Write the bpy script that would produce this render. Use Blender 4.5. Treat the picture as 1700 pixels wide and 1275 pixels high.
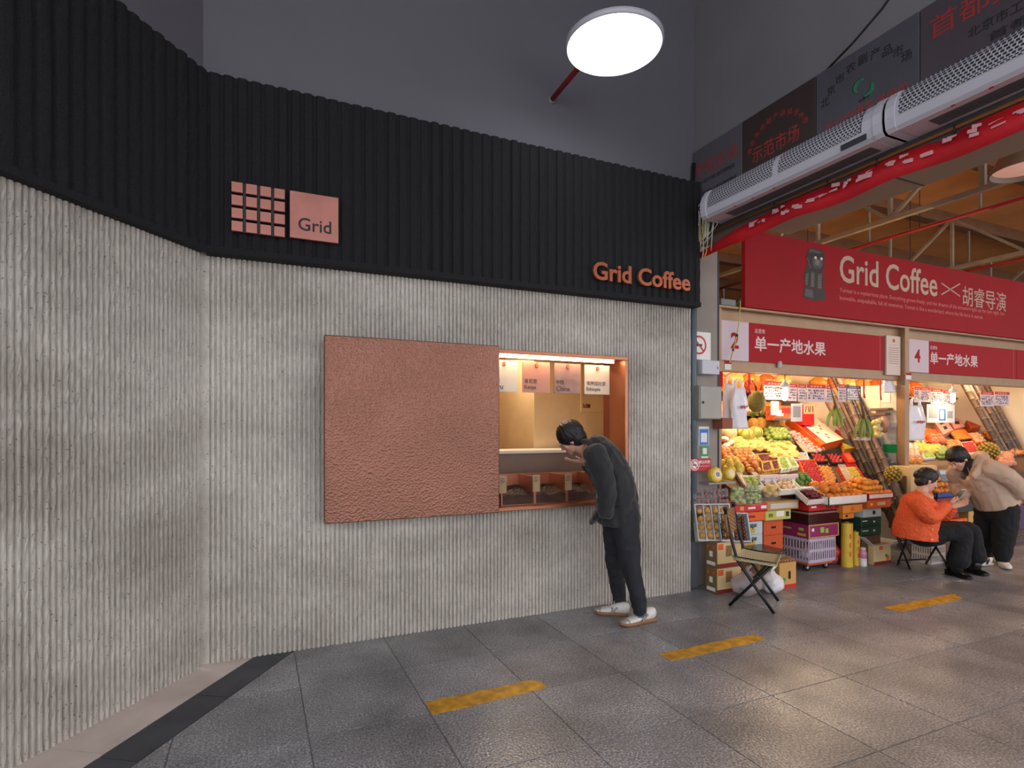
import bpy, bmesh, math, random
from mathutils import Vector, Matrix, noise as mnoise
random.seed(7)
SC = bpy.context.scene
COL = SC.collection
for o in list(bpy.data.objects): bpy.data.objects.remove(o)
PI = math.pi

# ------------------------------------------------------------------ camera, sky, exposure
FPX, HOR, CAMZ, YAW = 945.0, 710.0, 1.5, math.atan(425 / 945)
cam_d = bpy.data.cameras.new('camera'); cam = bpy.data.objects.new('camera', cam_d); COL.objects.link(cam)
cam.location = (0, 0, CAMZ); cam.rotation_euler = (PI / 2, 0, -YAW)
cam_d.sensor_width = 36; cam_d.lens = FPX / 1700 * 36; cam_d.shift_y = (HOR - 637.5) / 1700; cam_d.clip_start = .05
SC.camera = cam
SC.view_settings.view_transform = 'Standard'; SC.view_settings.look = 'None'
SC.view_settings.exposure = 0.5; SC.view_settings.gamma = 1.0; SC.view_settings.use_curve_mapping = False
wd = bpy.data.worlds.new('daylight'); SC.world = wd; wd.use_nodes = True
bg = wd.node_tree.nodes['Background']; bg.inputs[0].default_value = (.90, .93, 1.0, 1); bg.inputs[1].default_value = 1.6
SC.cycles.max_bounces = 6; SC.cycles.diffuse_bounces = 3; SC.cycles.glossy_bounces = 3; SC.cycles.transparent_max_bounces = 8; SC.cycles.transmission_bounces = 4; SC.cycles.caustics_reflective = False; SC.cycles.caustics_refractive = False

# ------------------------------------------------------------------ measuring helpers (photo pixel -> place)
sY, cY = math.sin(YAW), math.cos(YAW)
def ray(px, py):
    r = (px - 850) / FPX
    return Vector((sY + cY * r, cY - sY * r, (HOR - py) / FPX))
def atY(px, py, Y): v = ray(px, py); d = Y / v.y; return Vector((v.x * d, Y, CAMZ + v.z * d))
def atX(px, py, X): v = ray(px, py); d = X / v.x; return Vector((X, v.y * d, CAMZ + v.z * d))
def atD(px, py, d): v = ray(px, py); return Vector((v.x * d, v.y * d, CAMZ + v.z * d))
def atZ(px, py, z=0.0): v = ray(px, py); d = (z - CAMZ) / v.z; return Vector((v.x * d, v.y * d, z))
def XatY(px, Y): return atY(px, 710, Y).x
def ZatY(px, py, Y): return atY(px, py, Y).z
FWD = Vector((sY, cY, 0)); RGT = Vector((cY, -sY, 0)); UP = Vector((0, 0, 1))

# ------------------------------------------------------------------ materials
def lin(c):
    f = lambda u: u / 12.92 if u <= .04045 else ((u + .055) / 1.055) ** 2.4
    return tuple(f(v / 255.0) for v in c)
MATS = {}
def M(name, col, rough=.6, metal=0.0, var=0.0, vs=6.0, bump=0.0, bs=60.0, spec=None, emit=None, estr=0, alpha=None, trans=0, oran=0.0, tint=None, bd=.005, detail=3, sheen=0, coat=0):
    """procedural principled material; col is sRGB 0-255"""
    if name in MATS: return MATS[name]
    m = bpy.data.materials.new(name); m.use_nodes = True; nt = m.node_tree; N = nt.nodes; L = nt.links
    b = N['Principled BSDF']; c = lin(col) + (1,)
    b.inputs['Base Color'].default_value = c; b.inputs['Roughness'].default_value = rough; b.inputs['Metallic'].default_value = metal
    if spec is not None: b.inputs['Specular IOR Level'].default_value = spec
    if sheen: b.inputs['Sheen Weight'].default_value = sheen
    if coat: b.inputs['Coat Weight'].default_value = coat
    if emit: b.inputs['Emission Color'].default_value = lin(emit) + (1,); b.inputs['Emission Strength'].default_value = estr
    if alpha is not None: b.inputs['Alpha'].default_value = alpha
    if trans: b.inputs['Transmission Weight'].default_value = trans
    tc = N.new('ShaderNodeTexCoord')
    out = None
    if var:
        n = N.new('ShaderNodeTexNoise'); n.inputs['Scale'].default_value = vs; n.inputs['Detail'].default_value = detail + 2
        L.new(tc.outputs['Object'], n.inputs['Vector'])
        mx = N.new('ShaderNodeMix'); mx.data_type = 'RGBA'
        t = lin(tint) if tint else tuple(v * (1 - var) for v in c[:3])
        lo = t + (1,); hi = tuple(min(1, v * (1 + var * (.0 if tint else .6))) for v in c[:3]) + (1,)
        mx.inputs[6].default_value = lo; mx.inputs[7].default_value = hi
        mr = N.new('ShaderNodeMapRange'); mr.inputs[1].default_value = .35; mr.inputs[2].default_value = .65
        L.new(n.outputs['Fac'], mr.inputs[0]); L.new(mr.outputs[0], mx.inputs[0]); out = mx.outputs[2]
    if oran:
        oi = N.new('ShaderNodeObjectInfo'); hs = N.new('ShaderNodeHueSaturation')
        mr = N.new('ShaderNodeMapRange'); mr.inputs[3].default_value = 1 - oran; mr.inputs[4].default_value = 1 + oran * .7
        L.new(oi.outputs['Random'], mr.inputs[0]); L.new(mr.outputs[0], hs.inputs['Value'])
        mr2 = N.new('ShaderNodeMapRange'); mr2.inputs[3].default_value = .5 - oran * .05; mr2.inputs[4].default_value = .5 + oran * .05
        ml = N.new('ShaderNodeMath'); ml.operation = 'FRACT'; mm = N.new('ShaderNodeMath'); mm.operation = 'MULTIPLY'; mm.inputs[1].default_value = 7.31
        L.new(oi.outputs['Random'], mm.inputs[0]); L.new(mm.outputs[0], ml.inputs[0]); L.new(ml.outputs[0], mr2.inputs[0]); L.new(mr2.outputs[0], hs.inputs['Hue'])
        if out: L.new(out, hs.inputs['Color'])
        else: hs.inputs['Color'].default_value = c
        out = hs.outputs[0]
    if out: L.new(out, b.inputs['Base Color'])
    if bump:
        n2 = N.new('ShaderNodeTexNoise'); n2.inputs['Scale'].default_value = bs; n2.inputs['Detail'].default_value = detail
        L.new(tc.outputs['Object'], n2.inputs['Vector'])
        bp = N.new('ShaderNodeBump'); bp.inputs['Strength'].default_value = bump; bp.inputs['Distance'].default_value = bd
        L.new(n2.outputs['Fac'], bp.inputs['Height']); L.new(bp.outputs[0], b.inputs['Normal'])
    MATS[name] = m
    return m

# ------------------------------------------------------------------ mesh builder
class MB:
    def __init__(s): s.v = []; s.f = []; s.sm = []; s.mi = []; s.cur = 0
    def add(s, vs, fs, smooth=False, T=None):
        o = len(s.v)
        s.v += [tuple(T @ Vector(p)) if T else tuple(p) for p in vs]
        for f in fs: s.f.append([i + o for i in f]); s.sm.append(smooth); s.mi.append(s.cur)
        return s
    def box(s, x0, x1, y0, y1, z0, z1, T=None):
        vs = [(x, y, z) for z in (z0, z1) for y in (y0, y1) for x in (x0, x1)]
        return s.add(vs, [(0, 2, 3, 1), (4, 5, 7, 6), (0, 1, 5, 4), (2, 6, 7, 3), (0, 4, 6, 2), (1, 3, 7, 5)], False, T)
    def cbox(s, c, d, T=None):
        return s.box(c[0] - d[0] / 2, c[0] + d[0] / 2, c[1] - d[1] / 2, c[1] + d[1] / 2, c[2] - d[2] / 2, c[2] + d[2] / 2, T)
    def bbox(s, x0, x1, y0, y1, z0, z1, b=.004, T=None):
        """box with chamfered edges"""
        bm = bmesh.new(); bmesh.ops.create_cube(bm, size=1)
        for v in bm.verts: v.co = Vector(((x0 + x1) / 2 + v.co.x * (x1 - x0), (y0 + y1) / 2 + v.co.y * (y1 - y0), (z0 + z1) / 2 + v.co.z * (z1 - z0)))
        bmesh.ops.bevel(bm, geom=bm.edges[:], offset=b, segments=1, affect='EDGES')
        return s.bm(bm, False, T)
    def bm(s, bm, smooth=False, T=None):
        bm.verts.ensure_lookup_table(); bm.verts.index_update()
        s.add([v.co[:] for v in bm.verts], [[v.index for v in f.verts] for f in bm.faces], smooth, T); bm.free(); return s
    def prism(s, pts, z0, z1, T=None):
        n = len(pts); vs = [(p[0], p[1], z0) for p in pts] + [(p[0], p[1], z1) for p in pts]
        fs = [tuple(range(n))[::-1], tuple(range(n, 2 * n))] + [(i, (i + 1) % n, n + (i + 1) % n, n + i) for i in range(n)]
        return s.add(vs, fs, False, T)
    def tube(s, pts, rad, n=8, smooth=True, cap=True, flat=None, T=None):
        """swept tube; rad number or list of r or (ra, rb); flat = reference up vector"""
        pts = [Vector(p) for p in pts]; k = len(pts); vs = []; fs = []
        rads = rad if isinstance(rad, (list, tuple)) else [rad] * k
        up = Vector(flat) if flat else None; pa = None
        for i, p in enumerate(pts):
            t = (pts[min(i + 1, k - 1)] - pts[max(i - 1, 0)])
            t = t.normalized() if t.length > 1e-9 else Vector((0, 0, 1))
            if up is not None: a = up - t * up.dot(t)
            elif pa is not None: a = pa - t * pa.dot(t)
            else:
                a = Vector((0, 0, 1)) if abs(t.z) < .9 else Vector((1, 0, 0)); a = a - t * a.dot(t)
            a.normalize(); pa = a; b = t.cross(a)
            r = rads[i]; ra, rb = (r if isinstance(r, (list, tuple)) else (r, r))
            for j in range(n):
                th = 2 * PI * (j + .5) / n
                vs.append(p + a * math.cos(th) * ra + b * math.sin(th) * rb)
        for i in range(k - 1):
            for j in range(n):
                fs.append((i * n + j, i * n + (j + 1) % n, (i + 1) * n + (j + 1) % n, (i + 1) * n + j))
        if cap: fs.append(tuple(range(n))[::-1]); fs.append(tuple(range((k - 1) * n, k * n)))
        return s.add(vs, fs, smooth, T)
    def lathe(s, prof, n=16, smooth=True, T=None, c=(0, 0, 0), cap=True):
        vs = []; fs = []
        for (r, z) in prof:
            for j in range(n): th = 2 * PI * j / n; vs.append((c[0] + r * math.cos(th), c[1] + r * math.sin(th), c[2] + z))
        k = len(prof)
        for i in range(k - 1):
            for j in range(n): fs.append((i * n + j, i * n + (j + 1) % n, (i + 1) * n + (j + 1) % n, (i + 1) * n + j))
        if cap: fs.append(tuple(range(n))[::-1]); fs.append(tuple(range((k - 1) * n, k * n)))
        return s.add(vs, fs, smooth, T)
    def ell(s, c, r, n=10, m=7, T=None, jit=0):
        prof_v = []; fs = []
        r = r if isinstance(r, (tuple, list)) else (r, r, r)
        for i in range(1, m):
            ph = PI * i / m
            for j in range(n):
                th = 2 * PI * j / n; q = 1 + random.uniform(-jit, jit)
                prof_v.append((c[0] + r[0] * math.sin(ph) * math.cos(th) * q, c[1] + r[1] * math.sin(ph) * math.sin(th) * q, c[2] - r[2] * math.cos(ph)))
        b = len(prof_v); prof_v += [(c[0], c[1], c[2] - r[2]), (c[0], c[1], c[2] + r[2])]
        for i in range(m - 2):
            for j in range(n): fs.append((i * n + j, i * n + (j + 1) % n, (i + 1) * n + (j + 1) % n, (i + 1) * n + j))
        for j in range(n): fs.append((b, (j + 1) % n, j)); fs.append((b + 1, (m - 2) * n + j, (m - 2) * n + (j + 1) % n))
        return s.add(prof_v, fs, True, T)
    def quad(s, a, b, c, d, T=None): return s.add([a, b, c, d], [(0, 1, 2, 3)], False, T)
    def slab(s, p, th, T=None):
        """thin solid from four (or more) coplanar corner points, thickness along -normal"""
        p = [Vector(q) for q in p]; nrm = (p[1] - p[0]).cross(p[-1] - p[0]).normalized() * th; n = len(p)
        vs = p + [q - nrm for q in p]
        return s.add(vs, [tuple(range(n)), tuple(range(n, 2 * n))[::-1]] + [(i, n + i, n + (i + 1) % n, (i + 1) % n) for i in range(n)], False, T)
    def mesh(s, name, mats):
        me = bpy.data.meshes.new(name); me.from_pydata(s.v, [], s.f)
        for m in (mats if isinstance(mats, (list, tuple)) else [mats]): me.materials.append(m)
        me.polygons.foreach_set('use_smooth', s.sm); me.polygons.foreach_set('material_index', s.mi); me.update()
        return me
    def build(s, name, mats, parent=None, world=False, org=None):
        """link as ONE mesh object. world=True: vertices are world coordinates (parent's transform removed); org: new origin"""
        if world and parent is not None:
            inv = wmat(parent).inverted(); s.v = [tuple(inv @ Vector(p)) for p in s.v]
        if org is not None:
            g = Vector(org); s.v = [tuple(Vector(p) - g) for p in s.v]
        o = bpy.data.objects.new(name, s.mesh(name, mats)); COL.objects.link(o)
        if parent is not None: o.parent = parent
        if org is not None: o.location = org
        return o
def wmat(o):
    m = o.matrix_basis.copy()
    while o.parent: o = o.parent; m = o.matrix_basis @ m
    return m
def tag(o, label, cat, group=None):
    o['label'] = label; o['category'] = cat
    if group: o['group'] = group
    return o
def thing(name, label, cat, loc=(0, 0, 0), rz=0, group=None):
    o = bpy.data.objects.new(name, None); COL.objects.link(o); o.empty_display_size = .05
    o.location = loc; o.rotation_euler = (0, 0, rz); return tag(o, label, cat, group)
def struct(o): o['kind'] = 'structure'; return o
def copy_tree(o, parent=None, label=None, group=None):
    c = o.copy(); COL.objects.link(c); c.parent = parent
    if label: c['label'] = label
    if group: c['group'] = group
    for ch in o.children: copy_tree(ch, c)
    return c
def text_mesh(body, size=1.0, width=None, height=None, ext=.002, bold=0.0, align='LEFT', spacing=1.0, shear=0):
    c = bpy.data.curves.new('t', 'FONT'); c.body = body; c.size = size; c.extrude = ext; c.offset = bold; c.align_x = align
    c.space_character = spacing; c.resolution_u = 3; c.shear = shear
    o = bpy.data.objects.new('t', c); COL.objects.link(o); bpy.context.view_layer.update()
    me = bpy.data.meshes.new_from_object(o.evaluated_get(bpy.context.evaluated_depsgraph_get()))
    bpy.data.objects.remove(o); bpy.data.curves.remove(c)
    xs = [v.co.x for v in me.vertices]; ys = [v.co.y for v in me.vertices]
    if xs:
        x0, x1, y0, y1 = min(xs), max(xs), min(ys), max(ys)
        kx = width / max(1e-6, x1 - x0) if width else 1; ky = height / max(1e-6, y1 - y0) if height else (kx if width else 1)
        if height and not width: kx = ky
        ax = {'LEFT': x0, 'CENTER': (x0 + x1) / 2, 'RIGHT': x1}[align]
        for v in me.vertices: v.co.x = (v.co.x - ax) * kx; v.co.y = (v.co.y - y0) * ky
    return me
def text(name, body, mat, parent, loc, rot=(PI / 2, 0, 0), **k):
    """lettering as a mesh part; loc/rot in world, lower-left corner of the ink at loc"""
    me = text_mesh(body, **k); me.name = name; me.materials.clear(); me.materials.append(mat)
    o = bpy.data.objects.new(name, me); COL.objects.link(o)
    W = Matrix.Translation(Vector(loc)) @ (rot if isinstance(rot, Matrix) else Matrix.Rotation(rot[2], 4, 'Z') @ Matrix.Rotation(rot[1], 4, 'Y') @ Matrix.Rotation(rot[0], 4, 'X'))
    if parent is not None: o.parent = parent; o.matrix_basis = wmat(parent).inverted() @ W
    else: o.matrix_basis = W
    return o
def clip_poly(poly, n, c):
    """keep the side where n.p <= c"""
    out = []
    for i in range(len(poly)):
        a, b = poly[i], poly[(i + 1) % len(poly)]
        da, db = n[0] * a[0] + n[1] * a[1] - c, n[0] * b[0] + n[1] * b[1] - c
        if da <= 0: out.append(a)
        if (da < 0) != (db < 0) and abs(da - db) > 1e-9:
            t = da / (da - db); out.append((a[0] + (b[0] - a[0]) * t, a[1] + (b[1] - a[1]) * t))
    return out
# ================================================================== SETTING
# ---- special materials
def granite(name, base, dark, light, rough, oran=.12, scale=90):
    m = bpy.data.materials.new(name); m.use_nodes = True; N = m.node_tree.nodes; L = m.node_tree.links; b = N['Principled BSDF']
    tc = N.new('ShaderNodeTexCoord'); geo = N.new('ShaderNodeNewGeometry')
    n1 = N.new('ShaderNodeTexNoise'); n1.inputs['Scale'].default_value = scale; n1.inputs['Detail'].default_value = 3
    n2 = N.new('ShaderNodeTexNoise'); n2.inputs['Scale'].default_value = 2.2; n2.inputs['Detail'].default_value = 5
    v = N.new('ShaderNodeTexVoronoi'); v.inputs['Scale'].default_value = scale * .9
    for n in (n1, n2, v): L.new(geo.outputs['Position'], n.inputs['Vector'])
    cr = N.new('ShaderNodeValToRGB'); e = cr.color_ramp.elements
    e[0].position = .3; e[0].color = lin(dark) + (1,); e[1].position = .72; e[1].color = lin(light) + (1,)
    x = cr.color_ramp.elements.new(.5); x.color = lin(base) + (1,)
    L.new(n1.outputs['Fac'], cr.inputs[0])
    mr = N.new('ShaderNodeMapRange'); mr.inputs[1].default_value = .3; mr.inputs[2].default_value = .7; mr.inputs[3].default_value = .62; mr.inputs[4].default_value = 1.28
    L.new(n2.outputs['Fac'], mr.inputs[0])
    oi = N.new('ShaderNodeObjectInfo'); m2 = N.new('ShaderNodeMapRange'); m2.inputs[3].default_value = 1 - oran; m2.inputs[4].default_value = 1 + oran
    L.new(oi.outputs['Random'], m2.inputs[0])
    mu = N.new('ShaderNodeMath'); mu.operation = 'MULTIPLY'; L.new(mr.outputs[0], mu.inputs[0]); L.new(m2.outputs[0], mu.inputs[1])
    hs = N.new('ShaderNodeHueSaturation'); L.new(cr.outputs[0], hs.inputs['Color']); L.new(mu.outputs[0], hs.inputs['Value']); L.new(hs.outputs[0], b.inputs['Base Color'])
    m3 = N.new('ShaderNodeMapRange'); m3.inputs[1].default_value = .3; m3.inputs[2].default_value = .7; m3.inputs[3].default_value = rough + .12; m3.inputs[4].default_value = rough - .08
    L.new(n2.outputs['Fac'], m3.inputs[0]); L.new(m3.outputs[0], b.inputs['Roughness'])
    bp = N.new('ShaderNodeBump'); bp.inputs['Strength'].default_value = .35; bp.inputs['Distance'].default_value = .004
    L.new(v.outputs['Distance'], bp.inputs['Height']); L.new(bp.outputs[0], b.inputs['Normal'])
    MATS[name] = m; return m
def concrete_ribs(name):
    m = bpy.data.materials.new(name); m.use_nodes = True; N = m.node_tree.nodes; L = m.node_tree.links; b = N['Principled BSDF']
    geo = N.new('ShaderNodeNewGeometry'); b.inputs['Roughness'].default_value = .9
    def nz(scale, det=4, sc=(1, 1, 1)):
        n = N.new('ShaderNodeTexNoise'); n.inputs['Scale'].default_value = scale; n.inputs['Detail'].default_value = det
        mp = N.new('ShaderNodeMapping'); mp.inputs['Scale'].default_value = sc; L.new(geo.outputs['Position'], mp.inputs['Vector']); L.new(mp.outputs[0], n.inputs['Vector']); return n
    big = nz(1.1, 6, (1, 1, 2.2)); cr = N.new('ShaderNodeValToRGB'); e = cr.color_ramp.elements
    e[0].position = .32; e[0].color = lin((170, 160, 149)) + (1,); e[1].position = .68; e[1].color = lin((212, 204, 193)) + (1,)
    L.new(big.outputs['Fac'], cr.inputs[0])
    pit = nz(85, 2); pr = N.new('ShaderNodeMapRange'); pr.inputs[1].default_value = .29; pr.inputs[2].default_value = .34; pr.inputs[3].default_value = .4; pr.inputs[4].default_value = 1
    L.new(pit.outputs['Fac'], pr.inputs[0])
    fine = nz(38, 4, (1, 1, .45)); fr = N.new('ShaderNodeMapRange'); fr.inputs[1].default_value = .3; fr.inputs[2].default_value = .7; fr.inputs[3].default_value = .86; fr.inputs[4].default_value = 1.1
    L.new(fine.outputs['Fac'], fr.inputs[0]); mu = N.new('ShaderNodeMath'); mu.operation = 'MULTIPLY'; L.new(pr.outputs[0], mu.inputs[0]); L.new(fr.outputs[0], mu.inputs[1])
    hs = N.new('ShaderNodeHueSaturation'); L.new(cr.outputs[0], hs.inputs['Color']); L.new(mu.outputs[0], hs.inputs['Value']); L.new(hs.outputs[0], b.inputs['Base Color'])
    ad = N.new('ShaderNodeMath'); ad.operation = 'ADD'; L.new(pr.outputs[0], ad.inputs[0]); L.new(fine.outputs['Fac'], ad.inputs[1])
    bp = N.new('ShaderNodeBump'); bp.inputs['Strength'].default_value = .55; bp.inputs['Distance'].default_value = .006
    L.new(ad.outputs[0], bp.inputs['Height']); L.new(bp.outputs[0], b.inputs['Normal']); MATS[name] = m; return m
def hammered(name, col, rough, scale=52, strength=.5):
    m = bpy.data.materials.new(name); m.use_nodes = True; N = m.node_tree.nodes; L = m.node_tree.links; b = N['Principled BSDF']
    geo = N.new('ShaderNodeNewGeometry'); b.inputs['Metallic'].default_value = .72; b.inputs['Roughness'].default_value = rough
    v = N.new('ShaderNodeTexVoronoi'); v.feature = 'F1'; v.inputs['Scale'].default_value = scale; v.inputs['Randomness'].default_value = 1
    w = N.new('ShaderNodeTexNoise'); w.inputs['Scale'].default_value = 9; w.inputs['Detail'].default_value = 4
    n = N.new('ShaderNodeTexNoise'); n.inputs['Scale'].default_value = 2.0; n.inputs['Detail'].default_value = 5
    for q in (v, w, n): L.new(geo.outputs['Position'], q.inputs['Vector'])
    cr = N.new('ShaderNodeValToRGB'); e = cr.color_ramp.elements; e[0].position = .3; e[1].position = .7
    e[0].color = tuple(x * .88 for x in lin(col)) + (1,); e[1].color = tuple(min(1, x * 1.15) for x in lin(col)) + (1,)
    L.new(n.outputs['Fac'], cr.inputs[0]); L.new(cr.outputs[0], b.inputs['Base Color'])
    ad = N.new('ShaderNodeMath'); ad.operation = 'MULTIPLY_ADD'; ad.inputs[1].default_value = .06; w.inputs['Scale'].default_value = 60; L.new(w.outputs['Fac'], ad.inputs[0]); L.new(v.outputs['Distance'], ad.inputs[2])
    bp = N.new('ShaderNodeBump'); bp.inputs['Strength'].default_value = strength; bp.inputs['Distance'].default_value = .010
    L.new(ad.outputs[0], bp.inputs['Height']); L.new(bp.outputs[0], b.inputs['Normal']); MATS[name] = m; return m
m_floor = granite('grey_granite', (140, 139, 142), (94, 94, 98), (198, 197, 199), .30)
m_border = M('dark_stone', (72, 74, 80), .5, var=.25, vs=5, bump=.2, bs=120, oran=.1)
m_pink = M('pinkish_stone', (226, 208, 198), .6, var=.12, vs=3, bump=.12, bs=150, oran=.05)
m_grout = M('grout', (134, 132, 130), .85, var=.2, vs=9)
m_conc = concrete_ribs('ribbed_concrete')
m_black = M('black_fluted_board', (28, 26, 29), .92, var=.5, vs=160, bump=.9, bs=190, bd=.006)
m_grey = M('grey_painted_wall', (106, 103, 109), .75, var=.05, vs=1.2, bump=.05, bs=40)
m_cream = M('stained_offwhite_wall', (126, 122, 124), .8, var=.06, vs=1.6, bump=.06, bs=30)
m_copper = hammered('hammered_copper', (150, 103, 85), .44, scale=66, strength=.42)
m_copper2 = M('brushed_copper', (182, 118, 88), .38, metal=.75, var=.12, vs=4, bump=.05, bs=80)
m_sign_cu = M('signage_copper', (188, 124, 110), .5, metal=.55, var=.15, vs=5)
m_txt_dk = M('dark_lettering', (34, 30, 34), .6)
m_yellow = M('worn_yellow_tape', (214, 158, 42), .6, var=.35, vs=14, bump=.25, bs=60)
m_soffit = M('beige_soffit', (150, 128, 112), .8, var=.06, vs=2)
m_beam = M('dark_steel_beam', (70, 68, 70), .6, var=.15, vs=5)
m_tan = M('tan_brushed_metal', (166, 132, 100), .42, metal=.25, var=.08, vs=6)
m_white = M('white_enamel', (196, 192, 200), .4)
m_red = M('signal_red', (190, 20, 36), .5)
m_redp = M('red_pipe_paint', (168, 24, 36), .45)
m_black_p = M('black_plastic', (24, 24, 26), .5)
m_cable = M('black_cable', (20, 20, 22), .6)

# ---- floor: 60 cm granite tiles with recessed joints, border stones on the left
fl = MB(); fl.box(-6, 26, -7, 16.2, -.12, -.0035); floor = struct(fl.build('floor', m_grout))
LW = Vector((.62, .785)).normalized(); FOLD = Vector((-.31, 4.06))        # direction of the left wall, fold point
nL = Vector((LW.y, -LW.x))                                              # into the room
c_wall = nL.dot(FOLD)
pB = atZ(137, 1275); pB2 = atZ(410, 1098); bd = Vector((pB2.x - pB.x, pB2.y - pB.y)).normalized(); nB = Vector((bd.y, -bd.x))
c_in = nB.dot(Vector((pB.x, pB.y))); c_out = c_in + .205
tile_me = None; g = .0035
X0, Y0, S = .233, 4.11, .6
xb = [X0 + S * k for k in range(-6, 25)]; yb = [Y0 - S * k for k in range(-3, 11)]
def tile_obj(poly, m, name='tile'):
    if len(poly) < 3: return
    cx = sum(p[0] for p in poly) / len(poly); cy = sum(p[1] for p in poly) / len(poly)
    b = MB(); b.prism([(p[0] - cx, p[1] - cy) for p in poly], -.03, 0)
    o = b.build(name, m, floor); o.location = (cx, cy, 0); return o
for i in range(len(xb) - 1):
    for yt in yb:
        x0, x1, y0, y1 = xb[i] + g, xb[i + 1] - g, yt - S + g, yt - g
        if x0 > 12.6 or (x0 < 3.5 and y1 > 4.13): continue
        q = [(x0, y0), (x1, y0), (x1, y1), (x0, y1)]
        ds = [nB.x * p[0] + nB.y * p[1] - c_out for p in q]
        if max(ds) < .004: continue
        if y1 < -2.2: continue
        if min(ds) > 0:
            if tile_me is None:
                b = MB(); b.prism([(-S / 2 + g, -S / 2 + g), (S / 2 - g, -S / 2 + g), (S / 2 - g, S / 2 - g), (-S / 2 + g, S / 2 - g)], -.03, 0); tile_me = b.mesh('tile', m_floor)
            o = bpy.data.objects.new('tile', tile_me); COL.objects.link(o); o.parent = floor; o.location = (xb[i] + S / 2, yt - S / 2, random.uniform(-.0008, .0008))
        else:
            tile_obj(clip_poly(q, (-nB.x, -nB.y), -(c_out + .004)), m_floor)
# border stones (dark) and pinkish stones between border and left wall
org = Vector((pB2.x, pB2.y)) + bd * .9
def strip(t0, t1, c0, c1, m, name):
    P = lambda t, c: (Vector((org.x, org.y)) - bd * t) + nB * (c - nB.dot(org))
    q = [P(t0, c0), P(t0, c1), P(t1, c1), P(t1, c0)]; q = [(p.x, p.y) for p in q]
    if q and sum((q[i][0] * q[(i + 1) % 4][1] - q[(i + 1) % 4][0] * q[i][1]) for i in range(4)) < 0: q = q[::-1]
    q = clip_poly(q, (0, 1), 4.10)
    q = clip_poly(q, (-nL.x, -nL.y), -(c_wall - .02)) if q else q
    if q: tile_obj(q, m, name)
ts = [0, .78, 1.36, 1.98, 2.6, 3.2, 3.8, 4.4]
for a, b_ in zip(ts[:-1], ts[1:]): strip(a + .003, b_ - .003, c_in + .002, c_out - .003, m_border, 'border_stone')
tp = [.5, 1.03, 1.95, 2.9, 3.8, 4.6]
for a, b_ in zip(tp[:-1], tp[1:]): strip(a + .002, b_ - .002, c_in - .9, c_in - .002, m_pink, 'paving_stone')
# worn yellow dashes on the floor
for n_, (cs, lab) in enumerate([([(706, 1166), (880, 1130), (897, 1131), (908, 1142), (719, 1187)], 'worn yellow floor stripe nearest the camera, in front of the copper panel'),
        ([(1094, 1086), (1252, 1053), (1271, 1062), (1113, 1098)], 'scuffed yellow floor stripe in front of the folding chair'),
        ([(1466, 1009), (1586, 986), (1598, 994), (1496, 1016)], 'yellow-orange floor stripe farthest from the camera, before the seated woman')]):
    b = MB(); p = [atZ(x, y) for x, y in cs]; ctr = sum(p, Vector()) / len(p)
    ed = []
    for i in range(len(p)):
        a, c = p[i], p[(i + 1) % len(p)]; k = max(1, int((c - a).length / .05))
        for j in range(k):
            q = a.lerp(c, j / k); jit = .008 if 0 < j else .003
            ed.append((q.x - ctr.x + random.uniform(-jit, jit), q.y - ctr.y + random.uniform(-jit, jit)))
    b.prism(ed[::-1], .0003, .0022); o = b.build('floor_stripe', m_yellow); o.location = (ctr.x, ctr.y, .0006); tag(o, lab, 'floor stripe', 'yellow stripes on the paving')

# ---- ribbed concrete walls: real fluted relief
def ribbed(name, a, b, z0, z1, pitch, depth, mat, out, crown=.5, nz=1, rough=0.0, start=0.0, seed=0, holes=None, back=.1, jit=.12):
    """vertical flutes along a->b (plan), relief towards `out`"""
    a = Vector(a); b = Vector(b); t = (b - a); Ln = t.length; t.normalize(); out = Vector(out); n = int(Ln / pitch); pitch = Ln / n
    rnd = random.Random(seed); prof = []
    for i in range(n):
        s0 = i * pitch; j = rnd.uniform(1 - jit, 1 + jit)
        prof += [(s0 + pitch * .04, 0), (s0 + pitch * .24, 0), (s0 + pitch * .36, depth * j), (s0 + pitch * (.36 + crown * .5), depth * (j + .1)), (s0 + pitch * .90, depth * j)]
    prof.append((Ln, 0)); m = MB(); vs = []; fs = []; k = len(prof)
    for zi in range(nz + 1):
        z = z0 + (z1 - z0) * zi / nz
        for (s, h) in prof:
            d = 0
            if rough and h > 0: d = (mnoise.noise(Vector((s * 90, z * 45, seed))) - .25) * rough
            p = a + t * s + out * (h + d); vs.append((p.x, p.y, z))
    for zi in range(nz):
        for i in range(k - 1):
            fs.append((zi * k + i, zi * k + i + 1, (zi + 1) * k + i + 1, (zi + 1) * k + i))
    m.add(vs, fs, False)
    # body behind, closing top and ends
    q0 = a - out * back; q1 = b - out * back
    o = len(m.v); m.add([(q0.x, q0.y, z0), (q1.x, q1.y, z0), (q1.x, q1.y, z1), (q0.x, q0.y, z1)], [(0, 3, 2, 1)], False)
    top = list(range(nz * k, nz * k + k)); bot = list(range(k))
    m.f.append(top + [o + 2, o + 3]); m.f.append(bot[::-1] + [o, o + 1]); m.sm += [False, False]; m.mi += [0, 0]
    m.f.append([zi * k for zi in range(nz, -1, -1)] + [o, o + 3]); m.f.append([zi * k + k - 1 for zi in range(nz + 1)] + [o + 2, o + 1]); m.sm += [False, False]; m.mi += [0, 0]
    return m
CB = 2.66      # top of concrete (hidden behind the band)
WX0, WX1, WZ0, WZ1 = 1.62, 2.88, .86, 2.10      # window opening (frame outside)
yc, dep = 4.10, .015
wall = MB()
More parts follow.
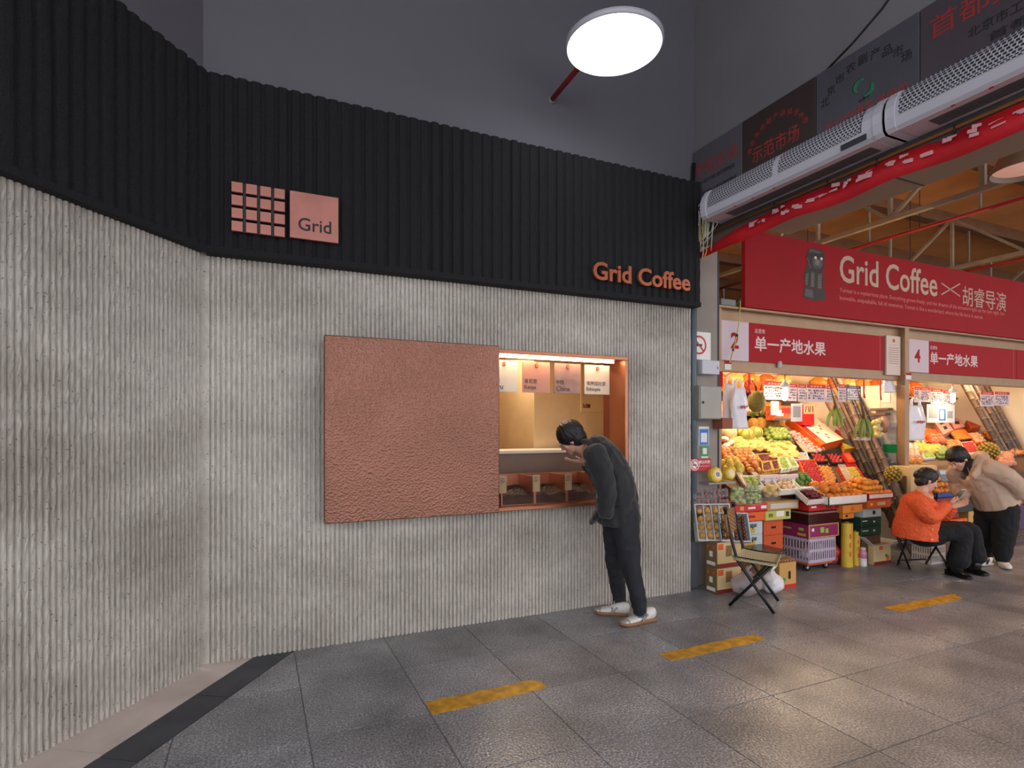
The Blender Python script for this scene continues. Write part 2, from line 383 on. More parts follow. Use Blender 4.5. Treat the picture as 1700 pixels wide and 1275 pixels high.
def piece(x0, x1, z0, z1, nz, s): 
    m = ribbed('w', (x0, yc), (x1, yc), z0, z1, .03, dep, m_conc, (0, -1), nz=nz, rough=.005, seed=s); o = len(wall.v); wall.v += m.v; wall.f += [[i + o for i in f] for f in m.f]; wall.sm += m.sm; wall.mi += m.mi
piece(-.27, 1.62, 0, CB, 88, 1); piece(1.62, 2.88, 0, .87, 30, 2); piece(1.62, 2.88, 2.09, CB, 20, 3); piece(2.88, 3.635, 0, CB, 88, 4)
wall.box(-.34, -.27, 4.085, 4.25, 0, CB)
wf = struct(wall.build('wall_front', m_conc))
aL = FOLD - LW * 3.6; lw = ribbed('w', (aL.x, aL.y), (FOLD.x - LW.x * .03, FOLD.y - LW.y * .03), 0, CB, .03, dep, m_conc, (nL.x, nL.y), nz=88, rough=.005, seed=9)
struct(lw.build('wall_left', m_conc))
# black fluted band above
bb = MB()
def addm(dst, m): o = len(dst.v); dst.v += m.v; dst.f += [[i + o for i in f] for f in m.f]; dst.sm += m.sm; dst.mi += m.mi
BZ0, BZ1, BY = 2.625, 3.71, 4.0
addm(bb, ribbed('b', (-.285, BY), (3.66, BY), BZ0, BZ1, .078, .016, m_black, (0, -1), crown=.6, seed=21, nz=20, rough=.006, jit=.3))
bF = Vector((-.285, BY)); bA = bF - LW * 3.6
addm(bb, ribbed('b', (bA.x, bA.y), (bF.x, bF.y), BZ0, BZ1, .078, .016, m_black, (nL.x, nL.y), crown=.6, seed=22, nz=20, rough=.006, jit=.3))
for i in range(2):   # plain ledge along the lower edge
    p0, p1, nn = ((-.285, BY), (3.66, BY), Vector((0, -1))) if i == 0 else ((bA.x, bA.y), (bF.x, bF.y), nL)
    p0 = Vector(p0); p1 = Vector(p1); bb.prism([(p0 - nn * .1)[:], (p1 - nn * .1)[:], (p1 + nn * .02)[:], (p0 + nn * .02)[:]][::-1], BZ0 - .035, BZ0 + .004)
struct(bb.build('trim_1', m_black))
# grey upper wall (follows the same fold)
up = MB(); up.box(-.33, 3.75, 4.16, 4.4, CB + .02, 5.9)
q0 = FOLD + Vector((0, .1)); q1 = q0 - LW * 3.9; up.prism([(q0.x, q0.y), (q1.x, q1.y), (q1.x - nL.x * .2, q1.y - nL.y * .2), (q0.x - nL.x * .2, q0.y - nL.y * .2)], CB + .02, 5.9)
struct(up.build('wall_upper', m_grey))
# passage roof slab
ce = MB(); ce.box(-4, 3.95, -4.2, 4.4, 5.8, 6.0); struct(ce.build('ceiling', m_grey))

# ---- market gateway: fascia wall, lintel, soffit, column
FX = 3.74
fa = MB(); fa.box(FX, FX + .22, -4.2, 4.4, 3.24, 5.8); struct(fa.build('wall_right', m_cream))
li = MB(); li.bbox(FX - .04, FX + .12, -4.2, 4.14, 3.20, 3.30); struct(li.build('trim_2', m_beam)) 
so = MB(); so.box(FX + .12, 4.27, -4.2, 3.56, 3.195, 3.235)
struct(so.build('trim_3', m_soffit))
for yy in (2.45, 1.1):
    b = MB(); b.box(FX + .125, 4.268, yy - .004, yy + .004, 3.190, 3.198); struct(b.build('trim_4', m_black_p))
co = MB(); co.bbox(3.66, 4.06, 4.19, 4.62, .0, 3.24, .008); struct(co.build('wall_column', M('brown_grey_column', (150, 138, 128), .7, var=.12, vs=3)))
b = MB(); b.bbox(3.645, 3.80, 4.165, 4.19, 0, .62, .003); struct(b.build('baseboard_column', M('bluegrey_skirting', (104, 110, 116), .6, var=.15, vs=5)))
b = MB(); b.tube([(3.715, 4.145, .62), (3.715, 4.145, 3.1)], .033, 12); tag(b.build('drain_pipe', M('bluegrey_pipe', (96, 108, 116), .5, var=.15, vs=5), org=None), 'blue-grey vertical pipe at the corner where concrete wall ends', 'pipe')
b = MB(); b.bbox(4.10, 4.14, 4.25, 4.32, 0, 3.2, .003); tag(b.build('black_post', m_black_p), 'thin black upright post between column and fruit stall', 'post')
# ================================================================== MARKET HALL SHELL
m_roof = M('warm_board_roof', (236, 162, 96), .75, var=.12, vs=1.2)
m_truss = M('grey_steel_truss', (150, 138, 124), .55, var=.1, vs=6)
m_hallw = M('hall_wall', (196, 168, 138), .8, var=.06, vs=2)
r_ = MB(); r_.box(3.95, 26, -4.2, 16.2, 6.0, 6.15); struct(r_.build('ceiling_hall', m_roof))
for i, yy in enumerate((15.2, 13.2, 11.2, 9.2, 7.2, 5.35, 3.4, 1.2)):      # purlins
    b = MB(); b.box(3.97, 26, yy - .11, yy + .11, 5.76, 6.0); struct(b.build('trim_%d' % (10 + i), M('brown_purlin', (128, 88, 58), .7, var=.1, vs=4)))
b = MB(); b.box(3.75, 26, 16, 16.2, 0, 6.0); struct(b.build('wall_back', m_hallw))
b = MB(); b.box(25.8, 26, -4.2, 16, 0, 6.0); struct(b.build('wall_far', m_hallw))
b = MB(); b.box(3.75, 3.95, 4.62, 16, 0, 6.0); struct(b.build('wall_side', m_hallw))
# roof trusses along Y
def truss(X, lab):
    t = thing('roof_truss', lab, 'truss', (X, 0, 4.2), 0, 'roof trusses of the market hall')
    zb, zt, w = 0, .85, .035
    def bar(name, p, q, r=w):
        b = MB(); b.tube([p, q], [(r, r * .8)] * 2, 4, False, flat=(1, 0, 0)); return b.build(name, m_truss, t)
    bar('bottom_chord', (0, -2.5, zb), (0, 15.9, zb), .05); bar('top_chord', (0, -2.5, zt), (0, 15.9, zt), .05)
    y = 4.72 - 1.04 * 6; k = 0
    while y < 15.5:
        bar('post', (0, y, zb), (0, y, zt))
        if k % 2 == 0: bar('brace', (0, y, zb), (0, y + 1.04, zt)); bar('brace', (0, y, zb), (0, y - 1.04, zt))
        y += 1.04; k += 1
    for yy in (11.2, 9.2, 7.2, 5.35, 3.4, 1.2): bar('hanger', (0, yy, zt), (0, yy, 1.57), .03)
truss(7.5, 'grey steel roof truss above the middle of the red banner, nearest the gateway')
truss(10.8, 'brown-lit steel roof truss farther right, behind the banner lettering')
truss(14.1, 'dim steel roof truss deep in the hall at far right')
truss(4.25, 'steel roof truss seen through the gap left of the red banner')
# red sprinkler pipes with heads
def sprinkler(px0, py0, X, lab, heads):
    p = atX(px0, py0, X); z = p.z; t = thing('sprinkler_pipe', lab, 'pipe', (X, 0, z), 0, 'red sprinkler pipes under the roof')
    b = MB(); b.tube([(0, -3, 0), (0, 15.9, 0)], .022, 8); b.build('pipe', m_redp, t)
    for yy in heads:
        b = MB(); b.tube([(0, yy, 0), (0, yy, .30)], .016, 8); b.lathe([(.018, .28), (.024, .30), (.024, .33), (.012, .34), (.008, .37)], 8, c=(0, yy, 0)); b.build('sprinkler_head', m_redp, t)
    for yy in (3.3, 5.0, 6.8):
        b = MB(); b.tube([(0, yy, 0), (0, yy, 6.0 - z)], .006, 6); b.build('hanger_rod', m_cable, t)
sprinkler(1560, 370, 8.6, 'red sprinkler pipe crossing below the roof boards beside the lamp', (7.4,))
sprinkler(1670, 436, 11.4, 'short visible red sprinkler pipe at far right above banner', (6.9,))
# pendant lamp at the right edge (grey shade, weak glow added to lift its dark underside)
def pendant(c, R, lab, glow=.35, nm='lamp_diffuser', ec=(214, 160, 140)):
    t = thing('pendant_lamp', lab, 'lamp', c)
    sh = MB(); sh.lathe([(R, 0), (R * .98, .03), (R * .72, .17), (R * .34, .25), (.06, .29), (.05, .30), (.31 * R, .235), (R * .70, .155), (R * .95, .02), (R * .97, 0)], 28, cap=False)
    sh.build('shade', M('lamp_shade_grey', (150, 132, 118), .5), t)
    d = MB(); d.lathe([(.001, .05), (R * .9, .045), (R * .9, .055), (.001, .06)], 28); d.build('diffuser', M(nm, (205, 180, 168), .5, emit=ec, estr=glow), t)
    s = MB(); s.tube([(0, 0, .28), (0, 0, 6.0 - c[2])], .012, 8); s.build('rod', m_cable, t)
lp = atZ(1703, 284, 4.05); pendant((lp.x, lp.y, 4.05), .29, 'grey bowl pendant lamp hanging at the right edge under market roof')

pendant((7.7, 1.7, 4.05), .29, 'lit bowl pendant lamp over the market aisle before the second stall', 16, 'added_lamp_diffuser', (255, 206, 150)); pendant((5.3, -.5, 4.05), .29, 'lit bowl pendant lamp over the market aisle nearest the gateway', 16, 'added_lamp_diffuser')  # unseen lamps, added to light the front row and the aisle
# ================================================================== GATEWAY FACE: old notice boards, air curtains, red strip
RX = Matrix(((0, 0, -1, 0), (-1, 0, 0, 0), (0, 1, 0, 0), (0, 0, 0, 1)))     # lettering on a wall facing -X, reading towards -Y
m_brd = [M('board_grey', (92, 88, 94), .6, var=.1, vs=3), M('board_brown', (62, 46, 42), .6, var=.1, vs=3), M('board_grey2', (82, 79, 86), .6, var=.1, vs=3), M('board_mauve', (78, 68, 74), .6, var=.1, vs=3)]
m_btxt = M('board_red', (165, 52, 48), .5); m_bblk = M('board_black', (34, 32, 36), .6); m_bgrn = M('board_green', (42, 118, 88), .5)
yb_ = [4.15, 3.56, 2.87, 2.16, 1.30]; ZB0, ZB1 = 3.36, 4.06
labs = ['grey metal notice board in the corner above the wires', 'dark brown notice board with red lettering', 'grey notice board with green round emblem', 'mauve-grey notice board nearest the camera, partly cut off']
def t_on(board, s, m, y, z, w=None, h=None, **k): text('lettering', s, m, board, (FX - .0275, y, z), RX, width=w, height=h, ext=.001, **k)
bds = []
for i in range(4):
    b = MB(); b.bbox(FX - .026, FX - .002, yb_[i + 1] + .003, yb_[i] - .003, ZB0, ZB1, .003)
    bds.append(tag(b.build('notice_board', m_brd[i], org=(FX, (yb_[i] + yb_[i + 1]) / 2, ZB0)), labs[i], 'sign', 'old notice boards over the market gateway'))
t_on(bds[0], '守信企业', m_btxt, 4.12, 3.80, .52, .13)
t_on(bds[0], 'KEEP ACCORD ENTERPRISE', m_bblk, 4.10, 3.72, .46, .035)
t_on(bds[0], '北京市工商行政管理局', m_bblk, 4.02, 3.60, .40, .05)
t_on(bds[1], '示范市场', m_btxt, 3.45, 3.66, .44, .13)
for j, ch in enumerate('北京市农副产品批发市场'):
    a = PI * (.88 - .76 * j / 10); t_on(bds[1], ch, m_btxt, 3.24 - .28 * math.cos(a), 3.66 + .26 * math.sin(a), None, .045)
for j, ch in enumerate('北京市农副产品市场'):
    a = PI * (.84 - .68 * j / 8); t_on(bds[2], ch, m_bblk, 2.55 - .32 * math.cos(a), 3.66 + .28 * math.sin(a), None, .065)
t_on(bds[2], '行业自律先进单位', m_btxt, 2.80, 3.585, .58, .09)
e = MB()
for a0 in (0, PI):          # green swirl emblem: two comma-shaped blades
    pts = []; cy_, cz_ = 2.515 + .030 * math.cos(a0 + .8), 3.78 + .030 * math.sin(a0 + .8)
    for k in range(11): a = a0 - .9 + PI * 1.0 * k / 10; pts.append((FX - .0275, cy_ + .040 * math.cos(a), cz_ + .040 * math.sin(a)))
    e.tube(pts, [(.0012, .004 + .014 * math.sin(PI * k / 10)) for k in range(11)], 6, flat=(1, 0, 0))
e.build('emblem', m_bgrn, bds[2], world=True)
t_on(bds[2], '北京市', m_bblk, 2.55, 3.695, .08, .018)
t_on(bds[3], '首都文明', m_btxt, 2.10, 3.83, .62, .14)
t_on(bds[3], '北京市工商行政', m_bblk, 1.90, 3.72, .46, .06)
t_on(bds[3], '首都文', m_bblk, 1.80, 3.64, .30, .05)
# wall cable
b = MB(); b.tube([(FX - .006, *q) for q in [(2.80, 4.065), (2.6, 4.14), (2.4, 4.24), (2.25, 4.36), (2.1, 4.50), (1.9, 4.58)]], .007, 6); tag(b.build('wall_cable', m_cable), 'thin black cable climbing the wall above the notice boards', 'cable')
# air curtains
m_grl = M('dark_grille', (44, 42, 46), .6); m_ac2 = M('pinkish_white_panel', (200, 180, 186), .45)
def air_curtain(y0, y1, split, lab):
    t = thing('air_curtain', lab, 'air curtain', (FX - .03, (y0 + y1) / 2, 3.28), 0, 'white air curtains over the gateway')
    prof = [(0, 0), (-.20, 0), (-.225, .02), (-.235, .08), (-.232, .14), (-.215, .19), (-.18, .235), (-.13, .255), (0, .255)]   # x, z
    L = (y0 - y1) / 2
    def ext(pr, a, b_, m, nm, rad=0):
        mb = MB(); k = len(pr); vs = [(x, a, z) for x, z in pr] + [(x, b_, z) for x, z in pr]
        mb.add(vs, [tuple(range(k)), tuple(range(k, 2 * k))[::-1]] + [(i, k + i, k + (i + 1) % k, (i + 1) % k) for i in range(k)]); return mb.build(nm, m, t)
    ext(prof, -L, L, m_white, 'casing')
    ext([(x * 1.03 - .004, z * 1.02 - .002) for x, z in prof], L - .055, L, m_white, 'end_cap'); ext([(x * 1.03 - .004, z * 1.02 - .002) for x, z in prof], -L, -L + .055, m_white, 'end_cap')
    # perforated front grilles: dark recess field with white bars across (rows of slots)
    face = [(-.2352, .075), (-.2362, .10), (-.2345, .14), (-.2172, .19), (-.1822, .237)]
    fields = [(L - .075, split + .025), (split - .025, -L + .13)] if split is not None else [(L - .075, -L + .13)]
    for (a, b_) in fields:
        mb = MB(); vs = []; n = len(face)
        for yy in (a, b_): vs += [(x - .0004, yy, z) for x, z in face]
        mb.add(vs, [(i, i + 1, n + i + 1, n + i) for i in range(n - 1)]); mb.build('grille', m_grl, t)
        g_ = MB()
        def on(s):      # point along the curved face, s in 0..1
            s *= n - 1; i = min(n - 2, int(s)); f = s - i; return (face[i][0] * (1 - f) + face[i + 1][0] * f, face[i][1] * (1 - f) + face[i + 1][1] * f)
        rows = 9
        for r in range(rows + 1):
            x, z = on(r / rows); x2, z2 = on(min(1, r / rows + .035)); g_.add([(x - .002, a, z), (x - .002, b_, z), (x2 - .002, b_, z2), (x2 - .002, a, z2)], [(0, 1, 2, 3)])
        for r in range(rows):
            x, z = on(r / rows); x2, z2 = on((r + 1) / rows); yy = a - (.012 if r % 2 else 0)
            while yy > b_ + .006:
                g_.add([(x - .002, yy, z), (x - .002, yy - .007, z), (x2 - .002, yy - .007, z2), (x2 - .002, yy, z2)], [(0, 1, 2, 3)]); yy -= .025
        g_.build('grille_bars', m_white, t)
    mb = MB(); mb.box(-.2365, -.232, -L + .10, -L + .27, .022, .058); mb.build('display_panel', m_grl, t)
    mb = MB(); mb.box(-.215, -.02, -L + .06, L - .06, -.004, .0); mb.build('bottom_panel', m_ac2, t)
    for k in range(7):
        mb = MB(); mb.box(-.16 + .016 * k, -.152 + .016 * k, -L + .12, L - .2, -.007, -.004); mb.build('louvre', m_beam, t)
    for k in (.18, .0, -.2): mb = MB(); mb.box(-.216, -.20, L * .3 + k, L * .3 + k + .02, -.0055, -.003); mb.build('sticker', m_red, t)
air_curtain(3.78, 2.235, 3.02 - (3.78 + 2.235) / 2, 'white perforated air curtain at the corner, farther from the camera')
air_curtain(2.215, .67, None, 'white perforated air curtain nearest the camera, cut by the frame')
# red strip banner hung below the lintel, with smeared white strokes
mr_ = MB(); pts = []; N_ = 60
for i in range(N_ + 1):
    y = 4.13 - 5.6 * i / N_; s = min(1, i / 9); zt = 3.09 + .125 * s; zb2 = 3.03 + .035 * s + .008 * math.sin(i * .7); xx = FX - .058 + .012 * math.sin(i * .9)
    if i == 0: zt = zb2 + .02
    pts.append(((xx, y, zb2), (xx + .01, y, zt)))
for i in range(N_):
    a, b_ = pts[i], pts[i + 1]
    mr_.add([a[0], a[1], b_[1], b_[0], (a[0][0] + .006, *a[0][1:]), (a[1][0] + .006, *a[1][1:]), (b_[1][0] + .006, *b_[1][1:]), (b_[0][0] + .006, *b_[0][1:])], [(0, 1, 2, 3), (7, 6, 5, 4), (0, 3, 7, 4), (1, 5, 6, 2)], True)
rs = tag(mr_.build('strip_banner', M('red_banner_cloth', (200, 22, 34), .6, var=.12, vs=5), org=None), 'long red cloth strip with smeared white writing under the air curtains', 'banner')
sm = MB(); rr = random.Random(5); y = 3.45
m_wht = M('white_print', (226, 168, 170), .6)
while y > .9:
    w = rr.uniform(.02, .07); xx = FX - .0715
    for k in range(rr.randint(2, 4)):
        z0 = rr.uniform(3.13, 3.18); yy = y - rr.uniform(0, .05)
        sm.slab([(xx, yy, z0), (xx, yy - w, z0 + rr.uniform(-.015, .015)), (xx + .003, yy - w, z0 + .014), (xx + .003, yy, z0 + rr.uniform(.008, .03))], .001)
    y -= rr.uniform(.07, .13)
sm.build('white_strokes', m_wht, rs, world=True)['kind'] = 'stuff'
for yy in (3.2, 2.75, 2.4, 1.95, 1.6): b = MB(); b.tube([(FX - .062, yy, 3.25), (FX - .06, yy, 3.2)], .006, 6); b.build('cable_tie', m_cable, rs, world=True)
b = MB(); b.tube([(FX - .053, 4.1, 3.235), (FX - .053, -2, 3.235)], .012, 8); tag(b.build('conduit', M('orange_brown_conduit', (150, 96, 52), .5)), 'orange-brown conduit running above the red cloth strip', 'pipe')
# bunch of loose wires at the corner
m_wire = M('pale_wire', (206, 202, 190), .6); m_wirey = M('yellow_wire', (210, 196, 90), .6)
wb = thing('wire_bundle', 'tangle of loose pale wires hanging at the corner by the air curtain', 'wires', (3.70, 4.10, 3.3)); rr = random.Random(3)
for k in range(26):
    b = MB(); h0 = rr.uniform(.02, .14); w = rr.uniform(-.2, .1); dz = rr.uniform(-.26, -.02); y0 = rr.uniform(-.12, .0); loop = rr.random() < .5
    c = [(-.03, -.03 + y0, h0), (-.06, -.05 + y0 + w * .4, h0 + .08), (-.07, -.06 + y0 + w, h0 - .02), (-.06, -.05 + y0 + w * .9, dz)]
    if loop: c += [(-.05, y0 + w * .4, dz - .02), (-.04, y0 + w * .2, dz + .09)]
    P = [Vector(q) for q in c]; pp = []
    for i in range(len(P) - 1):
        p0, p1, p2, p3 = P[max(0, i - 1)], P[i], P[i + 1], P[min(len(P) - 1, i + 2)]
        for j in range(5):
            s = j / 5; pp.append(.5 * ((2 * p1) + (p2 - p0) * s + (2 * p0 - 5 * p1 + 4 * p2 - p3) * s * s + (3 * p1 - p0 - 3 * p2 + p3) * s ** 3))
    pp.append(P[-1]); b.tube(pp, .0035, 5); b.build('wire', m_wirey if k % 6 == 0 else m_wire, wb)
b = MB(); b.tube([(FX - .04, 4.12, 3.95), (FX - .05, 4.13, 3.6), (FX - .03, 4.12, 3.3), (FX + .02, 4.14, 2.9), (FX + .02, 4.14, 2.72)], .018, 8); tag(b.build('black_conduit', m_cable), 'thick black cable bending down the corner beside notice boards', 'cable')

# ================================================================== PASSAGE LAMP on a red arm
lamp = thing('ceiling_lamp', 'bright white round lamp hanging over the passage', 'lamp', (2.23, 3.26, 4.10))
b = MB(); b.lathe([(.322, .0), (.332, .01), (.332, .035), (.30, .05), (.12, .075), (.05, .12), (.04, .14)], 48); b.build('shade', m_white, lamp)
b = MB(); b.lathe([(.001, -.006), (.318, -.004), (.318, .004), (.001, .004)], 48); dif = b.build('diffuser', M('lit_diffuser', (255, 255, 255), .5, emit=(238, 244, 255), estr=4), lamp)
b = MB(); b.lathe([(.05, .12), (.055, .13), (.055, .17), (.03, .18)], 16); b.build('socket', m_white, lamp)
b = MB(); b.tube([(0, 0, .15), (0, .905, .11)], .021, 10); b.build('arm', m_redp, lamp)
b = MB(); b.tube([(0, .885, .11), (0, .908, .11)], .035, 12); b.build('wall_flange', M('grey_flange', (130, 126, 128), .5), lamp)
# ================================================================== COFFEE WINDOW
SY = 3.955
sg = thing('sign_grid', 'copper sign of sixteen small squares on the black band', 'sign', (.0145, SY, 2.727))
xa, xz, za, zz, gp = XatY(384, 3.945) , XatY(473, 3.945), 2.727, 3.034, .017
tw = ((xz - xa) - 3 * gp) / 4; th_ = ((zz - za) - 3 * gp) / 4; tmsh = None
for i in range(4):
    for j in range(4):
        if tmsh is None: b = MB(); b.bbox(0, tw, -.012, 0.012, 0, th_, .002); tmsh = b.mesh('square', m_sign_cu)
        o = bpy.data.objects.new('square', tmsh); COL.objects.link(o); o.parent = sg; o.location = (xa + i * (tw + gp) - .0145, 0, j * (th_ + gp))
b = MB()
for i in range(3): b.box(xa + (i + 1) * (tw + gp) - gp - .0145, xa + (i + 1) * (tw + gp) - .0145, .006, .012, 0, zz - za)
b.build('backing_bars', m_black_p, sg)
b = MB(); x0, x1 = XatY(481, 3.945), XatY(562, 3.945); b.bbox(x0, x1, SY - .012, SY + .012, 2.731, 3.035, .002); pq = tag(b.build('sign_plaque', m_sign_cu, org=((x0 + x1) / 2, SY, 2.731)), 'square copper plaque reading Grid in dark letters', 'sign')
text('lettering', 'Grid', m_txt_dk, pq, (XatY(495, 3.942), SY - .0125, 2.785), width=XatY(550, 3.942) - XatY(495, 3.942), ext=.001, bold=.012)
gc = thing('sign_letters', 'raised copper letters reading Grid Coffee on the black band', 'sign', (2.99, SY, 2.70))
text('lettering', 'Grid Coffee', M('letter_copper', (176, 98, 66), .42, metal=.5), gc, (XatY(985, 3.942), SY - .002, 2.705), width=XatY(1146, 3.942) - XatY(985, 3.942), height=.150, ext=.012, bold=.022)
# sliding copper panel
b = MB(); b.bbox(.411, 1.667, 3.935, 3.975, .862, 2.115, .006); b.build('panel_tmp', m_copper)
pn = bpy.data.objects['panel_tmp']; pn.name = 'sliding_panel'; tag(pn, 'large square hammered copper sliding panel on the concrete wall', 'panel')
rb = MB(); rb.box(.5, 1.6, 3.975, 4.08, 2.05, 2.08); rb.build('rail', m_copper2, pn)
# frame
win = bpy.data.objects.new('window_1', None); COL.objects.link(win); win.location = (2.25, 4.0, .86); struct(win)
def fr(name, x0, x1, y0, y1, z0, z1, m=m_copper2): b = MB(); b.bbox(x0, x1, y0, y1, z0, z1, .003); return b.build(name, m, win, world=True)
fr('frame_top', 1.62, 2.88, 4.0, 4.34, 2.07, 2.10); fr('frame_bottom', 1.62, 2.88, 4.0, 4.44, .86, .885)
fr('frame_side', 2.85, 2.88, 4.0, 4.235, .885, 2.07); fr('frame_side', 1.62, 1.65, 4.0, 4.235, .885, 2.07)
m_dkcu = M('dark_copper', (140, 74, 50), .45, metal=.6, var=.1, vs=4)
fr('inner_frame', 2.85, 2.875, 4.236, 4.335, .885, 2.07, m_dkcu); fr('inner_frame', 1.625, 1.65, 4.236, 4.335, .885, 2.07, m_dkcu)
gl = MB(); gl.box(1.65, 2.85, 4.052, 4.058, .885, 1.13); gl.build('glass_guard', M('clear_glass', (250, 245, 240), .03, trans=1.0, alpha=.06), win, world=True)
# shop room behind
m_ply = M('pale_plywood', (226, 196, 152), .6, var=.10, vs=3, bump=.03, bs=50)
m_ply2 = M('shaded_plywood', (196, 164, 122), .6, var=.12, vs=3)  # darker copy, the room's weaker light put into its colour
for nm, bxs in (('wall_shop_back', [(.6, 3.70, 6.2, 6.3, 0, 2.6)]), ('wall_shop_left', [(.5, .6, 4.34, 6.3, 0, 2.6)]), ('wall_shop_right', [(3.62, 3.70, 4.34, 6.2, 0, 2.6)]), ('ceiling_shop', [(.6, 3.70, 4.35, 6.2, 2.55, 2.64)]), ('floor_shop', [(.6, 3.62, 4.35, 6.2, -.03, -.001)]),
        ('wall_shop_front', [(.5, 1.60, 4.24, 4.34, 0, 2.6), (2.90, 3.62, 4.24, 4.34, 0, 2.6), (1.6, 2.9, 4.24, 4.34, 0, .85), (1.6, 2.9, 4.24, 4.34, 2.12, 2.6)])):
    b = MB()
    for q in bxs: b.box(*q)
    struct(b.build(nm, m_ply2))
cab = thing('tall_cabinet', 'pale plywood tall cabinet inside the shop with small copper logo', 'cabinet', (3.07, 5.65, 0))
b = MB(); b.bbox(2.56, 3.58, 5.15, 6.15, 0.0, 2.5, .003); b.build('body', m_ply, cab, world=True)
p0 = atY(964, 655, 5.145); p1 = atY(1010, 685, 5.145)
b = MB(); b.bbox(p0.x, 3.56, 5.138, 5.15, p1.z, p0.z + .35, .002); dr = b.build('door', m_ply, cab, world=True)
b = MB(); q = atY(968, 669, 5.135); s_ = .012
for i in range(3):
    for j in range(3):
        if not (i == 1 and j == 2): b.box(q.x + i * s_ * 1.4, q.x + i * s_ * 1.4 + s_, 5.134, 5.138, q.z - .05 + j * s_ * 1.4, q.z - .05 + j * s_ * 1.4 + s_)
b.box(q.x + .05, q.x + .088, 5.134, 5.138, q.z - .05, q.z - .01); b.build('logo', M('logo_brown', (120, 62, 40), .5), dr, world=True)
ct = thing('service_counter', 'white-topped plywood counter behind the bean boxes', 'counter', (2.2, 4.9, 0))
b = MB(); b.bbox(1.0, 3.3, 4.72, 5.12, 1.262, 1.292, .004); b.build('counter_top', M('cream_top', (248, 238, 216), .35), ct, world=True)
b = MB(); b.box(1.03, 3.27, 4.75, 5.10, 0, 1.262); b.build('body', M('taupe_front', (140, 116, 100), .5, var=.08, vs=5), ct, world=True)
# light bar and hanging cards
bar = thing('led_bar', 'warm glowing light bar along the top of copper window', 'light', (2.24, 4.10, 2.05))
b = MB(); b.tube([(1.66, 4.10, 2.058), (2.80, 4.10, 2.058)], .007, 8); b.build('glow_tube', M('led_glow', (255, 240, 220), .5, emit=(255, 214, 168), estr=26), bar, world=True)
b = MB(); b.box(1.66, 2.82, 4.085, 4.115, 2.066, 2.071); b.build('holder', m_copper2, bar, world=True)
cards = [('cream card at left reading Peru, half hidden by panel', (240, 222, 196), '秘鲁', 'Peru', 1.667), ('copper-pink card reading Kenya', (206, 142, 116), '肯尼亚', 'Kenya', 1.957), ('grey-mauve wood-grain card reading China', (170, 128, 112), '中国', 'China', 2.248), ('cream card at right reading Ethiopia', (236, 210, 182), '埃塞俄比亚', 'Ethiopia', 2.540)]
for k, (lab, colr, zh, en, x) in enumerate(cards):
    t = thing('hanging_card', lab + ', hung in the coffee window', 'card', (x + .125, 4.15, 1.785), 0, 'origin cards in the coffee window')
    b = MB(); b.bbox(0, .25, -.004, .004, 0, .25, .001); b.build('board', M('card_%d' % k, colr, .55, var=.18 if k == 2 else .06, vs=14 if k == 2 else 5), t).location = (-.125, 0, 0)
    b = MB(); b.bbox(-.012, .012, -.02, .006, .205, .235, .002); b.tube([(0, -.005, .23), (0, -.045, .28)], .002, 6); b.build('clip', m_copper2, t)
    mt = M('card_ink', (84, 56, 46), .6)
    h = .028
    text('lettering', zh, mt, t, (x + .018, 4.1445, 1.785 + .075), height=.036, ext=.0008, bold=.002)
    text('lettering', en, mt, t, (x + .018, 4.1445, 1.785 + .020), height=.040, ext=.0008, bold=.006)
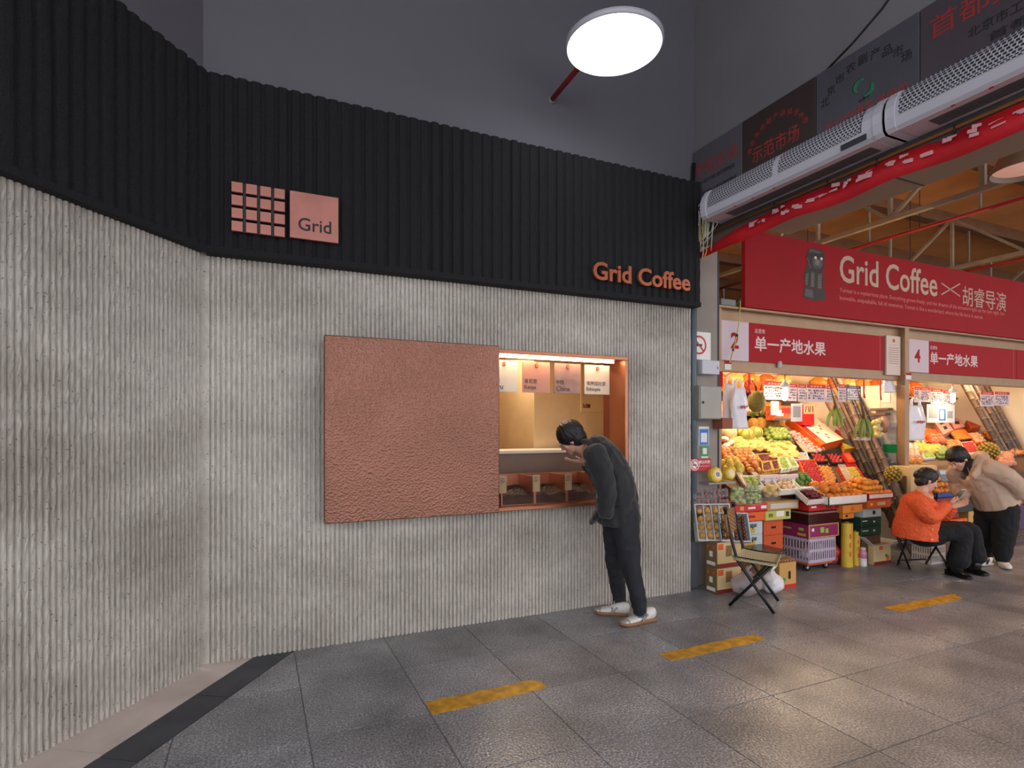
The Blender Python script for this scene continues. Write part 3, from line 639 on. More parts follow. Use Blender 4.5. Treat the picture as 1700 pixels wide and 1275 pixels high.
# bean boxes
m_bean = M('coffee_bean', (58, 34, 24), .45, oran=.2); m_heap = M('bean_heap', (66, 38, 25), .6, var=.5, vs=120, bump=.8, bs=150)
m_tag = M('tan_tag', (196, 160, 120), .7, var=.08, vs=20); rb_ = random.Random(11)
xs = [1.66, 1.75, 2.044, 2.339, 2.634, 2.848]
wh = ['at left beside the copper panel', 'second from the left', 'in the middle before the leaning man', 'right, behind the leaning man', 'farthest right, behind the leaning man']
for k in range(1, 5):
    x0, x1 = xs[k], xs[k + 1]; t = thing('bean_box', 'copper coffee bean box ' + wh[k - 1], 'bean box', ((x0 + x1) / 2, 4.25, .885), 0, 'bean boxes in the coffee window'); w = (x1 - x0) / 2
    def pt(nm, m, *a): b = MB(); b.bbox(*a, .0015); return b.build(nm, m, t)
    pt('side_panel', m_copper2, -w, -w + .012, -.15, .15, 0, .225); pt('side_panel', m_copper2, w - .008, w, -.15, .15, 0, .225); pt('back_panel', m_copper2, -w + .012, w - .008, .14, .15, 0, .225); pt('base', m_copper2, -w + .012, w - .008, -.15, .14, 0, .006)
    h = MB(); n = 14; vs = []; fs = []
    hz = lambda u, v: .075 + .05 * v + .035 * mnoise.noise(Vector((u * 3 + k * 7, v * 3, 0)))
    for i in range(n + 1):
        for j in range(n + 1):
            u, v = i / n, j / n; vs.append((-w + .013 + (2 * w - .022) * u, -.148 + .287 * v, hz(u, v)))
    for i in range(n):
        for j in range(n): fs.append((i * (n + 1) + j, (i + 1) * (n + 1) + j, (i + 1) * (n + 1) + j + 1, i * (n + 1) + j + 1))
    o0 = len(vs)
    for i in range(n + 1): vs.append((-w + .013 + (2 * w - .022) * i / n, -.148, .007))
    for i in range(n): fs.append((i * (n + 1), o0 + i, o0 + i + 1, (i + 1) * (n + 1)))
    h.add(vs, fs, True)
    for q in range(420):
        u, v = rb_.random(), rb_.random() ** 1.6; c = (-w + .02 + (2 * w - .036) * u, -.14 + .27 * v, hz(u, v) + .002)
        T = Matrix.Translation(c) @ Matrix.Rotation(rb_.uniform(0, PI), 4, 'Z') @ Matrix.Rotation(rb_.uniform(-.6, .6), 4, 'X'); h.ell((0, 0, 0), (.0055, .0038, .003), 6, 4, T)
    ho = h.build('coffee_beans', [m_heap], t); ho['kind'] = 'stuff'
    if k < 4:
        b = MB(); b.bbox(-w - .02, -w + .045, -.158, -.154, .10, .235, .001); tg = b.build('label_tag', m_tag, t)
        b = MB()
        for q in range(4): b.box(-w - .012, -w + .03 - q % 2 * .012, -.1586, -.158, .215 - q * .012, .219 - q * .012)
        b.build('print', m_txt_dk, tg)['kind'] = 'stuff'
# unseen ceiling lamp, added to light the shop room
lt = thing('added_shop_lamp', 'flat round lamp on the shop ceiling behind the window', 'lamp', (2.3, 5.2, 2.53))
b = MB(); b.lathe([(.20, 0), (.22, .01), (.22, .02), (.1, .02)], 24); b.build('diffuser', M('shop_lamp_glow', (255, 240, 220), .5, emit=(255, 232, 200), estr=30), lt)
# ================================================================== FRUIT STALL FRAMES, SIGNS, BANNER
def lightpt(name, loc, power, col, parent, size=.04):
    l = bpy.data.lights.new(name, 'POINT'); l.energy = power; l.color = col; l.shadow_soft_size = size
    o = bpy.data.objects.new(name, l); COL.objects.link(o); o.parent = parent; o.location = loc; return o
WARM = (1.0, .74, .46)
def post(x0, x1, y0, y1, z1, lab):
    b = MB(); b.bbox(x0, x1, y0, y1, 0, z1, .004); return tag(b.build('stall_post', m_tan, org=((x0 + x1) / 2, (y0 + y1) / 2, 0)), lab, 'post', 'tan metal posts of the fruit stalls')
post(4.30, 4.375, 4.46, 4.54, 2.74, 'tan metal post at the left end of the first fruit stall')
post(7.345, 7.43, 4.44, 4.54, 2.74, 'tan metal post between the two fruit stalls')
b = MB(); b.bbox(4.30, 11.4, 4.52, 4.60, 2.09, 2.75, .006); bm_ = tag(b.build('stall_beam', m_tan), 'long tan metal beam carrying the red stall signs', 'beam')
b = MB(); b.bbox(4.28, 11.4, 4.44, 4.66, 2.735, 2.76, .003); b.build('top_ledge', m_tan, bm_)
m_sred = M('sign_red', (168, 16, 28), .6, spec=.25, var=.03, vs=3); m_swht = M('sign_white', (212, 192, 200), .5); m_stxt = M('sign_lettering', (226, 202, 198), .5)
def stall_sign(x0, x1, x2, num, tx0, tx1, lab):
    t = thing('stall_sign', lab, 'sign', ((x0 + x2) / 2, 4.51, 2.2), 0, 'red signs over the fruit stalls')
    if x1 > x0:
        b = MB(); b.bbox(x0, x1, 4.493, 4.515, 2.205, 2.62, .002); n_ = b.build('number_board', m_swht, t, world=True)
        text('lettering', num, m_sred, n_, ((x0 + x1) / 2, 4.4925, 2.33), height=.17, ext=.001, align='CENTER', bold=.03)
    b = MB(); b.bbox(x1, x2, 4.495, 4.515, 2.205, 2.62, .002); r_ = b.build('red_board', m_sred, t, world=True)
    if tx0:
        text('lettering', '这里有', m_stxt, r_, (tx0, 4.4945, 2.515), height=.048, ext=.001)
        text('lettering', '单一产地水果', m_stxt, r_, (tx0, 4.4945, 2.32), width=tx1 - tx0, height=.165, ext=.001, bold=.018)
    b = MB(); b.box(x2 - .085, x2 - .08, 4.4942, 4.4955, 2.207, 2.618); b.build('seam', M('seam_pink', (220, 120, 120), .5), r_, world=True)
stall_sign(4.385, 4.786, 7.03, '2', 4.873, 5.98, 'red sign with white number 2 board over the first stall')
stall_sign(7.445, 7.92, 9.99, '4', 7.95, 9.02, 'red sign with white number 4 board over the second stall')
stall_sign(10.0, 10.0, 11.3, '', None, None, 'plain red sign at the right edge beside the number 4 sign')
b = MB(); b.bbox(7.06, 7.335, 4.488, 4.512, 2.15, 2.635, .002); cert = tag(b.build('certificate', M('paper_pinkish', (226, 204, 190), .6)), 'pale framed certificate on the beam between the two red signs', 'certificate')
b = MB(); b.lathe([(.001, 0), (.022, 0), (.022, .002), (.001, .002)], 16, T=Matrix.Translation((7.2, 4.488, 2.575)) @ Matrix.Rotation(PI / 2, 4, 'X')); b.build('seal', M('gold_red', (200, 110, 50), .5), cert)
b = MB()
for k in range(9): b.box(7.10, 7.10 + (.19 if k else .15), 4.4868, 4.488, 2.52 - k * .027 - (.012 if k else 0), 2.526 - k * .027 - (.004 if not k else .012))
b.build('print_lines', M('print_grey', (150, 128, 118), .6), cert)['kind'] = 'stuff'
# large red banner
BYF = 4.42
bn = thing('shop_banner', 'large red banner reading Grid Coffee with stone lion picture', 'banner', (7.6, BYF, 2.76))
b = MB(); b.bbox(4.655, 11.2, BYF, BYF + .05, 2.763, 3.575, .003); pan = b.build('panel', M('banner_red', (160, 8, 24), .6, spec=.25, var=.05, vs=2), bn, world=True)
YB = BYF - .0015; m_cr = M('banner_cream', (196, 170, 148), .5)
X_ = lambda px: XatY(px, YB)
text('lettering', 'Grid Coffee', m_cr, pan, (X_(1394), YB, 3.175), width=X_(1556) - X_(1394), height=.318, ext=.001, bold=.012)
b = MB()
for (a, c) in (((1563, 470), (1594, 492)), ((1563, 489), (1594, 471))):
    p, q = atY(*a, YB), atY(*c, YB); d = (q - p).normalized(); nrm = Vector((-d.z, 0, d.x)) * .008; b.slab([p - nrm, q - nrm, q + nrm, p + nrm], .001)
b.build('cross_mark', m_cr, pan, world=True)['kind'] = 'stuff'
text('lettering', '胡睿导演', m_cr, pan, (X_(1598), YB, 3.115), width=X_(1670) - X_(1598), height=.262, ext=.001)
text('small_print', 'Yunnan is a mysterious place. Everything grows freely, and the dreams of the ancestors light up the dark night. Un-', M('banner_pink', (214, 120, 116), .5), pan, (X_(1394), YB, 3.045), width=X_(1668) - X_(1394), height=.066, ext=.0006)['kind'] = 'stuff'
text('small_print', 'knowable, unspeakable, full of reverence. Yunnan is like a wonderland, where the life force is eternal.', MATS['banner_pink'], pan, (X_(1394), YB, 2.955), width=X_(1632) - X_(1394), height=.066, ext=.0006)['kind'] = 'stuff'
# printed stone lion: flat layered print on the banner
lx0, lz0 = X_(1333), 2.935; lw_, lh = X_(1371) - X_(1333), .57
def P2(u, v, k=0): return (lx0 + lw_ * u, YB - .0006 * k, lz0 + lh * v)
def shape(pts, k, m, nm='print'):
    b = MB(); b.slab([P2(u, v, k) for u, v in pts], .0006); return b.build(nm, m, pan, world=True)
ml = [M('print_black', (34, 30, 30), .5), M('print_grey1', (84, 78, 76), .5), M('print_grey2', (128, 120, 116), .5), M('print_eye', (236, 226, 206), .5)]
# tone shapes of the picture
shape([(.02, .0), (.06, .22), (.98, .20), (.98, .02), (.50, -.03)], 1, ml[0], 'plinth'); shape([(.08, .045), (.10, .19), (.42, .17), (.44, .015)], 2, ml[1]); shape([(.52, .01), (.52, .16), (.94, .175), (.94, .045)], 2, ml[0])
shape([(.08, .23), (.04, .42), (.12, .60), (.20, .70), (.14, .82), (.22, .95), (.42, 1.0), (.68, .99), (.92, .95), (.96, .84), (.90, .78), (.93, .66), (.84, .58), (.90, .40), (.92, .21)][::-1], 1, ml[0], 'body_print')
shape([(.30, .98), (.64, .97), (.82, .93), (.70, .91), (.40, .92), (.26, .90)][::-1], 2, ml[1]); shape([(.40, .82), (.42, .66), (.56, .60), (.76, .62), (.86, .70), (.84, .80), (.66, .77), (.56, .78)][::-1], 2, ml[1]); shape([(.52, .78), (.52, .68), (.70, .68), (.72, .78), (.62, .80)][::-1], 3, ml[2])
shape([(.36, .54), (.32, .24), (.48, .23), (.50, .52)][::-1], 2, ml[1]); shape([(.64, .52), (.62, .23), (.80, .22), (.82, .52)][::-1], 2, ml[1]); shape([(.10, .48), (.08, .26), (.20, .25), (.24, .50)][::-1], 2, ml[1])
for k in range(5): shape([(.34 + .0 * k, .48 - k * .05), (.47, .47 - k * .05), (.47, .455 - k * .05), (.34, .465 - k * .05)][::-1], 3, ml[2]); shape([(.64, .47 - k * .05), (.79, .46 - k * .05), (.79, .445 - k * .05), (.64, .455 - k * .05)][::-1], 3, ml[2])
for k in range(4): shape([(.16 + .04 * k, .78 - .05 * k), (.22 + .04 * k, .80 - .05 * k), (.24 + .04 * k, .77 - .05 * k), (.18 + .04 * k, .74 - .05 * k)][::-1], 2, ml[1])
for u in (.54, .80):
    shape([(u + .055 * math.cos(a * PI / 5), .82 + .028 * math.sin(a * PI / 5)) for a in range(10)], 4, ml[3], 'eye_print')
shape([(.48, .655), (.64, .62), (.80, .665), (.64, .64)][::-1], 4, ml[0])
# wiring and small boxes at the left end
b = MB(); b.bbox(4.36, 4.56, 4.45, 4.62, 2.765, 2.83, .004); tag(b.build('cable_tray', M('grey_tray', (120, 126, 130), .5)), 'small grey cable box lying on the beam left of the banner', 'box')
b = MB(); b.tube([(4.60, 4.43, 2.82), (4.585, 4.435, 2.6), (4.57, 4.45, 2.45), (4.50, 4.43, 2.30), (4.38, 4.34, 2.20), (4.29, 4.27, 2.145)], .006, 6); cw = tag(b.build('hanging_cable', m_wirey), 'thin yellow electric cable hanging over the number 2 board', 'cable')
for q in ((4.573, 4.449, 2.46), (4.497, 4.428, 2.30)): b = MB(); b.ell(q, (.012, .012, .02), 6, 5); b.build('black_tape', m_cable, cw)
wbx = thing('junction_box', 'white junction box on the column below the number 2 sign', 'box', (4.0, 4.12, 2.04)); p = atY(1166, 597, 4.11); q = atY(1195, 622, 4.11)
b = MB(); b.bbox(p.x, q.x, 4.11, 4.185, q.z, p.z, .005); b.build('body', m_white, wbx, world=True); b = MB(); b.box(q.x - .03, q.x - .022, 4.108, 4.111, q.z + .05, q.z + .075); b.build('slot', m_black_p, wbx, world=True)
# steel cabinet on the column
ec = thing('electric_cabinet', 'grey steel electric cabinet mounted on the column', 'cabinet', (3.86, 4.13, 1.55)); p = atY(1161, 640, 4.04); q = atY(1197, 696, 4.04)
b = MB(); b.bbox(p.x, q.x, 4.04, 4.188, q.z, p.z, .004); b.build('body', M('grey_green_steel', (150, 150, 140), .45, metal=.2, var=.1, vs=6), ec, world=True)
b = MB(); b.bbox(p.x + .008, q.x - .008, 4.032, 4.041, q.z + .008, p.z - .008, .002); dd = b.build('door', M('grey_steel', (158, 152, 142), .45, metal=.2, var=.06, vs=4), ec, world=True)
b = MB(); b.lathe([(.011, 0), (.011, .006), (.004, .006)], 12, T=Matrix.Translation((p.x + .035, 4.032, (p.z + q.z) / 2)) @ Matrix.Rotation(PI / 2, 4, 'X')); b.build('lock', m_black_p, dd, world=True)
b = MB(); b.bbox(3.99, 4.12, 4.06, 4.185, ZatY(1190, 712, 4.1), ZatY(1190, 694, 4.1), .004); tag(b.build('red_brown_box', M('rust_brown', (150, 78, 54), .6, var=.1, vs=5)), 'rust-brown small box under the steel cabinet', 'box')
# notices on the column
def notice(px0, py0, px1, py1, Y, m, lab, th=.004, nm='notice', grp=None, cat='sign'):
    p = atY(px0, py0, Y); q = atY(px1, py1, Y); b = MB(); b.bbox(p.x, q.x, Y, Y + th, q.z, p.z, .0008); o = b.build(nm, m, org=((p.x + q.x) / 2, Y, q.z)); return tag(o, lab, cat, grp), p, q
def frame_on(o, p, q, Y, x0, z0, x1, z1, m, nm='printed_panel'):
    b = MB(); w, h = q.x - p.x, p.z - q.z; b.box(p.x + w * x0, p.x + w * x1, Y - .0012, Y - .0002, q.z + h * z0, q.z + h * z1); return b.build(nm, m, o, world=True)
m_pap = M('white_paper', (236, 232, 226), .7); m_blu = M('print_blue', (62, 120, 196), .5); m_grn = M('print_green', (36, 150, 80), .5); m_gry = M('print_mid_grey', (172, 168, 166), .6)
o, p, q = notice(1160, 708, 1177, 739, 4.184, m_pap, 'blue and white payment card on the column', cat='card'); frame_on(o, p, q, 4.184, .06, .02, .94, .86, m_blu); frame_on(o, p, q, 4.183, .2, .16, .8, .66, m_pap)
o, p, q = notice(1164, 741, 1175.5, 760.5, 4.184, m_pap, 'green and white payment card below the blue one', cat='card'); frame_on(o, p, q, 4.184, .0, .16, 1, 1, m_grn); frame_on(o, p, q, 4.183, .22, .34, .8, .86, m_pap)
o, p, q = notice(1145.5, 762, 1180.5, 781, 4.10, M('notice_red', (196, 36, 48), .5), 'red no-smoking notice with white round symbol on the column')
w = q.x - p.x; h = p.z - q.z
def disc(c, r, Y, m, nm, par, r0=0, n=28):
    b = MB(); T = Matrix.Translation((c[0], Y, c[1])) @ Matrix.Rotation(PI / 2, 4, 'X')
    if r0: vs = [(rr * math.cos(2 * PI * j / n), rr * math.sin(2 * PI * j / n), .0006) for rr in (r, r0) for j in range(n)]; b.add(vs, [(j, (j + 1) % n, n + (j + 1) % n, n + j) for j in range(n)], False, T)
    else: b.lathe([(r, 0), (r, .0006)], n, False, T)
    return b.build(nm, m, par, world=True)
def nosmoke(c, r, Y, par):
    disc(c, r, Y, m_pap, 'symbol_disc', par); rg = disc(c, r * .86, Y - .0004, MATS['notice_red'], 'ring', par, r * .68)
    b = MB(); b.box(-r * .5, r * .35, -.0014, -.0008, -r * .12, r * .10, Matrix.Translation((c[0], Y, c[1]))); b.build('cigarette', m_txt_dk, par, world=True)
    b = MB(); b.box(-r * .75, r * .75, -.0022, -.0016, -r * .08, r * .08, Matrix.Translation((c[0], Y, c[1])) @ Matrix.Rotation(PI / 4, 4, 'Y')); b.build('slash', MATS['notice_red'], par, world=True)
nosmoke((p.x + h * .50, q.z + h * .5), h * .46, 4.0985, o)
text('lettering', '禁止吸烟', m_pap, o, (p.x + w * .42, 4.0992, q.z + h * .58), width=w * .52, height=h * .28, ext=.0006, bold=.02)
text('lettering', 'No smoking in this area', m_pap, o, (p.x + w * .42, 4.0992, q.z + h * .32), width=w * .5, height=h * .12, ext=.0004)
text('lettering', '12345', m_pap, o, (p.x + w * .5, 4.0992, q.z + h * .14), width=w * .4, height=h * .1, ext=.0004) if False else None
o, p, q = notice(1163, 551, 1180, 598, 4.186, m_pap, 'white round no-smoking poster partly behind the corner pipe'); h = p.z - q.z
b = MB(); b.bbox(3.655, p.x, 4.186, 4.19, q.z, p.z, .0008); b.build('left_half', m_pap, o, world=True)
nosmoke((p.x - .02, q.z + h * .52), h * .40, 4.1845, o)
# small red and white price slips on the beam
for i, (a, b_, c, d, lab) in enumerate([(1203, 599, 1214, 614, 'tiny red-topped slip at the left end of the beam'), (1504, 619, 1513, 630, 'tiny red-topped slip on the post right of the certificate')]):
    o, p, q = notice(a, b_, c, d, 4.515 if i == 0 else 4.436, m_pap, lab, grp='red-topped slips'); frame_on(o, p, q, 4.515 if i == 0 else 4.436, 0, .66, 1, 1, m_sred)
b = MB(); q = atY(1294, 604, 4.50); b.lathe([(.018, 0), (.026, .02), (.026, .06), (.012, .07)], 12, c=(q.x, q.y, q.z - .04)); tag(b.build('white_sensor', m_white), 'small white sensor fixed under the number 2 sign', 'sensor')
o, p, q = notice(1187, 616, 1200, 642, 4.43, m_sred, 'red leaflet hanging beside the white plastic bags')

# ---- partitions and back walls
b = MB(); b.box(4.2, 11.4, 6.25, 6.33, 0, 3.0); struct(b.build('wall_stall_back', M('stall_back', (196, 176, 150), .7, var=.06, vs=2)))
for nm, q in (('wall_partition_middle', (7.37, 7.40, 4.56, 6.25, 0, 2.05)), ('wall_partition_right', (11.0, 11.03, 4.56, 6.25, 0, 2.7)), ('wall_partition_left', (4.22, 4.25, 4.64, 6.25, 0, 2.7))):
    b = MB(); b.box(*q); struct(b.build(nm, M('partition_white', (224, 214, 198), .6, var=.04, vs=3)))
# display stands (sloping body below the fruit)
ST = dict(Y0=4.0, z0=.72, k=.47)
def slz(Y): return ST['z0'] + ST['k'] * (Y - ST['Y0'])
m_shelf = M('stand_wood', (120, 86, 58), .7, var=.2, vs=5)
for x0, x1, lab in ((4.40, 6.55, 'sloping wooden display stand of the first fruit stall'), (7.50, 10.9, 'sloping wooden display stand of the second fruit stall')):
    prof = [(4.42, 0), (6.2, 0), (6.2, slz(6.2) - .03), (4.42, slz(4.42) - .03)]; t = thing('display_stand', lab, 'stand', ((x0 + x1) / 2, 5.3, 0), 0, 'sloping display stands')
    b = MB(); b.add([(x0, y, z) for y, z in prof] + [(x1, y, z) for y, z in prof], [(0, 1, 2, 3), (7, 6, 5, 4), (0, 4, 5, 1), (1, 5, 6, 2), (2, 6, 7, 3), (3, 7, 4, 0)]); b.build('body', m_shelf, t, world=True)
    f0 = 4.36; b = MB(); b.add([(x0, f0, slz(f0) - .03), (x1, f0, slz(f0) - .03), (x1, 6.2, slz(6.2) - .03), (x0, 6.2, slz(6.2) - .03), (x0, f0, slz(f0) - .006), (x1, f0, slz(f0) - .006), (x1, 6.2, slz(6.2) - .006), (x0, 6.2, slz(6.2) - .006)], [(3, 2, 1, 0), (4, 5, 6, 7), (0, 1, 5, 4), (1, 2, 6, 5), (2, 3, 7, 6), (3, 0, 4, 7)]); b.build('sloping_top', M('stand_cover', (112, 80, 56), .7, var=.1, vs=4), t, world=True)
# ---- lamps of the stalls
def bulb(c, lab, power=3.0, L=.14, drop=.22):
    t = thing('stall_bulb', lab, 'lamp', c, 0, 'bare bulbs of the fruit stalls')
    b = MB(); b.lathe([(.004, -L / 2), (.026, -L / 2 + .012), (.030, 0), (.026, L / 2 - .01), (.018, L / 2)], 14); b.build('bulb', M('bulb_glow', (255, 245, 225), .4, emit=(255, 226, 176), estr=14), t)
    b = MB(); b.lathe([(.018, L / 2), (.05, L / 2 + .02), (.045, L / 2 + .05), (.016, L / 2 + .075), (.016, L / 2 + .10)], 14); b.build('socket', m_white, t)
    b = MB(); b.tube([(0, 0, L / 2 + .1), (0, 0, L / 2 + .1 + drop)], .004, 6); b.build('cord', m_cable, t)
    lightpt('bulb_light', (0, 0, -L / 2 - .05), power, WARM, t)
q = atY(1303, 655, 4.55); bulb(q, 'glowing bare bulb hanging in front of the price sheets, first stall')
q = atY(1582, 661, 4.60); bulb(q, 'glowing bare bulb hanging behind the price sheets, second stall', L=.12)
def added_tube_light(x0, x1, Y, z, lab, power):  # unseen tubes, added behind the beam to brighten the fruit
    t = thing('added_tube_light', lab, 'lamp', ((x0 + x1) / 2, Y, z), 0, 'tube lights behind the stall beam')
    b = MB(); b.tube([(x0, Y, z), (x1, Y, z)], .014, 10); b.build('tube', M('tube_glow', (255, 246, 230), .4, emit=(255, 222, 172), estr=power), t, world=True)
    b = MB(); b.bbox(x0 - .03, x1 + .03, Y - .008, Y + .008, z + .016, z + .05, .002); b.build('housing', m_white, t, world=True)
    for x in (x0 + .15, x1 - .15): b = MB(); b.tube([(x, Y, z + .05), (x, 4.60, 2.70)], .005, 6); b.build('hanger', m_cable, t, world=True)
added_tube_light(4.6, 5.7, 5.02, 2.30, 'glowing tube light behind the beam, left part of first stall', 145)
added_tube_light(5.9, 7.1, 5.02, 2.30, 'glowing tube light behind the beam, right part of first stall', 145)
added_tube_light(7.7, 8.8, 5.02, 2.30, 'glowing tube light behind the beam, left part of second stall', 145)
added_tube_light(9.2, 10.4, 5.02, 2.30, 'glowing tube light behind the beam, right part of second stall', 145)
# ================================================================== FRUIT, TRAYS, CARTONS
NS = Vector((0, -ST['k'], 1)).normalized()
def slope(px, py, up=0.0):
    v = ray(px, py); d = (ST['z0'] - CAMZ - ST['k'] * ST['Y0']) / (v.z - ST['k'] * v.y); return Vector((v.x * d, v.y * d, CAMZ + v.z * d)) + NS * up
RF = random.Random(42)
def fmat(name, col, rough=.35, **k):
    g_ = (col[0] + col[1] + col[2]) / 3; col = tuple(c * .84 + (g_ * .5 + 70) * .16 for c in col); return M(name, col, rough, oran=k.pop('oran', .12), var=k.pop('var', .15), vs=k.pop('vs', 14), **k)
FM = {}
def fruit_mesh(kind, r, mat, sq=1.0, n=10, m=7):
    key = (kind, round(r, 4), mat.name)
    if key in FM: return FM[key]
    b = MB()
    if kind == 'apple':
        prof = []
        for i in range(m + 2):
            ph = PI * i / (m + 1); rr = math.sin(ph); z = -math.cos(ph); 
            if i in (0, m + 1): rr = .08; z *= .72
            prof.append((r * rr, r * z * .92))
        b.lathe(prof, n)
    elif kind == 'pear': b.lathe([(.1 * r, -r), (.7 * r, -.85 * r), (r, -.3 * r), (.9 * r, .2 * r), (.5 * r, .8 * r), (.3 * r, 1.1 * r), (.1 * r, 1.2 * r)], n)
    elif kind == 'straw': b.lathe([(.1 * r, -1.2 * r), (.5 * r, -.7 * r), (.9 * r, 0), (.95 * r, .45 * r), (.5 * r, .8 * r)], 8)
    elif kind == 'banana':
        pts = [(r * 4 * math.sin(a), 0, r * 4 * (1 - math.cos(a))) for a in [(-.75 + 1.5 * i / 8) for i in range(9)]]
        b.tube(pts, [r * q for q in (.3, .65, .9, 1, 1, 1, .9, .6, .28)], 6)
    else: b.ell((0, 0, 0), (r, r, r * sq), n, m)
    FM[key] = b.mesh(kind, mat); return FM[key]
def put(mesh, name, loc, label, cat, group, rot=None):
    o = bpy.data.objects.new(name, mesh); COL.objects.link(o); o.location = loc
    o.rotation_euler = rot if rot else (RF.uniform(-.5, .5), RF.uniform(-.5, .5), RF.uniform(0, 6.3)); return tag(o, label, cat, group)
def bil(Q, u, v): return (Q[0] * (1 - u) + Q[1] * u) * (1 - v) + (Q[3] * (1 - u) + Q[2] * u) * v
def pile(name, label, cat, mesh, r, quad, sp=None, layers=1, jit=.25, lift=.0, pts3=False, flat=False, rotf=None, grp=None):
    Q = [Vector(p) if pts3 else slope(*p) for p in quad]; sp = sp or 2.02 * r; out = []
    for L in range(layers):
        nu = max(1, int(((Q[1] - Q[0]).length + (Q[2] - Q[3]).length) / 2 / sp) - L); nv = max(1, int(((Q[3] - Q[0]).length + (Q[2] - Q[1]).length) / 2 / (sp * .92)) - L)
        for j in range(nv):
            for i in range(nu):
                u = (i + .5 + (.25 if j % 2 else -.25) * (nu > 2)) / nu; v = (j + .5) / nv
                if L: u = .5 + (u - .5) * (1 - .25 * L); v = .5 + (v - .5) * (1 - .25 * L)
                p = bil(Q, min(.97, max(.03, u + RF.uniform(-jit, jit) / nu * .5)), min(.97, max(.03, v + RF.uniform(-jit, jit) / nv * .5)))
                p = p + (UP if flat else NS) * (lift + r * (.95 + 1.45 * L))
                out.append(put(mesh, name, p, label, cat, grp or label.split(',')[0][:60], rotf() if rotf else None))
    return out
def tray(name, label, quad, h, mat, cat='tray', th=.008, group=None, pts3=False, floor_m=None, lift=0, nrm=None, base=True):
    Q = [Vector(p) if pts3 else slope(*p) for p in quad]; n = Vector(nrm) if nrm else NS; c = sum(Q, Vector()) / 4 + n * lift
    t = thing(name, label, cat, c, 0, group); Q = [q + n * lift for q in Q]
    if base: b = MB(); b.slab([Q[3], Q[2], Q[1], Q[0]], .006); b.build('base', floor_m or mat, t, world=True)
    for i in range(4):
        a, d = Q[i], Q[(i + 1) % 4]; inn = ((c - (a + d) / 2)); inn -= n * inn.dot(n); e = (d - a).normalized(); inn -= e * inn.dot(e); inn = inn.normalized() * th
        b = MB(); lo = [a - n * .004, d - n * .004, d + inn - n * .004, a + inn - n * .004]; hi = [x + n * (h + .004) for x in lo]; b.add([*lo, *hi], [(3, 2, 1, 0), (4, 5, 6, 7), (0, 1, 5, 4), (1, 2, 6, 5), (2, 3, 7, 6), (3, 0, 4, 7)]); b.build('side', mat, t, world=True)
    return t, Q
cardm = M('tray_white', (232, 226, 216), .6, var=.05, vs=8); foam = M('foam_white', (244, 240, 232), .7); kraft = M('kraft', (186, 140, 88), .75, var=.08, vs=6)
orange_c = M('carton_orange', (232, 96, 28), .55, var=.05, vs=4); red_c = M('carton_red', (204, 36, 34), .5, var=.06, vs=5); blk_t = M('black_tray', (36, 28, 26), .4)
film = M('clear_film', (240, 240, 240), .15, alpha=.22, spec=.6)
m_apple_g = fmat('green_apple', (138, 164, 68)); m_apple_r = fmat('red_apple', (200, 62, 46), tint=(226, 170, 84), var=.3, vs=18); m_peach = fmat('pink_peach', (240, 150, 126), tint=(250, 206, 150), var=.3)
m_yel = fmat('yellow_fruit', (244, 206, 74)); m_tanp = fmat('tan_pear', (206, 142, 70)); m_orange = fmat('orange_peel', (242, 128, 24), bump=.15, bs=200, bd=.001); m_tang = fmat('tangerine_peel', (248, 146, 36), bump=.15, bs=200, bd=.001)
m_cherry = fmat('dark_cherry', (112, 18, 24), .2); m_jujube = fmat('green_jujube', (172, 196, 76), .3); m_lime = fmat('lime', (92, 142, 48)); m_straw = fmat('strawberry', (214, 32, 30), .3); m_net = M('yellow_foam_net', (246, 222, 134), .8); m_netw = M('white_foam_net', (250, 240, 232), .8)
m_leaf = M('leaf_green', (48, 96, 40), .4, var=.2, vs=12); m_grape = fmat('green_grape', (178, 196, 92), .25); m_apri = fmat('apricot', (244, 150, 52)); m_pom = fmat('pomelo_pale', (236, 222, 160)); m_melon = fmat('green_melon', (142, 178, 62), tint=(190, 206, 100), var=.3, vs=10); m_ban = fmat('banana_green', (150, 178, 52), .4); m_bany = fmat('banana_yellow', (236, 194, 62), .4)
G1 = 'first stall'; G2 = 'second stall'
# ---- first stall, upper left
def melon(loc, label, mat=m_melon, r=.095, bands=3, grp=None):
    t = thing('melon', label, 'melon', loc, RF.uniform(0, 6), grp); b = MB(); b.ell((0, 0, 0), (r, r, r * .93), 18, 12); b.build('rind', mat, t)
    for k in range(bands):
        b = MB(); pts = []
        for i in range(25): a = 2 * PI * i / 24; pts.append(Matrix.Rotation(k * PI / bands, 4, 'Z') @ Vector((r * 1.01 * math.cos(a), 0, r * .94 * math.sin(a))))
        b.tube(pts, [(.002, .006)] * 25, 6); b.build('ribbon', M('orange_ribbon', (236, 90, 36), .5), t)
melon(slope(1222, 726, .085), 'yellow-green melon tied with orange ribbon, left of the three by pineapples', grp='ribboned melons'); melon(slope(1235, 732, .085), 'green melon tied with orange ribbon, front middle of the three', grp='ribboned melons'); melon(slope(1250, 729, .085), 'green melon tied with orange ribbon, nearest the pineapples', grp='ribboned melons')
put(fruit_mesh('sphere', .10, m_pom, .92, 16, 10), 'pomelo', slope(1206, 729, .09), 'large pale pomelo below the white plastic bags', 'pomelo', None)
m_pine = M('pineapple_skin', (176, 128, 48), .7, var=.4, vs=60, bump=.8, bs=90, bd=.01); m_crown = M('pineapple_crown', (98, 122, 62), .6, var=.2, vs=20)
pine_src = None
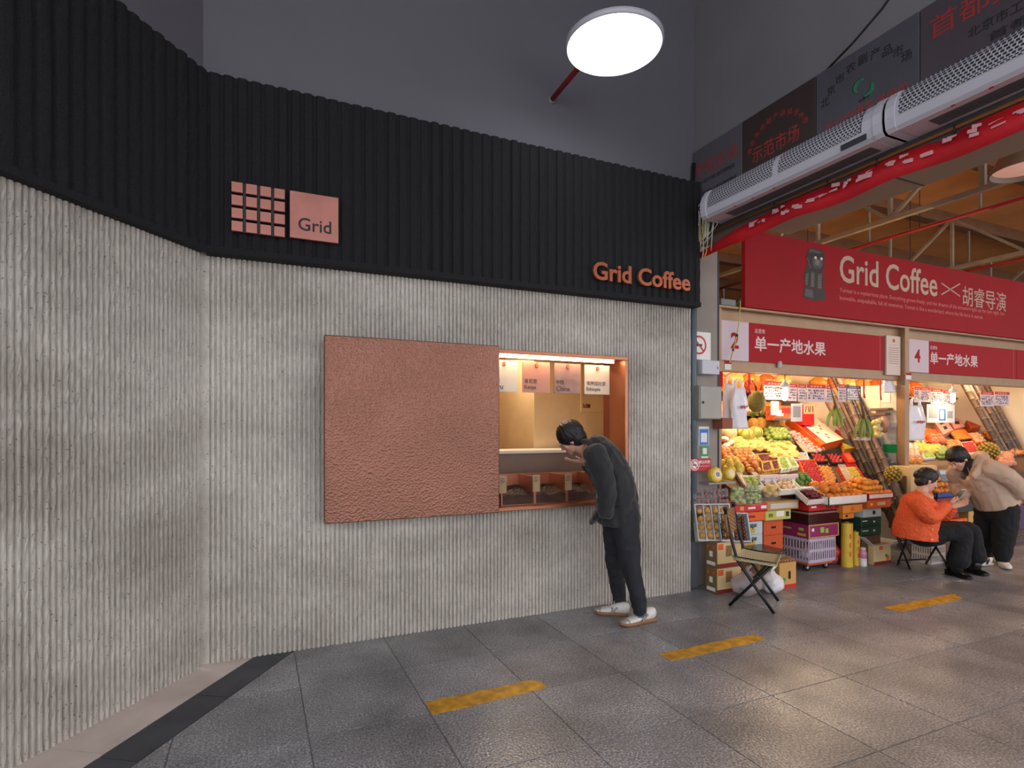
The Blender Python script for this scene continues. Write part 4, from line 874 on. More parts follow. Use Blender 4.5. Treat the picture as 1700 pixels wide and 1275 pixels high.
for k, (px, py) in enumerate([(1247, 715), (1259, 714), (1269, 712), (1279, 713), (1291, 712)]):
    lab = ['pineapple half behind the ribboned melons', 'pineapple second from the left of the row', 'middle pineapple of the row with tall crown', 'fourth pineapple of the row with wide crown', 'rightmost pineapple beside the orange carton'][k]
    p = slope(px, py, .08)
    if pine_src is None:
        t = thing('pineapple', lab, 'pineapple', p, 0, 'pineapples at the back of the stall'); b = MB(); b.lathe([(.03, -.085), (.058, -.07), (.07, -.02), (.068, .04), (.05, .08), (.025, .095)], 14); b.build('body', m_pine, t)
        b = MB()
        for i in range(26):
            a = i * 2.4; l = .17 - .002 * i + .02 * math.sin(i); tl = .75 - .026 * i; d = Vector((math.cos(a) * math.sin(tl), math.sin(a) * math.sin(tl), math.cos(tl))); w = .010
            b.tube([Vector((0, 0, .085)), Vector((0, 0, .085)) + d * l * .5, Vector((0, 0, .085)) + d * l + Vector((0, 0, -.02 * tl))], [(.002, w), (.002, w), (.0008, .001)], 4, flat=(0, 0, 1) if abs(d.z) < .9 else (1, 0, 0))
        b.build('crown', m_crown, t)['kind'] = 'stuff'; pine_src = t
    else: t = copy_tree(pine_src, None, lab); t.location = p; t.rotation_euler = (RF.uniform(-.15, .15), RF.uniform(-.15, .15), RF.uniform(0, 6))
pile('green_apple', 'glossy green apple in the heap under the pineapples', 'apple', fruit_mesh('apple', .037, m_apple_g), .037, [(1266, 717), (1302, 717), (1313, 741), (1276, 741)], layers=2)
# netted fruit: fruit + foam ring
def netted(label, mat, net, r, quad, grp, nm):
    src = None; Q = [slope(*p) for p in quad]; sp = r * 2.25; nu = int((Q[1] - Q[0]).length / sp); nv = int((Q[3] - Q[0]).length / (sp * .95))
    for j in range(nv):
        for i in range(nu):
            p = bil(Q, (i + .5 + (.2 if j % 2 else -.2)) / nu, (j + .5) / nv) + NS * r * 1.0
            if src is None:
                t = thing(nm, label, nm.split('_')[-1], p, 0, grp); b = MB(); b.ell((0, 0, 0), r, 12, 8); b.build('flesh', mat, t)
                b = MB(); n = 14; vs = []; fs = []
                for a in range(n):
                    th = 2 * PI * a / n
                    for (rr, z) in ((1.10, -.55), (1.22, .1), (1.16, .45 + .12 * (a % 2)), (1.05, -.0)): vs.append((r * rr * math.cos(th), r * rr * math.sin(th), r * z))
                for a in range(n):
                    for c in range(3): fs.append((a * 4 + c, ((a + 1) % n) * 4 + c, ((a + 1) % n) * 4 + c + 1, a * 4 + c + 1))
                b.add(vs, fs, True); b.build('foam_net', net, t); src = t
            else: t = copy_tree(src); t.location = p
            t.rotation_euler = (.5 + RF.uniform(-.25, .25), RF.uniform(-.3, .3), RF.uniform(0, 6))
netted('yellow fruit in a yellow foam net, heap below the ribboned melons', fmat('peach_yellow', (236, 170, 100), tint=(240, 208, 120), var=.3), m_net, .042, [(1209, 731), (1266, 733), (1280, 753), (1222, 750)], 'yellow netted fruit, left heap', 'netted_mango')
netted('orange-yellow fruit in a yellow foam net, heap left of the plastic tubs', m_apri, m_net, .042, [(1272, 742), (1312, 742), (1326, 765), (1278, 765)], 'orange netted fruit, right heap', 'netted_persimmon')
netted('pink peach in a white foam net beside the stall post', m_peach, m_netw, .040, [(1196, 732), (1212, 733), (1220, 748), (1197, 748)], 'netted peaches by the post', 'netted_peach')
tray('fruit_tray', 'white tray edge around the tan pears', [(1207, 746), (1241, 746), (1262, 770), (1222, 770)], .03, cardm)
pile('tan_pear', 'shiny tan pear in the white-edged tray', 'pear', fruit_mesh('apple', .034, m_tanp), .034, [(1209, 747), (1240, 747), (1250, 759), (1219, 760)])
pile('apricot', 'orange apricot in front of the tan pears', 'apricot', fruit_mesh('apple', .032, m_apri), .032, [(1220, 760), (1250, 760), (1258, 770), (1228, 770)])
pile('pink_apple', 'pink-red apple beside the stall post', 'apple', fruit_mesh('apple', .036, m_apple_r), .036, [(1196, 750), (1208, 750), (1226, 772), (1197, 770)])
pile('mango', 'yellow mango in the heap at the lower left edge', 'mango', fruit_mesh('mango', .038, m_yel, 1.45), .038, [(1196, 772), (1226, 772), (1236, 791), (1200, 789)], layers=2)
pile('striped_apple', 'red and yellow striped apple in the front heap', 'apple', fruit_mesh('apple', .039, fmat('striped_apple', (206, 74, 48), tint=(240, 186, 92), var=.3, vs=22)), .039, [(1228, 768), (1252, 768), (1262, 788), (1238, 789)], layers=2)
# cherries in wedge baskets, jujubes
def basket(quad, lab, mat, wall): 
    t, Q = tray('fruit_basket', lab, quad, .05, wall, cat='basket', floor_m=wall, group='small baskets of the first stall'); return Q
kc = M('yellow_basket', (226, 176, 82), .7)
for quad, lab, w, me, r, nm, fl_, sp in [([(1253, 760), (1287, 757), (1290, 770), (1262, 773)], 'shallow basket of dark red cherries, upper one', kc, fruit_mesh('sphere', .017, m_cherry, 1, 8, 6), .017, 'cherry', 'dark red cherry in the upper basket', None),
        ([(1262, 775), (1276, 771), (1281, 786), (1264, 788)], 'small kraft wedge basket of cherries, left of two', kc, fruit_mesh('sphere', .017, m_cherry, 1, 8, 6), .017, 'cherry', 'dark red cherry in the left wedge basket', None),
        ([(1277, 771), (1289, 769), (1293, 784), (1282, 786)], 'small kraft wedge basket of cherries, right of two', kc, fruit_mesh('sphere', .017, m_cherry, 1, 8, 6), .017, 'cherry', 'dark red cherry in the right wedge basket', None),
        ([(1289, 766), (1302, 765), (1311, 783), (1295, 785)], 'white foam tub of green jujubes, left of two', foam, fruit_mesh('jujube', .020, m_jujube, 1.2, 8, 6), .020, 'jujube', 'green jujube in the left foam tub', None),
        ([(1303, 764), (1312, 763), (1324, 780), (1312, 782)], 'white foam tub of green jujubes, right of two', foam, fruit_mesh('jujube', .018, m_jujube, 1.2, 8, 6), .018, 'jujube', 'green jujube in the right foam tub', None)]:
    basket(quad, lab, None, w); pile(nm, fl_, nm, me, r, quad, layers=1, lift=.012)
# price strip boxes below
for (a, b_, lab) in ((1262, 1294, 'pinkish-white low carton under the kraft wedge baskets'), (1295, 1326, 'pinkish-white low carton under the jujube tubs')):
    p = atY(a, 789, 4.36); q = atY(b_, 800, 4.36); t = thing('low_carton', lab, 'carton', ((p.x + q.x) / 2, 4.42, q.z), 0, 'pinkish-white low cartons')
    bx = MB(); bx.bbox(p.x, q.x, 4.36, 4.40, q.z - .02, p.z, .003); bx.build('body', M('carton_pinkwhite', (222, 204, 200), .6), t, world=True)
    for f in (.2, .55, .85): disc((p.x + (q.x - p.x) * f, (p.z + q.z) / 2), .008, 4.3595, red_c, 'red_dot', t)
    bx = MB(); bx.box(p.x + .05, q.x - .08, 4.3585, 4.3598, (p.z + q.z) / 2 - .004, (p.z + q.z) / 2 + .004); bx.build('print', m_gry, t, world=True)
# limes and pale tray, plastic tubs, strawberry and other trays
tray('foam_tray', 'white foam tray with limes', [(1306, 794), (1337, 792), (1356, 815), (1318, 816)], .05, foam, th=.012); pile('lime', 'dark green lime in the white foam tray', 'lime', fruit_mesh('sphere', .027, m_lime, .95), .027, [(1314, 795), (1336, 793), (1347, 808), (1325, 809)], lift=.012, layers=2)
tray('shallow_box', 'shallow white box of pale buns beside the limes', [(1273, 797), (1304, 795), (1328, 819), (1293, 822)], .06, cardm, th=.012); pile('pale_guava', 'pale pinkish guava in the shallow white box', 'guava', fruit_mesh('apple', .030, fmat('guava', (226, 190, 140))), .030, [(1280, 799), (1304, 797), (1320, 815), (1296, 817)], lift=.01)
tray('plastic_tub', 'bluish-white plastic tub with pink fruit, behind red strawberry tray', [(1304, 757), (1337, 757), (1341, 768), (1312, 769)], .05, M('bluewhite', (222, 228, 246), .3), cat='tub'); pile('pink_lychee', 'pink lychee in the bluish-white tub', 'lychee', fruit_mesh('sphere', .020, m_peach, 1, 8, 6), .020, [(1306, 759), (1336, 759), (1339, 767), (1313, 768)])
def punnet(quad, lab, wall, mesh, r, nm, fl_, cat, h=.035, th=.010, **k):
    tray('fruit_tray', lab, quad, h, wall, th=th, group='flat fruit trays of the first stall'); c = [sum(q[0] for q in quad) / 4, sum(q[1] for q in quad) / 4]
    qq = [(c[0] + (q[0] - c[0]) * .86, c[1] + (q[1] - c[1]) * .86) for q in quad]; pile(nm, fl_, cat, mesh, r, qq, jit=.08, lift=.004, **k)
SB = fruit_mesh('straw', .023, m_straw); rs_ = lambda: (1.9 + RF.uniform(-.2, .2), RF.uniform(-.2, .2), RF.uniform(-.4, .4))
punnet([(1324, 768), (1351, 767), (1372, 812), (1344, 815)], 'orange-edged tray of strawberries in rows, largest', orange_c, SB, .023, 'strawberry', 'strawberry in the large orange-edged tray', 'strawberry', sp=.056, rotf=rs_)
punnet([(1344, 757), (1364, 757), (1374, 770), (1352, 771)], 'black tray of strawberries, left of the two small ones', blk_t, SB, .023, 'strawberry', 'strawberry in the left black tray', 'strawberry', sp=.05, rotf=rs_)
punnet([(1369, 757), (1390, 757), (1402, 772), (1380, 773)], 'black tray of strawberries, right of the two small ones', blk_t, SB, .023, 'strawberry', 'strawberry in the right black tray', 'strawberry', sp=.05, rotf=rs_)
punnet([(1355, 776), (1376, 776), (1390, 804), (1368, 806)], 'black-edged tray of yellow-orange plums', blk_t, fruit_mesh('sphere', .024, m_apri, 1, 8, 6), .024, 'yellow_plum', 'yellow-orange plum in the black-edged tray', 'plum')
punnet([(1388, 777), (1419, 775), (1437, 803), (1404, 807)], 'red-edged tray of small yellow bananas', red_c, fruit_mesh('banana', .014, m_bany), .014, 'small_banana', 'small yellow banana in the red-edged tray', 'banana', sp=.045, rotf=lambda: (PI / 2 + RF.uniform(-.3, .3), 0, RF.uniform(-.4, .4)))
punnet([(1318, 738), (1343, 737), (1360, 755), (1334, 757)], 'clear-lidded dark tray of dried persimmons', blk_t, fruit_mesh('disc', .026, m_apri, .6), .026, 'dried_persimmon', 'pale orange persimmon in the clear-lidded tray', 'persimmon')
# clear lids
for k, (quad, lab) in enumerate([([(1318, 737), (1343, 736), (1360, 754), (1334, 756)], 'clear lid over the dried persimmon tray'), ([(1388, 776), (1400, 776), (1416, 804), (1404, 806)], 'clear film over part of the banana tray')]):
    b = MB(); b.slab([slope(*q, .045) for q in quad][::-1], .002); tag(b.build('film_cover', film), lab, 'cover')
# big tilted gift carton with red print
GQ = [(1303, 704), (1342, 700), (1395, 741), (1358, 751)]; P = [slope(*q, .0) for q in GQ]; t = thing('gift_carton', 'long cream and red strawberry gift carton lying on slope, orange side', 'carton', sum(P, Vector()) / 4)
H = NS * .11; b = MB(); b.add([*P, *[p + H for p in P]], [(0, 1, 2, 3), (7, 6, 5, 4), (0, 4, 5, 1), (1, 5, 6, 2), (2, 6, 7, 3), (3, 7, 4, 0)]); b.build('body', orange_c, t, world=True)
T4 = [p + H for p in P]; b = MB(); b.slab([bil(T4, .22, 0), bil(T4, .22, 1), bil(T4, 1, 1), bil(T4, 1, 0)], -.003); b.build('cream_top', M('cream_print', (238, 226, 208), .5), t, world=True)
b = MB(); b.slab([bil(T4, .04, .1), bil(T4, .04, .8), bil(T4, .2, .8), bil(T4, .2, .1)], -.003); b.build('red_band', red_c, t, world=True)
for k in range(9):
    u, v = RF.uniform(.32, .9), .06 + .1 * k; c = bil(T4, u, v); a = .035; e1 = (T4[1] - T4[0]).normalized() * a; e2 = (T4[3] - T4[0]).normalized() * a
    b = MB(); b.slab([c + (e1 * math.cos(q * PI / 4) + e2 * math.sin(q * PI / 4)) * .8 + NS * .0035 for q in range(8)][::-1], .0006); b.build('strawberry_print', M('print_berry', (206, 48, 44), .5), t, world=True)
def foil(quad, lab, n_lab): pile('wrapped_apple', n_lab, 'apple', fruit_mesh('apple', .036, fmat('wrapped_red', (192, 44, 46), .25, tint=(240, 210, 200), var=.3, vs=30)), .036, quad, lift=.0)
foil([(1304, 722), (1316, 720), (1368, 752), (1352, 758)], '', 'foil-wrapped red apple along the gift carton')
# oranges with leaves, tangerines
ps = [atY(1374, 826, 3.97), atY(1438, 822, 3.97)]; z1 = ps[0].z
def flat_tray(x0, x1, y0, y1, z, h, mat, lab, nm='fruit_carton'):
    t, Q = tray(nm, lab, [(x0, y1, z), (x1, y1, z), (x1, y0, z), (x0, y0, z)], h, mat, pts3=True, nrm=(0, 0, 1), cat='carton', group='open fruit cartons of the front row'); return t
OX0, OX1 = XatY(1376, 3.96), XatY(1440, 3.96); oz = ZatY(1400, 836, 3.96)
OT = flat_tray(OX0, OX1, 3.96, 4.36, oz, .075, cardm, 'white open carton full of oranges with leaves')
def pile_flat(nm, lab, cat, mesh, r, x0, x1, y0, y1, z, layers, tilt=.0):
    q = [(x0, y1, z + tilt), (x1, y1, z + tilt), (x1, y0, z), (x0, y0, z)]; return pile(nm, lab, cat, mesh, r, q, layers=layers, pts3=True, flat=True)
pile_flat('orange', 'large orange in the white open carton', 'orange', fruit_mesh('sphere', .043, m_orange, .96, 12, 9), .043, OX0 + .02, OX1 - .02, 3.98, 4.34, oz + .02, 2, .06)
for k in range(9):
    b = MB(); L = .05; b.add([(0, 0, 0), (.016, L * .4, .004), (0, L, 0), (-.016, L * .4, .004), (0, L * .45, .010)], [(0, 1, 4), (1, 2, 4), (2, 3, 4), (3, 0, 4)], True); o = b.build('orange_leaf', m_leaf); o.location = (RF.uniform(OX0 + .04, OX1 - .08), RF.uniform(3.99, 4.2), oz + .155 + RF.uniform(-.01, .02)); o.rotation_euler = (RF.uniform(-.6, .6), RF.uniform(-.6, .6), RF.uniform(0, 6)); tag(o, 'dark green leaf lying among the large oranges', 'leaf', 'leaves on the oranges')
TX0, TX1 = XatY(1441, 3.98), XatY(1484, 3.98); tz = ZatY(1460, 828, 3.98)
flat_tray(TX0, TX1, 3.98, 4.40, tz, .06, red_c, 'red and white open carton full of tangerines'); b = MB(); b.box(TX0 + .02, TX1 - .03, 3.974, 3.979, tz + .01, tz + .05); tag(b.build('carton_label', cardm), 'white printed strip on the front of the tangerine carton', 'label')
pile_flat('tangerine', 'small tangerine in the red and white carton', 'tangerine', fruit_mesh('sphere', .033, m_tang, .9), .033, TX0 + .01, TX1 - .01, 3.99, 4.38, tz + .02, 3, .05)

# ---------------- cartons of the front row (axis-aligned)
def prints(o, items, face, x0, x1, y, z0, z1, X=None):
    for k_, (u0, v0, u1, v1, m, nm) in enumerate(items):
        b = MB(); e_ = .0010 + .0005 * k_
        if face == 'front': b.box(x0 + (x1 - x0) * u0, x0 + (x1 - x0) * u1, y - e_, y + .0006, z0 + (z1 - z0) * v0, z0 + (z1 - z0) * v1)
        else: b.box(X - e_, X + .0006, y[1] + (y[0] - y[1]) * u0, y[1] + (y[0] - y[1]) * u1, z0 + (z1 - z0) * v0, z0 + (z1 - z0) * v1)
        b.build(nm, m, o, world=True)
def carton(lab, x0, x1, y0, y1, z0, z1, mat, front=(), left=(), txt=None, group=None, nm='carton', lid=None, cat='carton', tape=True):
    t = thing(nm, lab, cat, ((x0 + x1) / 2, (y0 + y1) / 2, z0), 0, group)
    b = MB(); b.bbox(x0, x1, y0, y1, z0, z1 - (.02 if lid else 0), .004); b.build('body', mat, t, world=True)
    if lid: b = MB(); b.bbox(x0 - .004, x1 + .004, y0 - .004, y1 + .004, z1 - .028, z1, .003); b.build('lid', lid, t, world=True)
    elif tape: b = MB(); b.box((x0 + x1) / 2 - .025, (x0 + x1) / 2 + .025, y0, y1, z1, z1 + .0008); b.build('tape', M('parcel_tape', (206, 176, 120), .3), t, world=True)
    prints(t, front, 'front', x0, x1, y0, z0, z1); prints(t, left, 'left', x0, x1, (y0, y1), z0, z1, x0)
    for (s, u, v, w, h, m) in (txt or []): text('lettering', s, m, t, (x0 + (x1 - x0) * u, y0 - .0050, z0 + (z1 - z0) * v), width=w, height=h, ext=.0005, bold=.01)
    return t
def byfloor(px, py): p = atZ(px, py); return p.x, p.y
def left_y(X, px): r = (px - 850) / FPX; k = (sY + cY * r) / (cY - sY * r); return X / k
m_ol = M('olive_brown_card', (128, 102, 62), .65, var=.08, vs=5); m_cream_c = M('cream_card', (226, 194, 140), .65, var=.08, vs=5); m_drk = M('dark_red_print', (138, 34, 30), .6); m_orp = M('orange_print', (226, 98, 40), .5)
cx, cy = byfloor(1190, 987); xr = XatY(1231, cy); yl = left_y(cx, 1171); zt = ZatY(1190, 944, cy)
hole = (.30, .74, .42, .86, M('hole_dark', (40, 30, 24), .9), 'hand_hole')
FR = [(.0, .0, 1, .14, m_drk, 'red_base_print'), (.02, .16, .98, .97, m_cream_c, 'cream_print'), (.04, .70, .26, .93, m_orp, 'fruit_print'), (.66, .22, .88, .40, m_orp, 'fruit_print'), (.62, .34, .78, .46, m_grn, 'leaf_print'), (.36, .42, .60, .84, M('print_line', (150, 110, 70), .6), 'picture_print')]
LF = [(.36, .40, .64, .62, m_pap, 'bird_print'), (.14, .08, .86, .22, m_pap, 'letter_print'), (.18, .72, .32, .84, m_orp, 'orange_dot'), (.66, .72, .80, .84, m_orp, 'orange_dot')]
for k in range(2): carton(('lower' if k == 0 else 'upper') + ' olive and cream fruit carton of the two by the column', cx, xr, cy, yl, k * (zt + .001), (k + 1) * zt + k * .001, m_ol, FR, LF, group='olive and cream fruit cartons')
S2 = 2 * zt + .003
def bx(x0, x1, yt, yb, Y, dep): return (XatY(x0, Y), XatY(x1, Y), Y, Y + dep, ZatY((x0 + x1) / 2, yb, Y), ZatY((x0 + x1) / 2, yt, Y))
m_pblue = M('paleblue_carton', (190, 206, 206), .6, var=.05, vs=4); m_gold = M('gold_print', (206, 166, 74), .5); m_oly = M('yellowgreen_carton', (196, 190, 92), .6, var=.05, vs=4)
a = bx(1232, 1266, 866, 887.5, 4.20, .3); carton('pale blue Grape carton, upper of two', *a, m_pblue, [(.05, .12, .62, .6, m_gold, 'gold_print')], txt=[('Grape', .12, .42, .16, .07, m_txt_dk)], group='pale blue grape cartons')
carton('pale blue Grape carton, lower of two', a[0], a[1], a[2], a[3], a[4] - .135, a[4] - .001, m_pblue, [(.05, .12, .62, .6, m_gold, 'gold_print')], txt=[('Grape', .12, .42, .16, .07, m_txt_dk)], group='pale blue grape cartons')
carton('plain kraft carton under the pale blue grape cartons', a[0], a[1], a[2], a[3], 0, a[4] - .136, kraft, tape=False)
a = bx(1226, 1270, 850, 865.5, 4.17, .3); carton('bright orange flat carton above the grape cartons', *a, orange_c, [(.38, .36, .62, .62, m_drk, 'label_print')])
a = bx(1214, 1274, 838, 850, 4.14, .4); carton('red low carton tray holding bagged grapes', *a, red_c, [(.24, .3, .34, .8, m_gold, 'gold_seal'), (.46, .4, .66, .65, m_pap, 'white_print'), (.82, .35, .97, .75, m_pap, 'white_print')]); RZ = a[5]
a = bx(1271, 1313, 847, 863, 4.16, .3); carton('yellow-green flat carton under the brown one', *a, m_oly, [(.42, .35, .72, .9, m_pap, 'shipping_label'), (.80, .3, .92, .8, m_txt_dk, 'logo_print'), (.12, .35, .28, .7, M('print_olive', (110, 120, 40), .6), 'olive_print')])
a = bx(1274, 1326, 832, 846.5, 4.14, .4); carton('kraft open carton wrapped with clear film', *a, kraft, [(.1, .2, .95, .8, M('silver_tape', (206, 196, 178), .25), 'film_band')]); BZ = a[5]
m_crt = M('orange_crate', (206, 84, 34), .55, var=.06, vs=4)
a = bx(1268, 1300, 862.5, 888, 4.22, .3); carton('orange-red crate, upper of two beside the cart', *a, m_crt, [(.38, .42, .62, .56, MATS['hole_dark'], 'hand_hole')], group='orange-red crates', tape=False)
carton('orange-red crate, lower of two beside the cart', a[0], a[1], a[2], a[3], a[4] - .165, a[4] - .001, m_crt, [(.38, .42, .62, .56, MATS['hole_dark'], 'hand_hole')], group='orange-red crates', tape=False); carton('kraft carton under the orange-red crates', a[0], a[1], a[2], a[3], 0, a[4] - .166, kraft, tape=False)
# tan carton with red base, scale and wooden slats on it
sx, sy = byfloor(1294, 978); a = (sx, XatY(1322, sy), sy, left_y(sx, 1262), 0, ZatY(1294, 935, sy))
carton('tan carton with red stripe beside the folding chair', *a, M('tan_carton', (206, 156, 84), .65, var=.06, vs=4), [(.0, .0, 1, .13, red_c, 'red_stripe'), (.52, .34, .66, .64, MATS['hole_dark'], 'hand_hole'), (.12, .26, .34, .40, m_grn, 'leaf_print')], [(.0, .0, 1, .13, red_c, 'red_stripe')]); tzc = a[5]
sc = thing('weighing_scale', 'flat steel weighing scale on the tan carton', 'scale', ((a[0] + a[1]) / 2 - .1, sy + .22, tzc + .002)); b = MB(); b.bbox(-.19, .17, -.14, .16, 0, .055, .008); b.build('body', M('scale_steel', (128, 120, 112), .35, metal=.5), sc); b = MB(); b.bbox(-.21, .19, -.15, .18, .075, .088, .005); b.build('platform', M('scale_top', (92, 86, 80), .25, metal=.6), sc); b = MB()
for q in ((-.12, -.08), (.1, -.08), (-.12, .1), (.1, .1)): b.tube([(q[0], q[1], .055), (q[0], q[1], .075)], .01, 6)
b.build('feet', m_black_p, sc)['kind'] = 'stuff'
wl = thing('wooden_rack', 'small slatted wooden rack leaning on the tan carton', 'rack', (a[1] - .12, sy + .05, tzc + .002)); T = Matrix.Rotation(.12, 4, 'X')
m_wd = M('light_wood', (190, 140, 84), .6, var=.15, vs=9); b = MB(); b.bbox(-.15, .12, -.05, .16, 0, .012, .002, T); b.build('back_board', M('brown_board', (120, 78, 44), .6), wl)
for k in range(7): b = MB(); b.bbox(-.14 + .037 * k, -.122 + .037 * k, -.045, .155, .012, .022, .001, T); b.build('slat', m_wd, wl)
# cart with basket, magenta box, clear box, red cherry carton
kx, ky = byfloor(1342, 950); kx1 = XatY(1383, ky); ky1 = ky + .42
dl = thing('dolly', 'orange wooden dolly with black castors under the lilac basket', 'dolly', ((kx + kx1) / 2, ky + .2, 0)); zd = ZatY(1342, 940, ky); b = MB(); b.bbox(kx, kx1, ky, ky1, zd, zd + .03, .004); b.build('deck', M('orange_wood', (202, 92, 46), .55, var=.15, vs=7), dl, world=True)
for (x, y) in ((kx + .04, ky + .05), (kx1 - .05, ky + .05), (kx + .04, ky1 - .05), (kx1 - .05, ky1 - .05)):
    b = MB(); T = Matrix.Translation((x, y, .036)) @ Matrix.Rotation(PI / 2, 4, 'X'); b.lathe([(.02, -.012), (.036, -.012), (.036, .012), (.02, .012)], 16, T=T); w_ = b.build('castor', m_black_p, dl, world=True); b = MB(); b.lathe([(.016, -.014), (.016, .014)], 12, T=T); b.build('hub', m_white, w_, world=True); b = MB(); b.box(x - .015, x + .015, y - .016, y + .016, .06, zd); b.build('bracket', m_tan, w_, world=True)
m_lil = M('lilac_plastic', (200, 184, 204), .4, alpha=.92); bz0, bz1 = zd + .031, ZatY(1342, 894, ky)
bk = thing('plastic_basket', 'lilac plastic basket with slotted sides on the dolly', 'basket', ((kx + kx1) / 2, ky + .2, bz0)); b = MB(); b.box(kx - .02, kx1, ky - .02, ky1, bz0, bz0 + .012); b.build('floor_panel', m_lil, bk, world=True)
for face in range(4):
    b = MB(); n = 12
    for i in range(n + 1):
        f = i / n
        if face in (0, 2): x = kx - .02 + (kx1 - kx + .02) * f; y = (ky - .02) if face == 0 else ky1; b.box(x - .008, x + .008, y - .003, y + .003, bz0, bz1)
        else: y = ky - .02 + (ky1 - ky + .02) * f; x = (kx - .02) if face == 1 else kx1; b.box(x - .003, x + .003, y - .008, y + .008, bz0, bz1)
    for z in (bz0 + .02, (bz0 + bz1) / 2, bz1 - .02):
        if face in (0, 2): y = (ky - .02) if face == 0 else ky1; b.box(kx - .02, kx1, y - .0035, y + .0035, z - .014, z + .014)
        else: x = (kx - .02) if face == 1 else kx1; b.box(x - .0035, x + .0035, ky - .02, ky1, z - .014, z + .014)
    b.build('slotted_side', m_lil, bk, world=True)
for k in range(5):
    b = MB(); c = (kx + .08 + .07 * k, ky + .1 + .05 * (k % 3), bz0 + .075 + .03 * (k % 2)); b.ell(c, (.06, .05, .055), 10, 7, jit=.12); tag(b.build('bagged_goods', [m_pap, M('bag_red', (196, 80, 84), .4), m_gry][k % 3], org=c), ['white crumpled bag', 'reddish bag', 'grey bag', 'white rolled bag', 'red bag'][k] + ' inside the lilac basket, number %s from left' % ['first', 'second', 'third', 'fourth', 'fifth'][k], 'bag', 'bags inside the lilac basket')
m_mag = M('magenta_carton', (150, 40, 96), .5, var=.05, vs=4); m_lime = M('lime_print', (150, 200, 70), .5); gz1 = ZatY(1340, 871.5, ky)
carton('magenta fruit carton with yellow edges on the lilac basket', kx - .02, kx1 + .06, ky - .02, ky1 - .02, bz1 + .002, gz1, m_mag, [(0, .92, 1, 1, m_gold, 'yellow_edge'), (0, 0, 1, .07, m_gold, 'yellow_edge'), (0, .07, .03, .92, m_gold, 'yellow_edge'), (.97, .07, 1, .92, m_gold, 'yellow_edge'), (.10, .5, .17, .72, m_pap, 'white_print'), (.38, .35, .50, .75, m_lime, 'lime_print'), (.55, .30, .64, .62, m_lime, 'lime_print')], [(.2, .5, .5, .62, m_lime, 'lime_print'), (.68, .12, .92, .32, m_gold, 'yellow_print'), (.72, .5, .86, .7, m_lime, 'lime_print')])
dz1 = ZatY(1342, 849, ky - .03); m_dkbr = M('dark_brown_tub', (58, 26, 26), .25, var=.1, vs=4)
tb = carton('dark brown glossy tub with clear rim on the magenta carton', kx - .03, kx1 + .10, ky - .03, ky1, gz1 + .002, dz1, m_dkbr, (), (), nm='storage_tub', cat='tub', tape=False); b = MB(); b.bbox(kx - .036, kx1 + .106, ky - .036, ky1 + .006, dz1 - .035, dz1 - .015, .003); b.build('clear_rim', M('rim_clear', (150, 120, 112), .2), tb, world=True)
rz1 = ZatY(1350, 835, ky - .04)
rc = carton('red carton printed with cherries under the dark fruit box', kx - .05, kx1 + .09, ky - .05, ky1, dz1 + .002, rz1, red_c, [(.48, .1, .68, .9, m_drk, 'cherry_print'), (.74, .15, .9, .85, m_drk, 'cherry_print'), (.06, .4, .2, .6, m_pap, 'white_print'), (.90, .3, .99, .5, m_pap, 'white_print')], nm='carton', tape=False)
t, Q = tray('fruit_carton', 'clear-topped box of dark cherries in front of the limes', [(1318, 818), (1344, 815), (1378, 834), (1340, 838)], .05, cardm, th=.010, group='open fruit cartons of the front row'); pile('cherry', 'dark cherry in the clear-topped front box', 'cherry', fruit_mesh('sphere', .017, m_cherry, 1, 8, 6), .017, [(1322, 819), (1345, 817), (1372, 832), (1343, 835)], lift=.006, layers=2)
t, Q = tray('fruit_carton', 'small clear box of red grapes between cherries and oranges', [(1352, 814), (1366, 813), (1388, 830), (1377, 832)], .045, cardm, th=.008, group='open fruit cartons of the front row'); pile('red_grape', 'red grape in the small clear box', 'grape', fruit_mesh('sphere', .016, fmat('red_grape', (170, 60, 44), .25), 1, 8, 6), .016, [(1354, 815), (1366, 814), (1385, 829), (1377, 830)], lift=.006)
# orange cartons, white carton, pale blue, greens
def und(lab, x0, x1, yt, yb, Y, mat, fr=(), txt=None, grp=None, dep=.32): return carton(lab, *bx(x0, x1, yt, yb, Y, dep), mat, fr, (), txt, group=grp, tape=False)
wz = oz - .004
und('orange printed carton under the white orange box, upper', 1400, 1432, 838, 851.5, 4.02, M('carton_amber', (224, 140, 58), .55, var=.05, vs=4), [(.4, .3, .55, .7, m_orp, 'fruit_print')]); und('orange printed carton under the white orange box, lower', 1400, 1418, 852, 861, 4.05, MATS['carton_amber'], [(.2, .3, .4, .7, m_txt_dk, 'dark_print')])
und('orange carton printed white under the tangerines', 1441, 1479, 828.5, 843, 4.0, M('carton_deeporange', (214, 98, 34), .55, var=.05, vs=4), [(.4, .3, .75, .65, m_cream_c, 'white_print'), (.1, .3, .2, .6, m_cream_c, 'white_print')])
und('pale blue carton under the orange tangerine carton', 1434, 1463, 843.5, 858.5, 4.06, m_pblue, [(.5, .3, .66, .7, m_txt_dk, 'bird_print')])
m_dgr = M('dark_green_carton', (24, 62, 44), .5, var=.06, vs=4)
und('dark green carton, upper of two', 1430, 1463, 859, 873.5, 4.06, m_dgr, [(.6, .4, .68, .6, m_pap, 'white_print'), (.05, .6, .3, .7, m_pap, 'white_print')], grp='dark green cartons'); und('dark green carton, lower of two', 1430, 1463, 874, 888, 4.06, m_dgr, [(.6, .4, .68, .6, m_pap, 'white_print'), (.05, .5, .35, .6, m_pap, 'white_print')], grp='dark green cartons')
